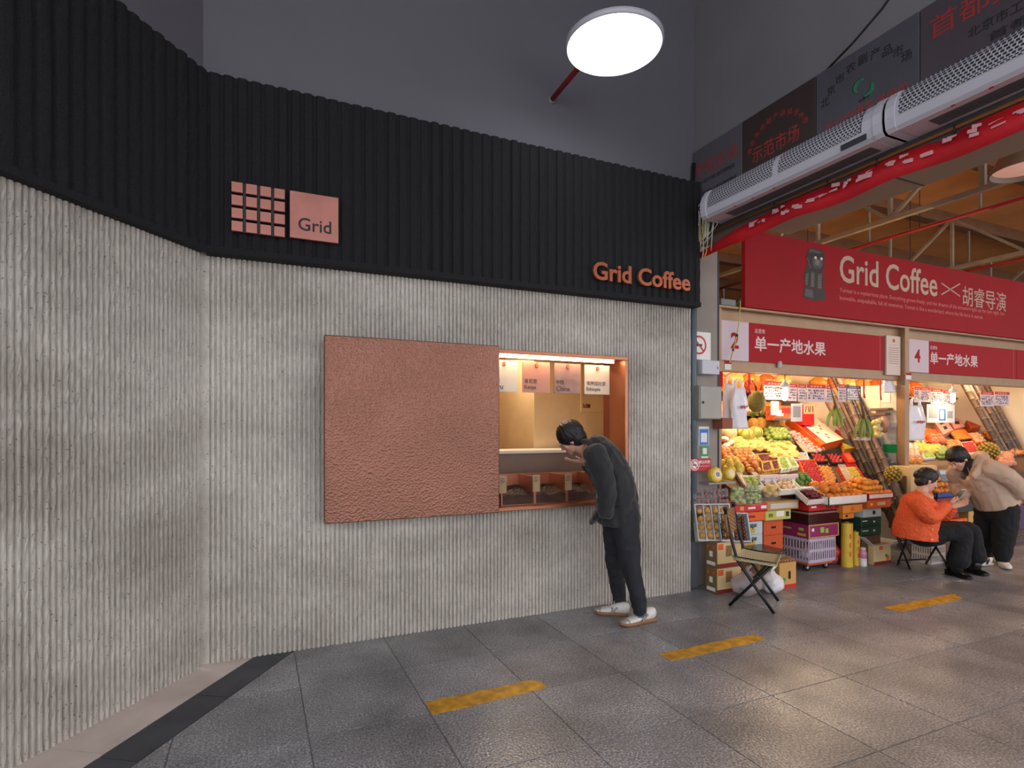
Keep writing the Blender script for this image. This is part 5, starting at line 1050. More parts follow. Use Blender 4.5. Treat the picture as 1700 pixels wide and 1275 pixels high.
b = MB(); q = bx(1431, 1462, 888.5, 925, 4.10, .3); carton('plain brown carton under the dark green cartons', q[0], q[1], q[2], q[3], 0, q[5], M('dark_brown_card', (96, 70, 50), .7), tape=False)  # plain dark brown card, shared by several cartons
q = bx(1402, 1430, 861.5, 925, 4.30, .1); carton('dark brown carton behind the yellow film rolls', q[0], q[1], q[2], q[3], 0, q[5], MATS['dark_brown_card'], tape=False)
# film rolls
def roll(px, pyb, pyt, R, lab):
    p = atZ(px, pyb); zt_ = ZatY(px, pyt, p.y); t = thing('film_roll', lab, 'roll', p, 0, 'yellow film rolls'); b = MB(); b.lathe([(R, 0), (R, zt_), (R * .4, zt_), (R * .4, zt_ - .02)], 20, False); b.build('film', M('yellow_film', (232, 192, 70), .25, var=.1, vs=8), t); b = MB(); b.lathe([(R * .38, .0), (R * .38, zt_ + .012), (R * .28, zt_ + .012), (R * .28, zt_ - .02)], 16); b.build('core', kraft, t)
    for k in range(3): b = MB(); T = Matrix.Rotation(-1.95 + .0 * k, 4, 'Z'); b.box(R - .001, R + .0008, -.008, .008, zt_ * (.25 + .2 * k), zt_ * (.36 + .2 * k), T); b.build('print', m_orp, t)
roll(1406, 940, 868, .058, 'tall yellow roll of wrapping film standing on the floor'); roll(1421, 938, 882, .040, 'shorter yellow roll of wrapping film standing on the floor')
bt = thing('vacuum_bottle', 'pink and white bottle standing beside the yellow rolls', 'bottle', atZ(1433, 940)); R = .036; b = MB(); b.lathe([(R * .9, 0), (R, .01), (R, .09)], 18); b.build('lower_body', M('bottle_white', (238, 226, 232), .3), bt); b = MB(); b.lathe([(R, .09), (R, .155), (R * .8, .17)], 18); b.build('upper_body', M('bottle_pink', (226, 150, 178), .3), bt); b = MB(); b.lathe([(R * .72, .17), (R * .72, .2), (R * .5, .205)], 18); b.build('cap', M('cap_pinkwhite', (240, 210, 220), .3), bt)
# open white-flapped box
ox, oy = byfloor(1456, 938); q = (ox - .05, XatY(1479, oy), oy, oy + .24, 0, ZatY(1460, 905, oy)); ob = carton('cream fruit carton with open white flaps by the canes', *q, m_cream_c, [(0, 0, 1, .16, m_drk, 'red_base_print'), (.3, .74, .5, .95, m_orp, 'fruit_print'), (.72, .2, .9, .42, m_orp, 'fruit_print'), (.66, .34, .78, .5, m_grn, 'leaf_print')], tape=False)
for pts in ([(q[0], q[2], q[5]), (q[1], q[2], q[5]), (q[1] + .08, q[2] - .10, q[5] + .03), (q[0] + .02, q[2] - .12, q[5] + .03)], [(q[0], q[2], q[5]), (q[0], q[3], q[5]), (q[0] - .14, q[3], q[5] + .10), (q[0] - .14, q[2], q[5] + .10)], [(q[1], q[2], q[5]), (q[1], q[3], q[5]), (q[1] + .14, q[3], q[5] + .02), (q[1] + .14, q[2], q[5] + .02)]): b = MB(); b.slab(pts, .004); b.build('flap', M('flap_white', (226, 222, 218), .7), ob, world=True)
# plastic bags on the floor
def blob_bag(lab, c, r, mat, cat='bag', tie=True, seed=0, nm='plastic_bag'):
    t = thing(nm, lab, cat, (c[0], c[1], c[2])); b = MB(); rd = random.Random(seed); n, m = 28, 18; vs = []; fs = []
    for i in range(m + 1):
        f = i / m; rr = math.sin(PI * min(.94, f * .94 + .06)) ** .7
        for j in range(n):
            th = 2 * PI * j / n; nz = .92 + .30 * mnoise.noise(Vector((math.cos(th) * 1.7, math.sin(th) * 1.7, f * 3 + seed))) + .22 * abs(mnoise.noise(Vector((math.cos(th) * 4, math.sin(th) * 4, f * 6 + seed)))); vs.append((r[0] * rr * nz * math.cos(th), r[1] * rr * nz * math.sin(th), f * r[2]))
    for i in range(m):
        for j in range(n): fs.append((i * n + j, i * n + (j + 1) % n, (i + 1) * n + (j + 1) % n, (i + 1) * n + j))
    fs.append(tuple(range(n))[::-1]); fs.append(tuple(range(m * n, m * n + n))); b.add(vs, fs, True); b.build('film_body', mat, t)
    if tie: b = MB(); b.tube([(0, 0, r[2] * .97), (.02, .01, r[2] * 1.12), (.07, 0, r[2] * 1.22)], [.012, .02, .006], 7); b.build('knot', mat, t)
    return t
m_bagw = M('white_bag', (232, 228, 230), .35, var=.06, vs=12, alpha=.95); m_bagc = M('translucent_bag', (196, 184, 186), .2, var=.1, vs=10, alpha=.55)
p = atZ(1281, 985); blob_bag('white crumpled plastic bag on the floor behind the folding chair', (p.x, p.y, .002), (.10, .09, .20), m_bagw, seed=2); p = atZ(1240, 990); blob_bag('translucent bag of goods on the floor behind the folding chair', (p.x, p.y, .002), (.16, .11, .22), m_bagc, seed=5)
p = atZ(1387, 938); blob_bag('bag of red fruit on the floor beside the dolly', (p.x, p.y + .05, .002), (.10, .10, .26), M('red_bag_film', (200, 74, 70), .3, var=.2, vs=10), seed=8)
# ================================================================== FRONT LEFT DISPLAY
# clear clamshell packs on a small table-box
m_clam = M('clamshell', (235, 235, 235), .12, alpha=.12, spec=.7); m_tom = fmat('dark_tomato', (150, 34, 36), .25)
p0 = atY(1152, 846, 4.10); q0 = atY(1213, 846, 4.10); bz = S2 + .0
stand_z = ZatY(1180, 846, 4.10)
dk = thing('pack_stand', 'dark green crate under the clear fruit packs', 'crate', ((p0.x + q0.x) / 2, 4.14, S2)); b = MB(); b.bbox(p0.x + .02, q0.x, 4.115, 4.185, S2 + .17, stand_z - .004, .004); b.build('body', M('crate_darkgreen', (38, 60, 50), .5), dk, world=True); b = MB(); b.bbox(p0.x + .1, q0.x - .02, 4.125, 4.185, S2, S2 + .17, .004); b.build('foot', m_ol, dk, world=True)
rowl = ['lower', 'upper']; coll = ['left', 'middle', 'right']
for r in range(2):
    for c in range(3):
        w = (q0.x - p0.x) / 3; x = p0.x + w * (c + .5); z = stand_z + r * .10; y = 4.095 + r * .012
        t = thing('fruit_pack', 'clear plastic pack of dark red fruit, %s row %s one' % (rowl[r], coll[c]), 'pack', (x, y, z), 0, 'clear packs of dark red fruit')
        T = Matrix.Rotation(-.12, 4, 'X'); b = MB(); b.bbox(-w * .46, w * .46, 0, .075, 0, .092, .012, T); b.build('clear_box', m_clam, t)
        for i in range(3):
            for j in range(3): o = bpy.data.objects.new('cherry_tomato', fruit_mesh('sphere', .0155, m_tom, 1, 8, 6)); COL.objects.link(o); o.parent = t; o.location = T @ Vector((-w * .3 + w * .3 * i, .018 + .018 * (j % 2), .02 + .027 * j))
        b = MB(); b.box(-w * .16, w * .16, -.0012, -.0002, .04, .062, T); b.build('label', M('lab_green', (40, 70, 56), .5), t)
# yellow gift packs
for k, (px, py, lab) in enumerate([(1183, 789, 'yellow octagonal fruit gift pack with round picture'), (1206, 787, 'plain yellow fruit gift pack beside the octagonal one')]):
    p = atY(px, py, 4.10); t = thing('gift_pack', lab, 'gift pack', (p.x, 4.10, p.z - .07)); T = Matrix.Translation((0, 0, .07)) @ Matrix.Rotation(PI / 2 - .2, 4, 'X')
    b = MB(); R = .075 if k == 0 else .062; b.lathe([(R * .8, 0), (R, .012), (R, .05), (R * .8, .065)], 8, False, T); b.build('tray', M('pack_yellow', (232, 196, 62), .4, var=.1, vs=10), t)
    b = MB(); b.lathe([(R * .55, .065), (R * .55, .069)], 20, False, T); pk = b.build('picture_disc', M('pack_pale', (236, 216, 170), .4), t)
    if k == 0: b = MB(); b.lathe([(R * .3, .069), (R * .3, .072)], 16, False, T); b.build('centre_print', M('pack_blue', (130, 120, 170), .4), pk)
b = MB(); b.bbox(XatY(1172, 4.10), XatY(1216, 4.10), 4.06, 4.20, ZatY(1190, 803.5, 4.1), ZatY(1190, 800, 4.1), .003); tag(b.build('clear_shelf', M('shelf_grey', (150, 146, 140), .3)), 'narrow grey shelf under the yellow gift packs', 'shelf')
# bags of green grapes and a pale loaf bag
def grape_bag(px, pyb, Y, w, h, lab, seed, mat=m_grape, n=42, r=.017):
    p = atY(px, pyb, Y); t = thing('grape_bag', lab, 'bag', p, 0, 'bagged green grapes'); rd = random.Random(seed)
    me = fruit_mesh('sphere', r, mat, 1.1, 8, 6)
    for i in range(n):
        f = rd.random(); a = rd.uniform(0, 6.3); rr = w * (1 - .35 * f) * math.sqrt(rd.random()); o = bpy.data.objects.new('grape', me); COL.objects.link(o); o.parent = t; o.location = (rr * math.cos(a), rr * .6 * math.sin(a), r + f * h * .85); o.rotation_euler = (rd.uniform(0, 3), rd.uniform(0, 3), 0)
    b = MB(); n_, m = 14, 8; vs = []; fs = []
    for i in range(m + 1):
        f = i / m; rr = (1 - .4 * f ** 2) * (1.0 if i < m else .35)
        for j in range(n_): th = 2 * PI * j / n_; q = 1 + .12 * mnoise.noise(Vector((math.cos(th) * 2, math.sin(th) * 2, f * 3 + seed))); vs.append((w * 1.18 * rr * q * math.cos(th), w * .78 * rr * q * math.sin(th), f * h * 1.12))
    for i in range(m):
        for j in range(n_): fs.append((i * n_ + j, i * n_ + (j + 1) % n_, (i + 1) * n_ + (j + 1) % n_, (i + 1) * n_ + j))
    b.add(vs, fs, True); b.build('clear_bag', M('thin_film', (245, 245, 240), .1, alpha=.10, spec=.8), t)
grape_bag(1224, 838, 4.22, .085, .17, 'clear bag of green grapes, left of two on the red carton', 3); grape_bag(1250, 838, 4.20, .10, .20, 'clear bag of green grapes, right of two on the red carton', 4, n=56)
grape_bag(1278, 829, 4.28, .11, .12, 'clear bag of pale yellow fruit on the kraft carton', 6, fmat('pale_yellow_fruit', (232, 196, 100)), 14, .036)
tray('shallow_box', 'grey-white box of pale green fruit behind the grape bags', [(1226, 796), (1252, 796), (1266, 814), (1236, 815)], .05, cardm, th=.012); pile('pale_green_apple', 'pale green apple in the grey-white box', 'apple', fruit_mesh('apple', .034, m_jujube), .034, [(1230, 798), (1250, 798), (1260, 810), (1238, 811)], lift=.01)
for k, pts in enumerate([[(1218, 789), (1226, 789), (1244, 812), (1232, 812)], [(1244, 790), (1252, 790), (1268, 806), (1258, 808)]]): b = MB(); b.slab([slope(*q, .05) for q in pts][::-1], .03); tag(b.build('divider_board', M('grey_brown_board', (150, 132, 118), .5)), ['grey-brown divider board left of the pale green apples', 'grey-brown divider board right of the pale green apples'][k], 'board', 'grey-brown divider boards')
# tilted white fruit boxes
def tilted(c, w, h, tilt, rz, wall, lab, fruit, r, nu, nv, side, nm, flab):
    t = thing('tilted_box', lab, 'fruit box', c, rz, 'tilted open fruit boxes'); T = Matrix.Rotation(-tilt, 4, 'X'); D = .075   # local: face -Y, z up
    def pt(n_, m, *a): b = MB(); b.bbox(*a, .003, T); return b.build(n_, m, t)
    pt('back', wall, -w / 2, w / 2, D, D + .008, 0, h); pt('side', side, -w / 2, -w / 2 + .01, 0, D, 0, h); pt('side', wall, w / 2 - .01, w / 2, 0, D, 0, h); pt('top_edge', wall, -w / 2, w / 2, 0, D, h - .01, h); pt('bottom_edge', wall, -w / 2, w / 2, 0, D, 0, .01)
    M_ = Matrix.Translation(c) @ Matrix.Rotation(rz, 4, 'Z') @ T
    for i in range(nu):
        for j in range(nv):
            q = Vector((-w / 2 + .02 + (w - .04) * (i + .5) / nu, D - r * .9 - (RF.random() * .01), .02 + (h - .04) * (j + .5) / nv)); put(fruit, nm, M_ @ q, flab, nm.split('_')[-1], flab)
            if nm == 'golden_pear' and i and j: pass
    return t, M_
c1 = atY(1182, 905, 4.02); t, MM = tilted((c1.x - .0, 3.96, S2 + .002), .34, .34, .30, -.35, cardm, 'white open box of golden pears in dividers, left tilted one', fruit_mesh('pear', .030, fmat('golden_pear', (238, 170, 72))), .030, 4, 4, cardm, 'golden_pear', 'golden pear in the left tilted white box')
b = MB()
for i in range(1, 4): T = Matrix.Rotation(-.30, 4, 'X'); b.box(-.15 + .30 * i / 4 - .003, -.15 + .30 * i / 4 + .003, .03, .075, .012, .338, T)
b.build('divider', foam, t)
c2 = atY(1213, 902, 3.93); tilted((c2.x, 3.86, S2 + .002), .27, .27, .42, -.50, M('box_bluewhite', (214, 222, 224), .6), 'blue-white open box of brown dates, right tilted one', fruit_mesh('sphere', .019, fmat('brown_date', (112, 56, 34), .25), 1.1, 8, 6), .019, 6, 7, M('side_blue', (150, 190, 204), .6), 'brown_date', 'brown date in the right tilted box')

# ================================================================== SUGAR CANES
m_cane = [M('cane_a', (122, 100, 88), .5, var=.35, vs=9), M('cane_b', (94, 76, 68), .5, var=.35, vs=9), M('cane_c', (66, 52, 48), .5, var=.3, vs=9)]; m_node = M('cane_node', (134, 116, 96), .6)
def cane(p, q, R, m, lab, grp, seed):
    p = Vector(p); q = Vector(q); rd = random.Random(seed); L = (q - p).length; t = thing('sugar_cane', lab, 'sugar cane', p, 0, grp); d = (q - p) / L; n = int(L / .17)
    ss = [0]
    while ss[-1] < L - .1: ss.append(ss[-1] + rd.uniform(.12, .2))
    ss[-1] = L; side = d.cross(Vector((0, 0, 1))).normalized(); bow = rd.uniform(-.02, .02)
    F = lambda s: d * s + side * bow * math.sin(PI * s / L)
    b = MB(); pts = []; rr = []
    for i, s in enumerate(ss):
        pts.append(F(s)); rr.append(R * 1.08)
        if i < len(ss) - 1: m_ = (s + ss[i + 1]) / 2; pts += [F(s + .012), F(m_), F(ss[i + 1] - .012)]; rr += [R * .94, R * .98, R * .94]
    b.tube(pts, rr, 8); b.build('stalk', m, t)
    for s in ss[1:-1]: b = MB(); b.tube([F(s - .004), F(s + .006)], R * 1.12, 8); b.build('node_ring', m_node, t)
bases = [(1497, 905), (1506, 915), (1513, 922), (1520, 926), (1527, 929), (1533, 932), (1539, 934), (1502, 912), (1545, 931)]
tops = [(1370, 660), (1376, 640), (1383, 626), (1390, 622), (1399, 640), (1406, 640), (1416, 648), (1386, 660), (1424, 655)]
ordn = ['first', 'second', 'third', 'fourth', 'fifth', 'sixth', 'seventh', 'eighth', 'ninth']
od = sorted(range(9), key=lambda i: tops[i][0])
for rank, i in enumerate(od):
    P0 = atZ(*bases[i]); Q0 = atY(*tops[i], min(5.25 + .03 * (i % 3), left_y(7.30, tops[i][0]) - .02 * (i % 2))); P0.y += .02 * (i % 2); R = (.036, .031, .027)[i % 3]
    cane((P0.x, P0.y, .03), Q0, R, m_cane[i % 3], '%s leaning brown sugar cane from the left beside the first stall' % ordn[rank], 'sugar canes leaning on the first stall', i)
for k in range(7):
    Q0 = atY(1597 + 6.2 * k, 634 + 3 * (k % 3), 5.25 + .03 * (k % 2)); lowp = atY(1688 + 5.0 * k, 795, 4.62); d = (lowp - Q0); P0 = Q0 + d * ((Q0.z - .03) / -d.z)
    cane(P0, Q0, (.036, .031, .028)[k % 3], m_cane[(k + 1) % 3], '%s leaning brown sugar cane from the left in the second stall' % ordn[k], 'sugar canes leaning in the second stall', 30 + k)

# ================================================================== HANGING THINGS, PAPERS
def hang_bag(px0, px1, pyt, pyb, Y, lab, seed, mk=True):
    p = atY(px0, pyt, Y); q = atY(px1, pyb, Y); w = (q.x - p.x) / 2; h = p.z - q.z; t = thing('hanging_bag', lab, 'plastic bag', ((p.x + q.x) / 2, Y, q.z), 0, 'white plastic bags hung in the stalls'); n, m = 20, 14; vs = []; fs = []; b = MB()
    for i in range(m + 1):
        f = i / m; ww = w * (1.0 if f < .62 else 1 - .35 * (f - .62) / .38); dd = .045 * (1 - .45 * f)
        for j in range(n):
            th = 2 * PI * j / n; q_ = 1 + .18 * mnoise.noise(Vector((math.cos(th) * 2.5, f * 4, seed))); vs.append((ww * math.cos(th) * (1 + .06 * math.sin(f * 9 + seed)), dd * q_ * math.sin(th) + .012 * math.sin(th * 5 + f * 4 + seed), f * h * .82))
    for i in range(m):
        for j in range(n): fs.append((i * n + j, i * n + (j + 1) % n, (i + 1) * n + (j + 1) % n, (i + 1) * n + j))
    fs += [tuple(range(n))[::-1], tuple(range(m * n, m * n + n))]; b.add(vs, fs, True); b.build('bag_body', M('bag_sheet', (234, 230, 236), .4, var=.05, vs=9), t)
    for s in (-1, 1): b = MB(); b.tube([(s * w * .45, 0, h * .80), (s * w * .42, 0, h * .92), (s * w * .12, .01, h)], [(.006, w * .22), (.006, w * .16), (.006, w * .05)], 6, flat=(0, 1, 0)); b.build('handle', MATS['bag_sheet'], t)
    if mk:
        for k in range(4): b = MB(); x = -w * .3 + k * w * .22; b.bbox(x, x + w * .16, -.062, -.056, h * .40 + (k % 2) * .01, h * .46, .001); b.build('red_print', M('bag_red_print', (176, 52, 72), .5), t)
    return t
hang_bag(1200, 1222, 622, 706, 4.60, 'white plastic bag hanging at the left, half behind the other', 1, False); hang_bag(1213, 1240, 628, 712, 4.50, 'white plastic bag with red print hanging at the left post', 2)
hang_bag(1504, 1535, 660, 731, 4.66, 'white plastic bag with red print hanging in the second stall', 3); hang_bag(1466, 1484, 626, 652, 4.58, 'small clear-white bag bunch hanging by the middle post', 4, False)
# round olive jackfruit on a string
p = atY(1256, 667, 4.66); jk = thing('jackfruit', 'round olive-green jackfruit hanging by its stem', 'jackfruit', p); b = MB(); b.ell((0, 0, 0), (.104, .09, .118), 26, 18, jit=.02); b.build('rind', M('olive_rind', (128, 112, 44), .8, var=.2, vs=50, bump=1.0, bs=120, bd=.012), jk); b = MB(); b.tube([(0, 0, .12), (-.01, 0, .16), (-.03, 0, .20), (-.03, 0, .5)], [.014, .014, .004, .003], 8); b.build('stem', M('brown_stem', (84, 62, 40), .7), jk)
# red ribbons
def ribbon(px, pyt, pyb, Y, lab, bow=False):
    p = atY(px, pyt, Y); q = atY(px, pyb, Y); t = thing('red_ribbon', lab, 'ribbon', (p.x, Y, q.z), 0, 'red ribbons'); h = p.z - q.z; b = MB(); m = M('ribbon_red', (188, 24, 42), .5); b.tube([(0, 0, h), (.004, .004, h * .6), (-.004, 0, h * .3), (.01, .0, 0)], [(.002, .022), (.002, .020), (.002, .014), (.002, .018)], 6, flat=(0, 1, 0)); b.build('band', m, t)
    if bow:
        for s in (-1, 1): b = MB(); pts = [(s * .06 * math.sin(a), .004 * s, h * .52 + .03 * math.sin(2 * a) * .8) for a in [PI * i / 8 for i in range(9)]]; b.tube(pts, [(.008, .003)] * 9, 6, flat=(0, 1, 0)); b.build('bow_loop', m, t)
        b = MB(); b.tube([(0, 0, h * .5), (-.03, 0, h * .2), (-.07, 0, -.02)], [(.002, .014)] * 3, 6, flat=(0, 1, 0)); b.build('tail', m, t)
ribbon(1244, 616, 655, 4.64, 'red ribbon tied in a bow at the left of the price sheets', True); ribbon(1434.5, 628, 661, 4.66, 'long red ribbon hanging left of the white paper panel'); ribbon(1462, 626, 664, 4.66, 'long red ribbon hanging right of the white paper panel')
# price sheets
m_prp = M('sheet_lilac', (216, 200, 206), .7); m_hred = M('sheet_red', (188, 44, 62), .6); m_ink = M('ink', (52, 46, 54), .7); m_bluf = M('sheet_blue', (70, 84, 150), .6)
def sheet(x0, y0, x1, y1, Y, lab, hdr=m_hred, paper=m_prp, rows=4, seed=0, frame=None):
    p = atY(x0, y0, Y); q = atY(x1, y1, Y); w, h = q.x - p.x, p.z - q.z; t = thing('price_sheet', lab, 'price sheet', ((p.x + q.x) / 2, Y, q.z), 0, 'price sheets hung along the stall front'); rd = random.Random(seed + 77)
    b = MB(); b.bbox(p.x, q.x, Y, Y + .003, q.z, p.z, .0008); b.build('paper', paper, t, world=True)
    b = MB(); b.box(p.x, q.x, Y - .001, Y, p.z - h * .2, p.z); hd = b.build('header', hdr, t, world=True); b = MB()
    for k in range(4): b.box(p.x + w * (.2 + .16 * k), p.x + w * (.31 + .16 * k), Y - .0016, Y - .0009, p.z - h * .14, p.z - h * .07)
    b.build('header_print', M('gold_ink', (226, 180, 140), .6), hd, world=True)['kind'] = 'stuff'
    if frame:
        b = MB()
        for a in ((.0, .0, 1, .05), (0, 0, .06, .8), (.94, 0, 1, .8)): b.box(p.x + w * a[0], p.x + w * a[2], Y - .0012, Y, q.z + h * a[1], q.z + h * a[3])
        b.build('border', frame, t, world=True)['kind'] = 'stuff'
    b = MB()
    for r in range(rows):
        x = .08
        while x < .9:
            l = rd.uniform(.05, .13); zc = .70 - .62 * (r + .5) / rows + rd.uniform(-.02, .02)
            if rd.random() < .8: b.box(p.x + w * x, p.x + w * min(.95, x + l * .7), Y - .0012, Y - .0002, q.z + h * zc, q.z + h * (zc + rd.uniform(.03, .09)))
            x += l
    b.build('handwriting', m_ink, t, world=True)['kind'] = 'stuff'
PS = [(1268, 633, 1301, 664, 'wide price sheet at the left of the bulb'), (1308, 637, 1323, 666, 'narrow price sheet right of the bulb'), (1325, 638, 1338, 667, 'second narrow price sheet right of the bulb'), (1339.5, 638, 1371, 667.5, 'wide price sheet with bold writing before the canes'), (1372, 640, 1381.5, 668, 'small price sheet end piece by the canes'), (1392, 638, 1404, 667.5, 'red-topped price sheet just right of the canes')]
for k, (a, b_, c, d, lab) in enumerate(PS): sheet(a, b_, c, d, 4.72, lab + ', first stall', seed=k)
sheet(1405, 640, 1429, 665, 4.71, 'blue-framed price sheet, first stall', m_bluf, m_pap, 4, 9, m_bluf)
PS2 = [(1518, 642, 1526, 668, 'narrow red price sheet at the left'), (1527, 643, 1544, 667.5, 'second price sheet from the left'), (1545, 645, 1565, 671, 'third price sheet from the left'), (1566, 648, 1583, 674, 'fourth price sheet beside the bulb'), (1628, 650, 1650, 675, 'wide price sheet right of the canes'), (1651, 650, 1676, 674, 'price sheet at the far right of the canes')]
for k, (a, b_, c, d, lab) in enumerate(PS2): sheet(a, b_, c, d, 4.76, lab + ', second stall', seed=20 + k, rows=6)
# payment cards (codes left out), papers and green shop strips
for k, (a, b_, c, d, Y, m, lab) in enumerate([(1280, 666, 1293, 689, 4.74, m_pap, 'white framed payment card under the first price sheet'), (1313.5, 670, 1332, 700, 4.74, m_pap, 'larger white payment card under the price sheets'), (1539, 671, 1585, 702, 4.78, m_pap, 'wide white payment board in the second stall'), (1641, 680, 1691, 712, 5.3, M('yellow_paper', (226, 186, 70), .6), 'large yellow sheet in the second stall'), (1676, 654, 1706, 691, 5.32, M('panel_pale', (224, 220, 206), .6), 'pale panel at the right edge of second stall'), (1664, 715, 1694, 734, 5.25, M('poster_black', (46, 40, 38), .5), 'black and white poster below the yellow sheet'), (1672, 733, 1694, 758, 5.2, m_pap, 'handwritten white sheet below the black poster')]):
    o, p, q = notice(a, b_, c, d, Y, m, lab, nm='paper_card', cat='card')
    if k in (0, 1): frame_on(o, p, q, Y, .16, .24, .84, .86, m_gry, 'blank_code_field')
    if k == 2: frame_on(o, p, q, Y, .06, .25, .36, .95, m_gry, 'blank_code_field'); fb = frame_on(o, p, q, Y, .42, .12, .66, .75, m_blu); frame_on(o, p, q, Y - .001, .46, .2, .6, .68, m_pap); frame_on(o, p, q, Y, .72, .25, .92, .65, m_gry, 'blank_code_field')
    if k == 5: frame_on(o, p, q, Y, .35, .0, .75, .75, m_pap, 'white_splash')
    if k == 6:
        for j in range(4): frame_on(o, p, q, Y, .12 + .22 * j, .15, .22 + .22 * j, .85, m_gry, 'handwriting_column')
# papers fixed on the partition face (X = 7.37)
def pnotice(px0, py0, px1, py1, m, lab, th=.004, nm='wall_paper', cat='paper', X=7.362):
    p = atX(px0, py0, X); q = atX(px1, py1, X); b = MB(); b.bbox(X, X + th, q.y, p.y, min(p.z, q.z), max(p.z, q.z), .0006); return tag(b.build(nm, m, org=(X, (p.y + q.y) / 2, min(p.z, q.z))), lab, cat), p, q
m_ggr = M('bright_green', (30, 168, 84), .5)
g_, p, q = pnotice(1448.5, 737, 1489, 752, m_ggr, 'bright green strip on the stall partition', cat='sign'); b = MB(); pp = atX(1452.5, 737.5, 7.36); qq = atX(1465.5, 747.5, 7.36); b.box(7.3595, 7.361, qq.y, pp.y, qq.z, pp.z); cd = b.build('white_card', m_pap, g_, world=True); b = MB(); b.box(7.3585, 7.3595, qq.y + .04, pp.y - .04, qq.z + .04, pp.z - .01); b.build('logo_print', m_txt_dk, cd, world=True)
pnotice(1438, 642, 1461, 681, M('paper_warm', (238, 224, 200), .7), 'tall white paper panel on the stall partition'); pnotice(1464, 652, 1478, 668, m_pap, 'small white sheet under the clear bag on partition'); pnotice(1477, 698, 1488.5, 710, m_pap, 'small white calendar sheet near the middle post'); pnotice(1474, 720, 1486, 728, m_pap, 'small white price slip above the green strip'); pnotice(1473, 729, 1487, 736, m_pap, 'lower white price slip above the green strip')
for k, (a, b_, c, d) in enumerate([(1444, 678, 1474, 680.5), (1440, 686, 1470, 689)]): pnotice(a, b_, c, d, M('thin_shelf_brown', (120, 86, 66), .6), ['upper thin brown shelf edge on the partition', 'lower thin brown shelf edge on the partition'][k], th=.1, nm='wall_shelf', cat='shelf', X=7.26)
b = MB(); q = atX(1466, 705, 7.25); b.ell((0, 0, 0), (.05, .09, .11), 12, 9, jit=.1); o = b.build('brown_bundle', M('bundle_film', (170, 128, 108), .3, var=.2, vs=14)); o.location = q; tag(o, 'brown plastic-wrapped bundle hung on the partition', 'bundle')
# bags of yellow fruit hanging by the partition
for k, (px, py, w, h) in enumerate([(1456, 716, .10, .22), (1423, 684, .11, .26)]):
    p = atX(px, py, 7.15) if k == 0 else atY(px, py, 5.5); grape_bag(px, py + 12, p.y, w * .7, h, ['clear bag of yellow fruit beside the partition', 'clear bag of pale yellow fruit behind the canes'][k], 40 + k, fmat('pale_yellow_fruit', (232, 196, 100)), 16, .034)
def net_bag(px, py, Y, r, lab, mat, n, fr):
    p = atY(px, py, Y); t = thing('fruit_net', lab, 'net bag', p, 0, 'nets of small yellow fruit'); rd = random.Random(px); me = fruit_mesh('sphere', fr, mat, 1, 8, 6)
    for i in range(n):
        ph = math.acos(1 - 2 * (i + .5) / n); th = i * 2.4; o = bpy.data.objects.new('berry', me); COL.objects.link(o); o.parent = t; o.location = (r * math.sin(ph) * math.cos(th), r * math.sin(ph) * math.sin(th), r * math.cos(ph))
    b = MB(); b.ell((0, 0, 0), r * .93, 12, 8); b.build('net', M('net_dark', (120, 100, 40), .8), t)
m_long = fmat('longan', (190, 156, 52)); net_bag(1483, 787, 4.32, .085, 'ball of small yellow fruit beside the middle post', m_long, 60, .016); net_bag(1640, 750, 4.75, .13, 'large net of small yellow fruit right of hooded person', m_long, 90, .018)
for k, (px, py, Y, lab, col, s) in enumerate([(1470, 757, 4.75, 'olive bag of goods under the green strip', (116, 108, 60), 7), (1472, 774, 4.6, 'dark grey bag under the green strip', (78, 80, 78), 9)]): p = atY(px, py, Y); blob_bag(lab, (p.x, Y, p.z - .07), (.14, .10, .15), M('bagmix%d' % k, col, .35, var=.3, vs=12), tie=False, seed=s)
for k, (px, py) in enumerate([(1486, 804), (1503, 805)]): put(fruit_mesh('sphere', .062, m_orange, .85, 14, 10), 'pumpkin', atY(px, py, 4.5 - .1 * k), ['orange pumpkin left of the middle post foot', 'orange pumpkin right of the middle post foot'][k], 'pumpkin', None)
# hanging hands of green bananas
def bananas(px, py, Y, lab, sc, mat, n, spread, tips=False):
    p = atY(px, py, Y); t = thing('banana_bunch', lab, 'bananas', p, 0, 'hanging green bananas'); b = MB(); b.tube([(0, 0, -.01), (0, 0, .05), (0, 4.56 - Y, 2.095 - p.z)], [.02 * sc, .012 * sc, .002], 8); b.build('stem', MATS['brown_stem'], t)
    for i in range(n):
        a = (i - (n - 1) / 2) * spread; dx = math.sin(a); pts = []; rr = []
        for k in range(9): f = k / 8; pts.append((dx * (.03 + .10 * math.sin(f * PI * .62)) * sc * 1.2 + .0, -.03 * math.cos(a * 2) * math.sin(f * PI * .8) - .02 * (i % 2), -.20 * f * sc)); rr.append(.019 * sc * (.4, .75, .95, 1, 1, 1, .95, .7, .3)[k])
        b = MB(); b.tube(pts, rr, 6); b.build('banana', mat, t)
    return t
bananas(1386, 679, 4.47, 'bright green banana bunch hanging before the canes', 1.0, m_ban, 5, .42); bb2 = bananas(1433.5, 695, 4.45, 'duller green banana bunch in a clear tray, right of canes', 1.18, fmat('banana_olive', (140, 158, 54), .4), 6, .36)
b = MB(); p = atY(1433, 727, 4.45); b.bbox(p.x - .10, p.x + .07, 4.40, 4.50, p.z - .03, p.z + .01, .006); b.build('clear_tray', film, bb2, world=True)

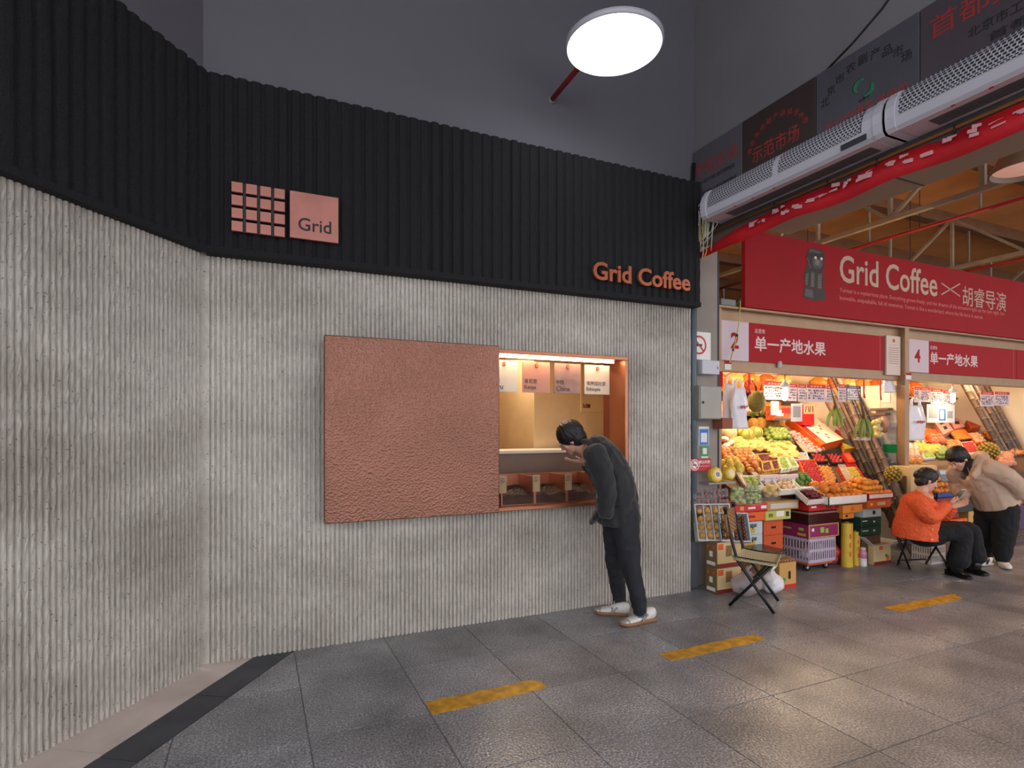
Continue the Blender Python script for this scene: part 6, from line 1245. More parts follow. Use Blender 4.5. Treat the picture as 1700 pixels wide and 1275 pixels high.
# ================================================================== BACK OF THE STALLS: gift baskets, bags, boxes
sh = MB(); sh.bbox(4.28, 7.34, 5.72, 6.24, 1.98, 2.01, .003); tag(sh.build('high_shelf', m_shelf), 'high wooden shelf at the back of the first stall', 'shelf'); sh = MB(); sh.bbox(7.5, 10.9, 5.72, 6.24, 1.98, 2.01, .003); tag(sh.build('high_shelf', m_shelf), 'high wooden shelf at the back of the second stall', 'shelf')
def gift(x, Y, z, w, h, col, lab, k):
    t = thing('gift_basket', lab, 'gift basket', (x, Y, z), 0, 'orange gift baskets on the high shelves'); b = MB(); b.lathe([(w * .40, 0), (w * .5, h * .45), (w * .52, h * .5), (w * .46, h * .5)], 10, True); b.build('basket', M('basket_%d' % (k % 2), (214, 120, 50) if k % 2 else (226, 96, 40), .6, var=.3, vs=40), t)
    b = MB(); b.lathe([(w * .46, h * .46), (w * .44, h * .75), (w * .2, h * .95), (w * .08, h), (w * .14, h * 1.08)], 10); b.build('cellophane', M('cello_%d' % (k % 3), col, .2, var=.35, vs=14, alpha=.85), t); b = MB(); b.ell((0, -w * .18, h * .92), (.03, .02, .02), 8, 6); b.build('bow', MATS['ribbon_red'], t)
cols = [(236, 150, 60), (226, 104, 46), (240, 190, 110)]
x = 4.50; k = 0
nw = ['first', 'second', 'third', 'fourth', 'fifth', 'sixth', 'seventh', 'eighth', 'ninth', 'tenth']
while x < 7.2: gift(x, 5.95, 2.012, .30, .26, cols[k % 3], '%s cellophane gift basket from the left, first stall shelf' % nw[k], k); x += .31; k += 1
x = 7.75; k = 0
while x < 10.3: gift(x, 5.95, 2.012, .28, .26, cols[(k + 1) % 3], '%s cellophane gift basket from the left, second stall shelf' % nw[k], k); x += .33; k += 1
# lower orange packets shelf behind the price sheets, first stall
sh = MB(); sh.bbox(4.28, 6.9, 5.80, 6.24, 1.66, 1.69, .003); tag(sh.build('low_shelf', m_shelf), 'lower wooden shelf at the back of the first stall', 'shelf')
for k in range(7): carton('%s orange packet from the left on the lower back shelf' % nw[k], 4.36 + .36 * k, 4.68 + .36 * k, 5.84, 6.1, 1.692, 1.86, [orange_c, M('packet_amber', (232, 148, 56), .5, var=.2, vs=12), M('packet_red', (196, 52, 40), .5, var=.2, vs=12)][k % 3], [(.1, .2, .9, .8, cardm if k % 2 else MATS['packet_amber'], 'front_print'), (.2, .4, .8, .6, red_c, 'red_print')], group='orange packets on the back shelf', nm='packet', cat='packet', tape=False)
# stacked gift boxes on the upper slope
def slope_box(quad, h, mat, lab, pr=(), grp='gift boxes on the upper slope', nm='gift_box', lift=0):
    P = [slope(*q, lift) for q in quad]; t = thing(nm, lab, 'box', sum(P, Vector()) / 4, 0, grp); H = NS * h; b = MB(); b.add([*P, *[p + H for p in P]], [(0, 1, 2, 3), (7, 6, 5, 4), (0, 4, 5, 1), (1, 5, 6, 2), (2, 6, 7, 3), (3, 7, 4, 0)]); b.build('body', mat, t, world=True); T4 = [p + H for p in P]
    for k_, (u0, v0, u1, v1, m) in enumerate(pr): b = MB(); b.slab([bil(T4, u0, v0) + NS * .0006 * k_, bil(T4, u0, v1) + NS * .0006 * k_, bil(T4, u1, v1) + NS * .0006 * k_, bil(T4, u1, v0) + NS * .0006 * k_], -.0015); b.build('top_print', m, t, world=True)
m_teal = M('box_teal', (44, 96, 100), .5, var=.2, vs=8); m_gbox = M('box_gold', (206, 150, 52), .4, var=.2, vs=8)
slope_box([(1346, 690), (1366, 690), (1380, 712), (1356, 712)], .10, red_c, 'red gift box left of the bright bananas', [(.2, .2, .8, .5, m_gbox), (.1, .6, .9, .8, m_teal)]); slope_box([(1366, 694), (1386, 694), (1398, 714), (1382, 715)], .08, m_teal, 'teal gift box under the bright bananas', [(.2, .2, .7, .7, m_gbox)]); slope_box([(1378, 716), (1398, 715), (1410, 734), (1392, 736)], .10, red_c, 'red and teal patterned gift box beside the canes', [(.1, .1, .5, .5, m_teal), (.5, .5, .9, .9, m_gbox)]); slope_box([(1392, 737), (1410, 736), (1418, 750), (1400, 752)], .06, m_gbox, 'gold gift box beside the canes', [(.2, .2, .8, .8, m_lime)]); slope_box([(1396, 757), (1408, 757), (1418, 772), (1406, 774)], .05, red_c, 'flat red box beside the right black strawberry tray', [(.2, .2, .8, .8, m_orp)])
p = atY(1302, 698, 5.35); q = atY(1314, 674, 5.35); carton('red picture gift box standing behind the payment cards', p.x - .17, q.x, 5.35, 5.5, p.z, q.z, M('box_picture', (204, 92, 60), .5, var=.5, vs=12), [(.0, .0, 1, .14, m_teal, 'teal_edge'), (.1, .3, .5, .7, m_pap, 'white_print'), (.4, .5, .95, .85, red_c, 'red_print')], tape=False)
p = atY(1334, 706, 5.4); q = atY(1352, 672, 5.4); gb = carton('red gift bag with cord handles behind the payment card', p.x, q.x, 5.40, 5.52, p.z, q.z, red_c, [(.0, .55, 1, 1, M('bag_peach', (230, 160, 130), .5), 'peach_top')], nm='gift_bag', cat='gift bag', tape=False)
for f in (.3, .7): b = MB(); xx = p.x + (q.x - p.x) * f; b.tube([(xx - .03, 5.395, q.z - .1), (xx - .02, 5.39, q.z - .02), (xx + .02, 5.39, q.z - .02), (xx + .03, 5.395, q.z - .1)], .004, 6); b.build('cord_handle', m_cable, gb, world=True)

# ================================================================== SECOND STALL
def ubox(lab, px0, px1, pyt, pyb, Y, dep, mat, fr=(), **k): return carton(lab, *bx(px0, px1, pyt, pyb, Y, dep), mat, fr, tape=False, **k)
cr = [(1590, 660), (1606, 652), (1622, 702), (1600, 714)]; slope_box([(1586, 684), (1604, 681), (1632, 716), (1606, 722)], .12, m_crt, 'open orange crate lined red leaning in the second stall', [(.12, .06, .88, .94, red_c)], grp=None, nm='leaning_crate')
slope_box([(1548, 710), (1566, 704), (1578, 722), (1562, 730)], .09, M('pink_carton', (226, 150, 140), .55), 'pink carton with round holes, left of two', [(.35, .5, .65, .75, MATS['hole_dark']), (.3, .1, .7, .3, MATS['hole_dark'])], grp='pink cartons', nm='pink_carton'); slope_box([(1570, 702), (1590, 702), (1598, 716), (1580, 720)], .09, MATS['pink_carton'], 'pink carton with round holes, right of two', [(.3, .35, .7, .65, MATS['hole_dark'])], grp='pink cartons', nm='pink_carton')
t, Q = tray('fruit_tray', 'black-edged tray of orange slices packs in second stall', [(1572, 718), (1600, 716), (1614, 732), (1584, 736)], .04, blk_t); pile('orange_plum', 'orange plum in the black-edged tray, second stall', 'plum', fruit_mesh('sphere', .03, m_orange, .8, 8, 6), .03, [(1574, 719), (1599, 717), (1611, 731), (1586, 734)], lift=.006)
slope_box([(1524, 712), (1552, 716), (1572, 734), (1530, 738)], .03, orange_c, 'flat orange carton lid behind the big pomelos', grp=None, nm='flat_panel')
m_om = fmat('onion_white', (240, 214, 190), tint=(232, 150, 120), var=.3, vs=20)
pile('white_peach', 'white-pink peach beside the middle post, second stall', 'peach', fruit_mesh('apple', .042, m_om), .042, [(1504, 742), (1520, 742), (1528, 764), (1505, 764)], layers=1)
pile('green_pear', 'green pear in the second stall', 'pear', fruit_mesh('pear', .038, fmat('green_pear', (176, 190, 78))), .038, [(1514, 732), (1528, 732), (1536, 744), (1520, 745)])
pile('red_pomelo', 'large orange-red pomelo in the second stall', 'pomelo', fruit_mesh('sphere', .07, fmat('pomelo_red', (238, 120, 70)), .95, 14, 10), .07, [(1536, 730), (1558, 730), (1566, 742), (1542, 743)])
pile('yellow_mango', 'yellow mango in the second stall heap', 'mango', fruit_mesh('mango', .036, m_yel, 1.4), .036, [(1522, 744), (1560, 744), (1566, 754), (1524, 756)])
t, Q = tray('clear_pack', 'clear pack of pale green beans in second stall', [(1524, 748), (1540, 746), (1552, 762), (1534, 764)], .03, foam, group='clear packs of second stall'); pile('green_bean', 'pale green bean in the clear pack', 'bean', fruit_mesh('sphere', .018, m_jujube, 1.3, 8, 6), .018, [(1525, 749), (1540, 747), (1550, 761), (1535, 763)], lift=.004)
pile('green_plum', 'bright green plum in the second stall heap', 'plum', fruit_mesh('sphere', .024, m_apple_g, 1, 8, 6), .024, [(1548, 746), (1568, 745), (1576, 762), (1556, 763)], layers=2)
pile('tan_fruit', 'tan-orange fruit along the second stall front', 'fruit', fruit_mesh('apple', .034, m_apri), .034, [(1504, 764), (1524, 764), (1530, 772), (1506, 772)])
pile('pink_onion', 'pink onion right of the hooded person', 'onion', fruit_mesh('apple', .05, fmat('pink_onion', (232, 150, 112))), .05, [(1650, 757), (1674, 757), (1680, 776), (1660, 778)])
pile('rear_apple', 'red apple behind the hooded person, second stall', 'apple', fruit_mesh('apple', .04, m_apple_r), .04, [(1566, 735), (1590, 736), (1594, 756), (1576, 758)])
pile('persimmon', 'orange persimmon at the upper left of second stall', 'persimmon', fruit_mesh('apple', .045, m_apri), .045, [(1506, 722), (1520, 722), (1526, 732), (1508, 732)])
t, Q = tray('fruit_tray', 'white tray of red strawberries behind the hooded head', [(1592, 738), (1612, 736), (1626, 754), (1604, 757)], .04, cardm, th=.01); pile('strawberry', 'strawberry in the white tray, second stall', 'strawberry', SB, .023, [(1594, 739), (1612, 737), (1623, 753), (1605, 755)], sp=.05, rotf=rs_, lift=.006)
t, Q = tray('fruit_tray', 'orange tray of pale apples right of the leaning crate', [(1604, 724), (1622, 722), (1636, 738), (1618, 741)], .05, orange_c, th=.01); pile('pale_apple', 'pale apple in the orange tray, second stall', 'apple', fruit_mesh('apple', .036, m_peach), .036, [(1606, 725), (1621, 723), (1633, 737), (1619, 739)], lift=.006)
pile('red_pear', 'red pear at the right end of second stall', 'pear', fruit_mesh('pear', .04, m_apple_r), .04, [(1664, 740), (1690, 740), (1700, 756), (1676, 758)])
pile('back_orange', 'orange at the back of the second stall', 'orange', fruit_mesh('sphere', .043, m_orange, .96, 12, 9), .043, [(1628, 716), (1650, 716), (1660, 730), (1640, 732)])
slope_box([(1504, 773), (1530, 770), (1552, 774), (1556, 785)], .02, kraft, 'kraft strip along the front of second stall fruit', grp=None, nm='edge_board')
ubox('cream carton behind the seated woman', 1512, 1556, 774, 850, 4.25, .25, m_cream_c); ubox('tall dark carton left of seated woman behind the post', 1503, 1512, 790, 880, 4.3, .2, MATS['dark_brown_card'])
# scale display, orange heap
dsp = thing('scale_display', 'grey price-computing scale display before the hooded person', 'scale', atY(1570, 800, 4.15)); b = MB(); b.bbox(-.10, .10, -.02, .03, 0, .15, .008, Matrix.Rotation(-.35, 4, 'X')); b.build('housing', M('scale_grey', (120, 122, 130), .4), dsp); b = MB(); b.box(-.085, .085, -.024, -.019, .09, .135, Matrix.Rotation(-.35, 4, 'X')); b.build('screen', M('lcd', (206, 214, 220), .3), dsp)
HX0, HX1 = XatY(1556, 4.05), XatY(1590, 4.05); hz = ZatY(1572, 822, 4.05); flat_tray(HX0, HX1, 4.05, 4.4, hz - .02, .05, M('blue_carton', (44, 70, 150), .5), 'blue-edged carton of tangerines behind the phone')
pile_flat('tangerine', 'glossy tangerine behind the seated woman', 'tangerine', fruit_mesh('sphere', .038, m_tang, .9), .038, HX0 + .01, HX1 - .01, 4.06, 4.38, hz, 3, .1)
ubox('kraft carton under the blue-edged tangerine carton', 1556, 1592, 826, 900, 4.08, .3, M('shelf_red', (150, 52, 40), .5))
ubox('orange carton with white lettering behind the seated woman knees', 1567, 1606, 862, 873, 4.0, .3, orange_c, [(.25, .3, .8, .7, m_cream_c, 'white_print')]); ubox('black flat crate above the orange lettering carton', 1585, 1620, 832, 850, 3.98, .3, blk_t); ubox('yellow slatted crate behind the seated woman', 1608, 1624, 848, 880, 4.05, .3, M('yellow_crate', (206, 166, 92), .6)); ubox('dark lower carton behind the seated woman', 1567, 1606, 874, 915, 4.05, .3, MATS['dark_brown_card'])
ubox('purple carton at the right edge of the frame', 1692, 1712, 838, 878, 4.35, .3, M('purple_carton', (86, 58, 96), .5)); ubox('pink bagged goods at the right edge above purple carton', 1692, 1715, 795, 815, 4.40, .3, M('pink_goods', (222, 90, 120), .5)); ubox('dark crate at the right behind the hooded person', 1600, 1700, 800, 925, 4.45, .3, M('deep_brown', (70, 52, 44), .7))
# white basket under the woman's chair
p = atZ(1556, 936); wbk = thing('white_basket', 'white slotted plastic basket on the floor behind the seated woman', 'basket', p); b = MB(); x0, x1, y0, y1 = -.10, .14, 0, .2
for i in range(9):
    x = x0 + (x1 - x0) * i / 8; b.box(x - .007, x + .007, y0 - .003, y0 + .003, 0, .2); y = y0 + (y1 - y0) * i / 8; b.box(x0 - .003, x0 + .003, y - .007, y + .007, 0, .2)
for z in (.012, .10, .19): b.box(x0, x1, y0 - .004, y0 + .004, z - .012, z + .012); b.box(x0 - .004, x0 + .004, y0, y1, z - .012, z + .012); b.box(x0, x1, y1 - .004, y1 + .004, z - .012, z + .012); b.box(x1 - .004, x1 + .004, y0, y1, z - .012, z + .012)
b.build('slotted_walls', M('basket_white', (232, 222, 214), .4), wbk)['kind'] = 'stuff'; b = MB(); b.box(x0, x1, y0, y1, 0, .01); b.build('floor_panel', MATS['basket_white'], wbk)

carton('brown storage carton behind the leaning canes, first stall', 6.62, 7.3, 5.0, 6.1, 0, 1.0, MATS['dark_brown_card'], tape=False)
# ================================================================== FOLDING CHAIRS
def tubeP(pts, r, nm, m, t, n=10): b = MB(); b.tube(pts, r, n); return b.build(nm, m, t, world=True)
m_chm = M('black_tube', (26, 26, 30), .4, metal=.3)
def weave(name, c1, c2, scale):
    m = bpy.data.materials.new(name); m.use_nodes = True; N = m.node_tree.nodes; L = m.node_tree.links; bs = N['Principled BSDF']; tc = N.new('ShaderNodeTexCoord'); ck = N.new('ShaderNodeTexChecker'); ck.inputs['Scale'].default_value = scale; ck.inputs[1].default_value = lin(c1) + (1,); ck.inputs[2].default_value = lin(c2) + (1,); L.new(tc.outputs['Object'], ck.inputs['Vector']); L.new(ck.outputs[0], bs.inputs['Base Color']); bs.inputs['Roughness'].default_value = .7; bp = N.new('ShaderNodeBump'); bp.inputs['Distance'].default_value = .004; L.new(ck.outputs[1], bp.inputs['Height']); L.new(bp.outputs[0], bs.inputs['Normal']); return m
m_weave = weave('woven_back', (206, 160, 104), (40, 30, 24), 70); m_seatw = weave('woven_seat', (206, 198, 160), (176, 166, 124), 90)
n1, n2, f1, f2 = atZ(1211, 1007), atZ(1285, 1021), atZ(1224, 988), atZ(1292, 1000)      # feet: near-back, near-front, far-back, far-front
ch = thing('folding_chair', 'black folding chair with woven seat beside the olive cartons', 'chair', (n1 + n2 + f1 + f2) / 4)
def up_(p, z): return Vector((p.x, p.y, z))
dpth = ((f1 - n1) + (f2 - n2)) / 2; ax = ((n2 - n1) + (f2 - f1)) / 2; SH = .40
for s, (bk_, fr_) in enumerate(((n1, n2), (f1, f2))):
    # leg from front foot rising to the backrest
    top = bk_ + ax * -.10 + Vector((0, 0, .80)); knee = bk_.lerp(fr_, .18) + Vector((0, 0, .40)); tubeP([up_(fr_, .012), fr_.lerp(knee, .5) + Vector((0, 0, 0)), knee, knee.lerp(top, .5) - ax * .02, top], .0125, 'leg', m_chm, ch)
    tubeP([up_(bk_, .012), bk_.lerp(fr_, .5) + Vector((0, 0, .21)), bk_.lerp(fr_, .98) + Vector((0, 0, SH))], .0125, 'leg', m_chm, ch)
    tubeP([knee + Vector((0, 0, .02)), bk_.lerp(fr_, 1.05) + Vector((0, 0, SH + .01))], .010, 'seat_rail', m_chm, ch)
    tubeP([top, top + Vector((0, 0, .03))], .018, 'end_cap', m_black_p, ch)
for f, z in ((.5, .21), (.05, .03)): tubeP([n1.lerp(n2, f) + Vector((0, 0, z)), f1.lerp(f2, f) + Vector((0, 0, z))], .009, 'crossbar', m_chm, ch)
s0, s1 = n1.lerp(n2, .14) + Vector((0, 0, .405)), n1.lerp(n2, 1.06) + Vector((0, 0, .395)); r0, r1 = f1.lerp(f2, .14) + Vector((0, 0, .405)), f1.lerp(f2, 1.06) + Vector((0, 0, .395)); b = MB(); N_ = 8; vs = []; fs = []
o_ = dpth.normalized() * .03
for i in range(N_ + 1):
    for j in range(N_ + 1):
        u, v = i / N_, j / N_; p = (s0 - o_).lerp(s1 - o_, u).lerp((r0 + o_).lerp(r1 + o_, u), v); p.z += .02 - .02 * math.sin(PI * u) * math.sin(PI * v); vs.append(p)
for i in range(N_):
    for j in range(N_): fs.append((i * (N_ + 1) + j, (i + 1) * (N_ + 1) + j, (i + 1) * (N_ + 1) + j + 1, i * (N_ + 1) + j + 1))
k0 = len(vs); vs += [v - Vector((0, 0, .022)) for v in vs]; fs += [tuple(i + k0 for i in f[::-1]) for f in fs]
rim = [i for i in range(N_ + 1)] + [(i + 1) * (N_ + 1) + N_ for i in range(N_)] + [N_ * (N_ + 1) + j for j in range(N_ - 1, -1, -1)] + [i * (N_ + 1) for i in range(N_ - 1, 0, -1)]
for a_, b_ in zip(rim, rim[1:] + rim[:1]): fs.append((a_, a_ + k0, b_ + k0, b_))
b.add(vs, fs, True); b.build('seat', m_seatw, ch, world=True)
bt0, bt1 = n1 + ax * -.095 + Vector((0, 0, .77)), f1 + ax * -.095 + Vector((0, 0, .77)); bb0, bb1 = n1 + ax * -.02 + Vector((0, 0, .59)), f1 + ax * -.02 + Vector((0, 0, .59)); b = MB(); b.slab([bb0, bb1, bt1, bt0], .014); b.build('backrest', m_weave, ch, world=True); tubeP([bt0 + Vector((0, 0, .008)), bt1 + Vector((0, 0, .008))], .014, 'top_rail', M('rail_bamboo', (150, 108, 64), .5), ch)
for s, (q0_, q1_) in enumerate(((bb0, bt0), (bb1, bt1))): tubeP([q0_, q1_], .017, 'bamboo_sleeve', MATS['rail_bamboo'], ch)
# black folding stool-chair under the seated woman
WD = 5.82
cf = [atZ(1511, 946), atZ(1488, 933), atZ(1570, 934), atZ(1540, 922)]; c2_ = thing('folding_chair', 'plain black folding chair under the seated woman', 'chair', sum(cf, Vector()) / 4)
seatc = [atD(1489, 889, 5.9), atD(1560, 897, 5.75), atD(1574, 886, 6.15), atD(1505, 882, 6.3)]
tubeP([cf[0], seatc[0].lerp(seatc[1], .0)], .010, 'leg', m_chm, c2_); tubeP([atZ(1490, 938), seatc[1].lerp(seatc[0], .75)], .010, 'leg', m_chm, c2_); tubeP([atZ(1537, 936), seatc[1]], .010, 'leg', m_chm, c2_); tubeP([cf[2], seatc[1].lerp(seatc[0], .2)], .010, 'leg', m_chm, c2_); tubeP([atZ(1537, 936), cf[2] + Vector((0, 0, .03))], .008, 'crossbar', m_chm, c2_); tubeP([atZ(1490, 938) + Vector((0, 0, .05)), atZ(1537, 936) + Vector((0, 0, .05))], .008, 'crossbar', m_chm, c2_)
b = MB(); b.slab([q + Vector((0, 0, .01)) for q in seatc], .025); b.build('seat', M('seat_black', (32, 30, 34), .6), c2_, world=True)
p = atD(1517, 898, 5.95); b = MB(); b.ell((0, 0, 0), (.10, .05, .035), 12, 7, jit=.1); o = b.build('blue_pouch', M('pouch_blue', (120, 160, 190), .5, var=.3, vs=20)); o.location = (p.x, p.y, p.z + .0); tag(o, 'pale blue pouch hanging under the seated woman chair', 'pouch')
# ================================================================== PEOPLE
def V3(a): return Vector(a)
class Org:
    """organic solid: tapered chains and ellipsoids fused into one continuous surface"""
    def __init__(s): s.m = MB()
    def chain(s, pts, rad, flat=None, n=14, ends=True):
        P = [Vector(p) for p in pts]; rads = rad if isinstance(rad, (list, tuple)) and len(rad) == len(P) else [rad] * len(P); pp = []; rr = []
        g = lambda r: Vector(r if isinstance(r, (list, tuple)) else (r, r))
        for i in range(len(P) - 1):       # smooth the path (Catmull-Rom) so joints bend without kinks
            p0, p1, p2, p3 = P[max(0, i - 1)], P[i], P[i + 1], P[min(len(P) - 1, i + 2)]; k = 5
            for j in range(k):
                t = j / k; pp.append(.5 * ((2 * p1) + (p2 - p0) * t + (2 * p0 - 5 * p1 + 4 * p2 - p3) * t * t + (3 * p1 - p0 - 3 * p2 + p3) * t ** 3)); rr.append(tuple(g(rads[i]).lerp(g(rads[i + 1]), t)))
        pp.append(P[-1]); rr.append(tuple(g(rads[-1])))
        if ends:
            d0 = (pp[0] - pp[1]).normalized(); d1 = (pp[-1] - pp[-2]).normalized(); r0 = min(rr[0]); r1 = min(rr[-1])
            pp = [pp[0] + d0 * r0 * .75, pp[0] + d0 * r0 * .45] + pp + [pp[-1] + d1 * r1 * .45, pp[-1] + d1 * r1 * .75]
            rr = [tuple(x * .5 for x in rr[0]), tuple(x * .85 for x in rr[0])] + rr + [tuple(x * .85 for x in rr[-1]), tuple(x * .5 for x in rr[-1])]
        s.m.tube(pp, rr, n, True, True, flat); return s
    def ell(s, c, ax, r, n=14, m=10):
        """ellipsoid with axes ax=(a,b,c unit vectors)"""
        T = Matrix((( *ax[0], 0), (*ax[1], 0), (*ax[2], 0), (0, 0, 0, 1))).transposed(); T = Matrix.Translation(c) @ T; s.m.ell((0, 0, 0), r, n, m, T); return s
    def build(s, name, mat, parent=None, voxel=.006, smooth=6, fold=0.0, ff=14.0, seed=0, world_root=None, org=None, cut=None):
        me = s.m.mesh(name + '_raw', mat); o = bpy.data.objects.new(name, me); COL.objects.link(o)
        r = o.modifiers.new('r', 'REMESH'); r.mode = 'VOXEL'; r.voxel_size = voxel; r.use_smooth_shade = True
        sm = o.modifiers.new('s', 'SMOOTH'); sm.factor = .5; sm.iterations = smooth
        bpy.context.view_layer.update(); m2 = bpy.data.meshes.new_from_object(o.evaluated_get(bpy.context.evaluated_depsgraph_get())); o.modifiers.clear(); o.data = m2; bpy.data.meshes.remove(me); m2.name = name
        if not m2.materials: m2.materials.append(mat)
        if fold:
            ns = [v.normal.copy() for v in m2.vertices]
            for v, n in zip(m2.vertices, ns):
                q = v.co * ff; q2 = Vector((q.x + seed, q.y, q.z * .8)); w = mnoise.noise(q2 + 1.4 * mnoise.noise_vector(q2 * .5)); v.co += n * fold * ((1 - abs(w) * 2) * .8 + .5 * mnoise.noise(q2 * 2.3))
        if cut:
            bm = bmesh.new(); bm.from_mesh(m2)
            for (co, no) in cut: bmesh.ops.bisect_plane(bm, geom=bm.verts[:] + bm.edges[:] + bm.faces[:], plane_co=co, plane_no=no, clear_outer=True)
            bm.to_mesh(m2); bm.free()
        for p in m2.polygons: p.use_smooth = True
        if parent is not None: m2.transform(wmat(parent).inverted()); o.parent = parent
        elif org is not None: m2.transform(Matrix.Translation(-Vector(org))); o.location = org
        m2.update(); return o
def add_head(O, c, fwd, up, s=1.0):
    """skull, jaw, nose, brow, lips, ears fused into the body; returns frame"""
    fwd = Vector(fwd).normalized(); up = (Vector(up) - fwd * Vector(up).dot(fwd)).normalized(); rt = fwd.cross(up); c = Vector(c); A = (rt, fwd, up)
    at = lambda x, y, z: c + (rt * x + fwd * y + up * z) * s
    O.ell(at(0, -.012, .025), A, (.073 * s, .092 * s, .088 * s), 20, 14); O.ell(at(0, .022, -.045), A, (.056 * s, .062 * s, .066 * s), 18, 12); O.ell(at(0, .058, -.092), A, (.026 * s, .022 * s, .020 * s)); O.ell(at(0, .052, -.02), A, (.055 * s, .035 * s, .060 * s))
    O.chain([at(0, .082, .012), at(0, .094, -.012), at(0, .104, -.030)], [.009 * s, .010 * s, .013 * s], n=8); 
    for x in (-1, 1):
        O.ell(at(x * .013, .090, -.034), A, (.009 * s,) * 3, 8, 6); O.ell(at(x * .075, -.012, -.012), A, (.010 * s, .020 * s, .031 * s), 10, 8); O.chain([at(x * .014, .079, .024), at(x * .042, .070, .026)], [.010 * s, .008 * s], n=8); O.ell(at(x * .042, .054, -.032), A, (.020 * s, .018 * s, .018 * s), 8, 6)
    O.chain([at(-.020, .078, -.064), at(0, .084, -.062), at(.020, .078, -.064)], [.005 * s, .007 * s, .005 * s], n=8); O.chain([at(-.016, .077, -.073), at(0, .083, -.073), at(.016, .077, -.073)], [.005 * s, .007 * s, .005 * s], n=8)
    return at, A
def face_parts(at, A, parent, s=1.0, glasses=False):
    me = M('eye_white', (232, 226, 220), .3); md = M('eye_dark', (30, 22, 20), .3); mb = M('brow_hair', (26, 22, 22), .8)
    for x in (-1, 1):
        e = MB(); T = Matrix((( *A[0], 0), (*A[1], 0), (*A[2], 0), (0, 0, 0, 1))).transposed(); e.ell((0, 0, 0), (.013 * s, .008 * s, .006 * s), 10, 7, Matrix.Translation(at(x * .030, .075, .004)) @ T); ey = e.build('eye', me, parent, world=True); e = MB(); e.ell((0, 0, 0), (.006 * s,) * 3, 8, 6, Matrix.Translation(at(x * .031, .080, .004)) @ T); e.build('iris', md, ey, world=True)
        b = MB(); b.tube([at(x * .014, .087, .026), at(x * .030, .084, .032), at(x * .048, .072, .027)], [(.003 * s, .004 * s)] * 3, 6); b.build('eyebrow', mb, parent, world=True)
    b = MB(); b.tube([at(-.020, .085, -.068), at(0, .091, -.067), at(.020, .085, -.068)], [.003 * s, .005 * s, .003 * s], 6); b.build('mouth', M('lips', (168, 96, 86), .5), parent, world=True)
    if glasses:
        g = MB()
        for x in (-1, 1): g.tube([at(x * .032 + .024 * math.cos(a), .092, .002 + .019 * math.sin(a)) for a in [2 * PI * i / 16 for i in range(17)]], .0016, 5); g.tube([at(x * .056, .090, .006), at(x * .076, .04, .008), at(x * .080, -.02, .0)], .0018, 5)
        g.tube([at(-.008, .094, .006), at(.008, .094, .006)], .0016, 5); g.build('glasses', M('wire_frame', (90, 84, 80), .3, metal=.7), parent, world=True)['kind'] = 'stuff'
def hair_cap(at, A, s, mat, parent, name='hair', fringe=.02, back=.0, bun=None, vol=.010, seed=1, side=.0):
    O = Org(); O.ell(at(0, -.028, .044), A, ((.079 + vol) * s, (.090 + vol) * s, (.082 + vol) * s), 22, 16); O.ell(at(0, -.055, -.02 - back), A, ((.066 + vol) * s, (.05 + vol) * s, (.06 + vol + back) * s), 18, 12)
    O.chain([at(-.052, .044, .068), at(0, .058, .078), at(.052, .044, .068)], [.018 * s, .022 * s, .018 * s], n=10)
    for x in (-1, 1): O.chain([at(x * .068, .02, .05), at(x * .074, .010, .0 - side)], [.018 * s, .011 * s], n=8)
    if bun: O.ell(at(*bun[0]), A, tuple(v * s for v in bun[1]), 14, 10)
    h = O.build(name, mat, parent, .006, 3)
    rd = random.Random(seed); ns = [v.normal.copy() for v in h.data.vertices]; c = wmat(parent).inverted() @ at(0, -.02, .02)
    for v, n in zip(h.data.vertices, ns): d = (v.co - c); q = Vector((d.dot(A[0]) * 60, d.dot(A[1]) * 60, d.dot(A[2]) * 16)); v.co += n * .0045 * mnoise.noise(q + Vector((seed, 0, 0)))
    return h
def add_hand(O, w, d, nrm, curl=.5, s=1.0, spread=.10, thumb=1):
    """palm + five bent fingers; w wrist, d pointing direction, nrm palm normal (fingers curl towards it)"""
    w = Vector(w); d = Vector(d).normalized(); nrm = (Vector(nrm) - d * Vector(nrm).dot(d)).normalized(); sd = d.cross(nrm) * thumb
    O.chain([w - d * .02 * s, w + d * .025 * s, w + d * .075 * s], [(.019 * s, .026 * s), (.017 * s, .036 * s), (.013 * s, .038 * s)], flat=nrm, n=12)
    for k, (off, L) in enumerate(((.030, .072), (.010, .080), (-.010, .074), (-.029, .058))):
        p = w + d * .082 * s + sd * off * s; dd = (d + sd * spread * (off * 28)).normalized(); pts = [p]; a = 0
        for j, f in enumerate((.45, .32, .23)): a += curl * (.7, 1.0, .8)[j]; q = pts[-1] + (dd * math.cos(a) + nrm * math.sin(a)) * L * f * s; pts.append(q)
        O.chain(pts, [.0092 * s, .0088 * s, .0080 * s, .0070 * s], n=8)
    p = w + d * .02 * s + sd * .028 * s; O.chain([p, p + (d * .5 + sd * .75 + nrm * .35).normalized() * .036 * s, p + (d * .5 + sd * .75 + nrm * .35).normalized() * .036 * s + (d * .85 + nrm * .4 + sd * .15).normalized() * .032 * s], [.0125 * s, .0105 * s, .0085 * s], n=8)
m_skin = M('skin', (214, 164, 138), .55, var=.08, vs=20); m_hair = M('black_hair', (20, 17, 18), .5, var=.3, vs=90, bump=.5, bs=160)
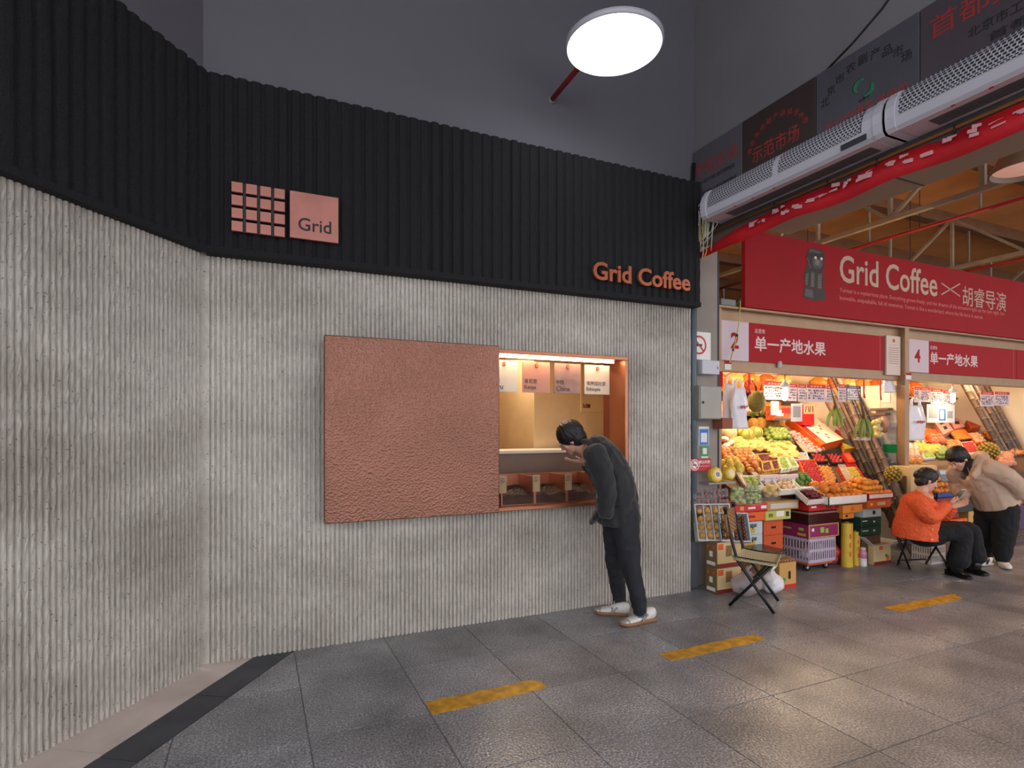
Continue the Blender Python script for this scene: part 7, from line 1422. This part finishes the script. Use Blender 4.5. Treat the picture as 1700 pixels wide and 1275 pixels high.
def shoe(name, heel, toe, parent, m_up, m_sole, w=.048, h=.085, sole=.026, heelblock=0.0, stripe=None, laces=True, toecap=None):
    heel = Vector(heel); toe = Vector(toe); d = (toe - heel); L = d.length; d.normalize(); sd = Vector((0, 0, 1)).cross(d).normalized(); z0 = heel.z
    W = lambda u, v, z: heel + d * (u * L) + sd * v + Vector((0, 0, z))
    # sole outline
    prof = [(0, .62), (.04, .85), (.2, .86), (.45, .80), (.68, 1.0), (.85, .95), (.96, .6), (1.0, .2)]; b = MB(); pts = [(u, w * k) for u, k in prof] + [(u, -w * k) for u, k in prof[::-1]]; n = len(pts); lift = lambda u: heelblock * (1 - min(1, u / .45)) if u > .32 else heelblock
    lo = [W(u, v, (.002 if not heelblock or u > .5 else lift(u)) + .012 * max(0, (u - .8) * 5)) for u, v in pts]; hi = [W(u, v, sole + lift(u) + .012 * max(0, (u - .8) * 5)) for u, v in pts]
    b.add([*lo, *hi], [tuple(range(n)), tuple(range(n, 2 * n))[::-1]] + [(i, n + i, n + (i + 1) % n, (i + 1) % n) for i in range(n)], True)
    if heelblock: q = [(0, w * .6), (.04, w * .8), (.26, w * .8), (.26, -w * .8), (.04, -w * .8), (0, -w * .6)]; k = len(q); b.add([W(u, v, .0) for u, v in q] + [W(u, v, heelblock + sole * .5) for u, v in q], [tuple(range(k)), tuple(range(k, 2 * k))[::-1]] + [(i, k + i, k + (i + 1) % k, (i + 1) % k) for i in range(k)])
    root = b.build('sole', m_sole, parent, world=True); up0 = sole * .6
    O = Org(); sec = [(.045, .030, h * .95), (.12, .040, h), (.26, .043, h * .96), (.42, .042, h * .74), (.58, .044, h * .52), (.74, .045, h * .42), (.88, .038, h * .34), (.965, .022, h * .24)]
    O.chain([W(u, 0, up0 + lift(u) + hh * .5) for u, ww, hh in sec], [(hh * .52, ww * w / .048) for u, ww, hh in sec], flat=(0, 0, 1), ends=True)
    up_o = O.build('upper', m_up, parent, .005, 4)
    if stripe:
        for sgn in (-1, 1):
            for (u0, u1) in ((.30, .40), (.46, .36)): b = MB(); b.tube([W(u0, sgn * w * .93, up0 + h * .62), W((u0 + u1) / 2 + .04, sgn * w * .97, up0 + h * .34), W(u1 + .08, sgn * w * .96, up0 + h * .06)], [(.004, .008)] * 3, 6, flat=sd); b.build('side_stripe', stripe, up_o, world=True)
        O = Org(); O.chain([W(.80, 0, up0 + h * .20), W(.95, 0, up0 + h * .13)], [(h * .235, w * .90), (h * .17, w * .62)], flat=(0, 0, 1)); O.build('toe_cap', toecap or stripe, up_o, .005, 2)
    if laces:
        for k in range(4): b = MB(); u = .40 + .075 * k; zz = up0 + h * (.96 - .13 * k) + lift(u); b.tube([W(u, -w * .42, zz - .008), W(u + .01, 0, zz + .004), W(u, w * .42, zz - .008)], .0035, 6); b.build('lace', M('lace_grey', (206, 202, 196), .7), up_o, world=True)
    return up_o

# ------------------------------------------------------------------ man leaning to the coffee window
D = 4.46
A_ = lambda px, py, dd=0.0: atD(px, py, D + dd)
left = -RGT; root_loc = atZ(1040, 1030)
O = Org()
fw = (left * .80 + FWD * .30 - UP * .62); uv = (left * .62 + UP * .75)
hc = A_(947, 729, .10); hat, HA = add_head(O, hc, fw, uv, 1.0)
O.chain([hat(0, -.02, -.05), A_(966, 744, .08), A_(982, 748, .04)], [.052, .055, .065])
O.chain([A_(984, 750, .04), A_(1008, 785, .02), A_(1024, 825, .0), A_(1030, 850, 0)], [(.10, .16), (.11, .16), (.10, .15), (.10, .15)], flat=FWD.cross(UP))
# near (left) arm to the pocket, far (right) arm raised to the chin
O.chain([A_(992, 756, -.17), A_(1002, 800, -.20), A_(1005, 840, -.14)], [.05, .042, .03]); add_hand(O, A_(1006, 838, -.125), (RGT * .25 - UP), (FWD), .35, .85)
O.chain([A_(980, 764, .19), A_(992, 792, .22), A_(972, 770, .10)], [.045, .04, .026]); add_hand(O, A_(968, 767, .06), (left * .95 + UP * .05), (UP * .8 + FWD * .3), .22, .95, thumb=-1, spread=.16)
for (hip, knee, ank) in (((1036, 858, -.08), (1046, 935, -.12), (1062, 1010, -.12)), ((1020, 858, .09), (1021, 940, .13), (1029, 1002, .14))):
    O.chain([A_(*hip), A_(*knee), A_(*ank)], [.06, .042, .034])
man = O.build('person', m_skin, None, .0065, 3, org=root_loc); tag(man, 'person in dark jacket and dark jeans leaning into the copper window', 'person')
face_parts(hat, HA, man, 1.0, True); hair_cap(hat, HA, 1.05, m_hair, man, vol=.019, fringe=.03, seed=4)
m_jk = M('dark_jacket', (34, 34, 38), .8, var=.18, vs=8, bump=.15, bs=300, bd=.002, sheen=.2); m_jean = M('black_jeans', (33, 34, 41), .8, var=.3, vs=7, bump=.2, bs=350, bd=.002)
O = Org(); fl_ = FWD.cross(UP)
O.chain([A_(975, 742, .05), A_(990, 750, .04), A_(1008, 776, .02), A_(1022, 812, .0), A_(1026, 845, 0), A_(1027, 868, 0)], [(.085, .115), (.130, .185), (.152, .195), (.152, .185), (.150, .175), (.160, .178)], flat=fl_, ends=False)
O.chain([A_(988, 752, -.15), A_(1000, 785, -.20), A_(1006, 815, -.21), A_(1006, 850, -.17)], [.088, .076, .070, .060], ends=True)
O.chain([A_(982, 764, .18), A_(994, 790, .22), A_(976, 772, .12)], [.07, .06, .046])
O.chain([A_(1002, 836, .02), A_(992, 852, .0), A_(983, 866, -.02)], [(.035, .15), (.026, .13), (.012, .08)], flat=fl_)          # open front hem
O.chain([A_(1048, 838, 0), A_(1053, 862, 0)], [(.045, .13), (.035, .13)], flat=fl_)                                              # back hem
jk = O.build('jacket', m_jk, man, .008, 4, fold=.013, ff=8.5, seed=3)
O = Org(); O.chain([A_(963, 744, .16), A_(966, 735, .06), A_(976, 732, -.05), A_(984, 744, -.10)], [(.016, .034)] * 4, flat=UP); O.build('collar', m_jk, man, .006, 3, fold=.003, seed=1)
b = MB(); b.tube([A_(1018, 842, -.16), A_(1034, 840, -.17), A_(1052, 834, -.13)], [(.004, .014)] * 3, 6); b.build('waistband_seam', M('seam_dark', (34, 35, 40), .8), man, world=True)
O = Org(); O.chain([A_(1029, 838, 0), A_(1031, 862, 0)], [(.11, .155), (.115, .155)], flat=fl_)
O.chain([A_(1036, 855, -.07), A_(1042, 900, -.10), A_(1047, 936, -.12), A_(1055, 975, -.125), A_(1063, 1013, -.12)], [.104, .090, .072, .060, .052]); O.chain([A_(1020, 855, .08), A_(1021, 905, .11), A_(1021, 940, .13), A_(1026, 975, .14), A_(1029, 1004, .14)], [.100, .084, .066, .056, .050])
O.build('jeans', m_jean, man, .008, 3, fold=.010, ff=10, seed=9, cut=[((0, 0, .072), (0, 0, -1))])
b = MB(); 
for q in ((1035, 872), (1048, 868)): pass
m_snk = M('sneaker_white', (228, 224, 218), .5, var=.05, vs=20); m_gsu = M('grey_suede', (164, 158, 148), .85); m_gum = M('gum_sole', (150, 108, 76), .6)
shoe('s', atZ(1086, 1029), atZ(1029, 1041), man, m_snk, m_gum, .05, .092, .024, stripe=m_gsu); shoe('s', atZ(1043, 1022), atZ(986, 1018), man, m_snk, m_gum, .05, .092, .024, stripe=m_gsu)
for (p, q) in (((1062, 1008, -.12), (1066, 1022, -.12)), ((1029, 1000, .14), (1033, 1013, .14))): b = MB(); b.tube([A_(*p), A_(*q)], [.040, .040], 12); b.build('sock', M('sock_grey', (120, 120, 132), .8), man, world=True)

# ------------------------------------------------------------------ seated woman in orange jacket
D2 = 5.76
B_ = lambda px, py, dd=0.0: atD(px, py, D2 + dd)
O = Org(); rt_ = RGT
fw = (rt_ * .85 - FWD * .18 - UP * .36); hc = B_(1540, 798, .0); wat, WA = add_head(O, hc, fw, rt_ * .36 + UP * .9, .92)
O.chain([wat(0, -.02, -.06), B_(1531, 817, 0), B_(1527, 826, 0)], [.046, .05, .06])
O.chain([B_(1528, 828, 0), B_(1522, 860, 0), B_(1523, 880, 0)], [(.10, .15), (.11, .14), (.08, .12)], flat=rt_)
O.chain([B_(1526, 834, -.17), B_(1546, 856, -.20), B_(1572, 837, -.10)], [.045, .04, .024]); add_hand(O, B_(1574, 836, -.09), (rt_ * .92 + UP * .18 + FWD * .2), (FWD * .5 + UP * .6), .45, .92)
O.chain([B_(1533, 834, .17), B_(1560, 862, .18), B_(1582, 842, .06)], [.045, .04, .024]); add_hand(O, B_(1583, 840, .05), (rt_ * .85 + UP * .30 - FWD * .2), (-FWD * .6 + UP * .5), .5, .92, thumb=-1)
for hip, knee, ank in (((1546, 886, -.09), (1597, 882, -.14), (1590, 944, -.14)), ((1552, 880, .09), (1613, 880, .06), (1621, 936, .04))): O.chain([B_(*hip), B_(*knee), B_(*ank)], [.055, .042, .034])
wroot = atZ(1560, 945); wom = O.build('person', m_skin, None, .0065, 3, org=wroot); tag(wom, 'seated person in orange quilted jacket holding a phone', 'person')
face_parts(wat, WA, wom, .92); hair_cap(wat, WA, .98, M('dark_brown_hair', (30, 22, 20), .5, var=.3, vs=80, bump=.5, bs=140), wom, vol=.010, back=.0, bun=((0, -.10, .03), (.055, .052, .052)), seed=8, side=.02)
m_oj = M('orange_quilt', (232, 92, 40), .7, var=.04, vs=12, bump=.9, bs=55, bd=.012, detail=1); m_redk = M('red_knit', (196, 32, 34), .8)
O = Org(); O.chain([B_(1529, 820, 0), B_(1526, 832, 0), B_(1524, 856, 0), B_(1520, 880, 0), B_(1519, 893, 0)], [(.075, .095), (.135, .185), (.175, .20), (.195, .21), (.20, .215)], flat=rt_, ends=False)
O.chain([B_(1523, 833, -.16), B_(1536, 850, -.22), B_(1548, 857, -.21), B_(1570, 840, -.12)], [.085, .080, .072, .052]); O.chain([B_(1533, 834, .17), B_(1556, 862, .19), B_(1579, 846, .08)], [.08, .07, .052])
O.build('quilted_jacket', m_oj, wom, .008, 4, fold=.006, ff=16, seed=5, cut=[(B_(1520, 899, 0), (-UP + rt_ * .12))])
O = Org(); O.chain([B_(1538, 818, .05), B_(1541, 824, -.05)], [(.02, .05), (.02, .05)], flat=UP); O.chain([B_(1524, 815, .06), B_(1521, 818, 0), B_(1526, 820, -.07), B_(1536, 826, -.08)], [(.028, .018)] * 4, flat=UP); O.build('collar', m_oj, wom, .006, 3)
for (p, q) in (((1569, 841, -.12), (1574, 836.5, -.095)), ((1578, 847, .08), (1582.5, 842, .055))): b = MB(); b.tube([B_(*p), B_(*q)], [.048, .036], 12); b.build('red_cuff', m_redk, wom, world=True)
for (px, py) in ((1548, 879), (1547, 896)): b = MB(); b.ell(B_(px, py, -.215), (.008, .008, .008), 8, 6); b.build('button', m_pap, wom, world=True)
m_tr = M('black_trousers', (21, 21, 24), .9, var=.2, vs=8)
O = Org(); O.chain([B_(1530, 889, 0), B_(1548, 887, 0)], [(.11, .19), (.105, .18)], flat=UP); O.chain([B_(1546, 885, -.09), B_(1575, 884, -.12), B_(1597, 884, -.14), B_(1596, 905, -.14), B_(1591, 930, -.14)], [.092, .086, .078, .086, .098]); O.chain([B_(1552, 880, .09), B_(1590, 879, .08), B_(1612, 881, .06), B_(1617, 905, .05), B_(1620, 924, .04)], [.09, .082, .074, .08, .09]); O.build('trousers', m_tr, wom, .008, 4, fold=.007, ff=12, seed=2, cut=[((0, 0, .112), (0, 0, -1))])
m_lth = M('black_leather', (20, 19, 21), .28, var=.1, vs=10)
shoe('s', atZ(1572, 952), atZ(1614, 964), wom, m_lth, M('black_sole', (16, 15, 16), .5), .046, .095, .014, heelblock=.035, laces=False); shoe('s', atZ(1602, 949), atZ(1642, 958), wom, m_lth, MATS['black_sole'], .046, .095, .014, heelblock=.035, laces=False)
for q_ in (((1589, 950, -.15), (1591, 932, -.14)), ((1619, 946, .03), (1621, 928, .04))): b = MB(); b.tube([B_(*q_[0]), B_(*q_[1])], [.046, .05], 12); b.build('boot_shaft', m_lth, wom, world=True)
ph = thing('phone', 'thin pale phone held by the seated person', 'phone', B_(1593, 822, -.02)); T = Matrix.Translation((0, 0, 0)); b = MB(); e1 = (rt_ * .55 + UP * .65).normalized(); e2 = FWD; e3 = e1.cross(e2); TT = Matrix((( *e1, 0), (*e2, 0), (*e3, 0), (0, 0, 0, 1))).transposed(); b.bbox(-.075, .075, -.036, .036, -.004, .004, .003, TT); b.build('body', M('phone_silver', (170, 172, 178), .3, metal=.4), ph); b = MB(); b.box(-.07, .07, -.033, .033, .0042, .0048, TT); b.build('screen', M('phone_screen', (40, 44, 52), .15), ph)

# ------------------------------------------------------------------ standing person in beige hooded jacket
D3 = 6.02
C_ = lambda px, py, dd=0.0: atD(px, py, D3 + dd)
O = Org(); fw = (-rt_ * .72 - FWD * .15 - UP * .68); hc = C_(1590, 763, .02); sat, SA = add_head(O, hc, fw, -rt_ * .6 + UP * .75, .98)
O.chain([sat(0, -.02, -.05), C_(1607, 771, .02), C_(1618, 778, .02)], [.052, .056, .07])
O.chain([C_(1618, 778, 0), C_(1638, 808, 0), C_(1652, 840, 0)], [(.07, .11), (.09, .13), (.09, .13)], flat=rt_)
O.chain([C_(1646, 776, -.17), C_(1684, 805, -.20), C_(1690, 826, -.16)], [.05, .042, .028]); add_hand(O, C_(1690, 828, -.15), (-rt_ * .25 - UP), (FWD), .5, .95)
O.chain([C_(1610, 785, .19), C_(1598, 815, .20), C_(1602, 826, .05)], [.05, .042, .028]); add_hand(O, C_(1602, 826, .04), (-rt_ * .4 - UP * .7 - FWD * .3), (-rt_ * .7 + UP * .2), .4, .95)
for hip, knee, ank in (((1668, 842, -.09), (1665, 880, -.12), (1664, 928, -.12)), ((1640, 842, .09), (1634, 880, .10), (1636, 926, .12))): O.chain([C_(*hip), C_(*knee), C_(*ank)], [.06, .045, .034])
sroot = atZ(1652, 942); std = O.build('person', m_skin, None, .0065, 3, org=sroot); tag(std, 'standing person in beige hooded jacket bending over the seated one', 'person')
face_parts(sat, SA, std, .98); hair_cap(sat, SA, 1.02, m_hair, std, vol=.014, fringe=.03, seed=12)
m_bj = M('beige_jacket', (196, 168, 146), .75, var=.06, vs=8, bump=.1, bs=60)
O = Org(); O.chain([C_(1612, 776, .02), C_(1620, 780, 0), C_(1636, 800, 0), C_(1648, 822, 0), C_(1655, 838, 0)], [(.10, .13), (.165, .20), (.185, .21), (.185, .205), (.180, .20)], flat=rt_, ends=False)
O.chain([C_(1644, 778, -.16), C_(1672, 792, -.23), C_(1688, 808, -.22), C_(1689, 822, -.17)], [.10, .088, .080, .060]); O.chain([C_(1612, 786, .17), C_(1594, 800, .20), C_(1592, 812, .18), C_(1600, 822, .06)], [.10, .085, .08, .06]); O.chain([C_(1610, 780, .14), C_(1585, 782, .16), C_(1588, 800, .2)], [.08, .07, .06])
O2 = Org(); O2.chain([C_(1608, 773, .0), C_(1618, 783, 0)], [(.085, .10), (.10, .13)], flat=rt_); O2.build('dark_shirt', m_jk, std, .007, 3)
O.build('hooded_jacket', m_bj, std, .008, 5, fold=.008, ff=9, seed=14)
O = Org(); O.chain([C_(1612, 766, .14), C_(1626, 758, .08), C_(1634, 762, -.03), C_(1626, 778, -.13), C_(1616, 792, -.16)], [(.05, .03), (.06, .045), (.06, .05), (.05, .035), (.03, .02)], flat=UP); O.build('hood', m_bj, std, .007, 4, fold=.004, ff=12, seed=3)
b = MB(); b.tube([C_(1606, 776, -.09), C_(1611, 790, -.17), C_(1624, 815, -.19)], .004, 6); b.build('zip', M('zip_tan', (150, 122, 102), .5), std, world=True)
O = Org(); O.chain([C_(1654, 834, 0), C_(1655, 852, 0)], [(.145, .17), (.15, .17)], flat=rt_); O.chain([C_(1668, 846, -.09), C_(1667, 880, -.12), C_(1665, 910, -.12), C_(1664, 926, -.12)], [.125, .105, .085, .066]); O.chain([C_(1640, 846, .09), C_(1636, 880, .10), C_(1636, 910, .12), C_(1637, 922, .12)], [.120, .100, .082, .062]); O.build('trousers', m_tr, std, .008, 4, fold=.008, ff=11, seed=6, cut=[((0, 0, .115), (0, 0, -1))])
m_blk2 = M('black_panel', (34, 32, 34), .6)
shoe('s', atZ(1656, 931), atZ(1674, 947), std, m_snk, M('white_sole', (226, 220, 212), .5), .05, .09, .030, stripe=m_blk2, toecap=m_snk); shoe('s', atZ(1644, 938), atZ(1618, 939), std, m_snk, MATS['white_sole'], .05, .09, .030, stripe=m_blk2, toecap=m_snk)
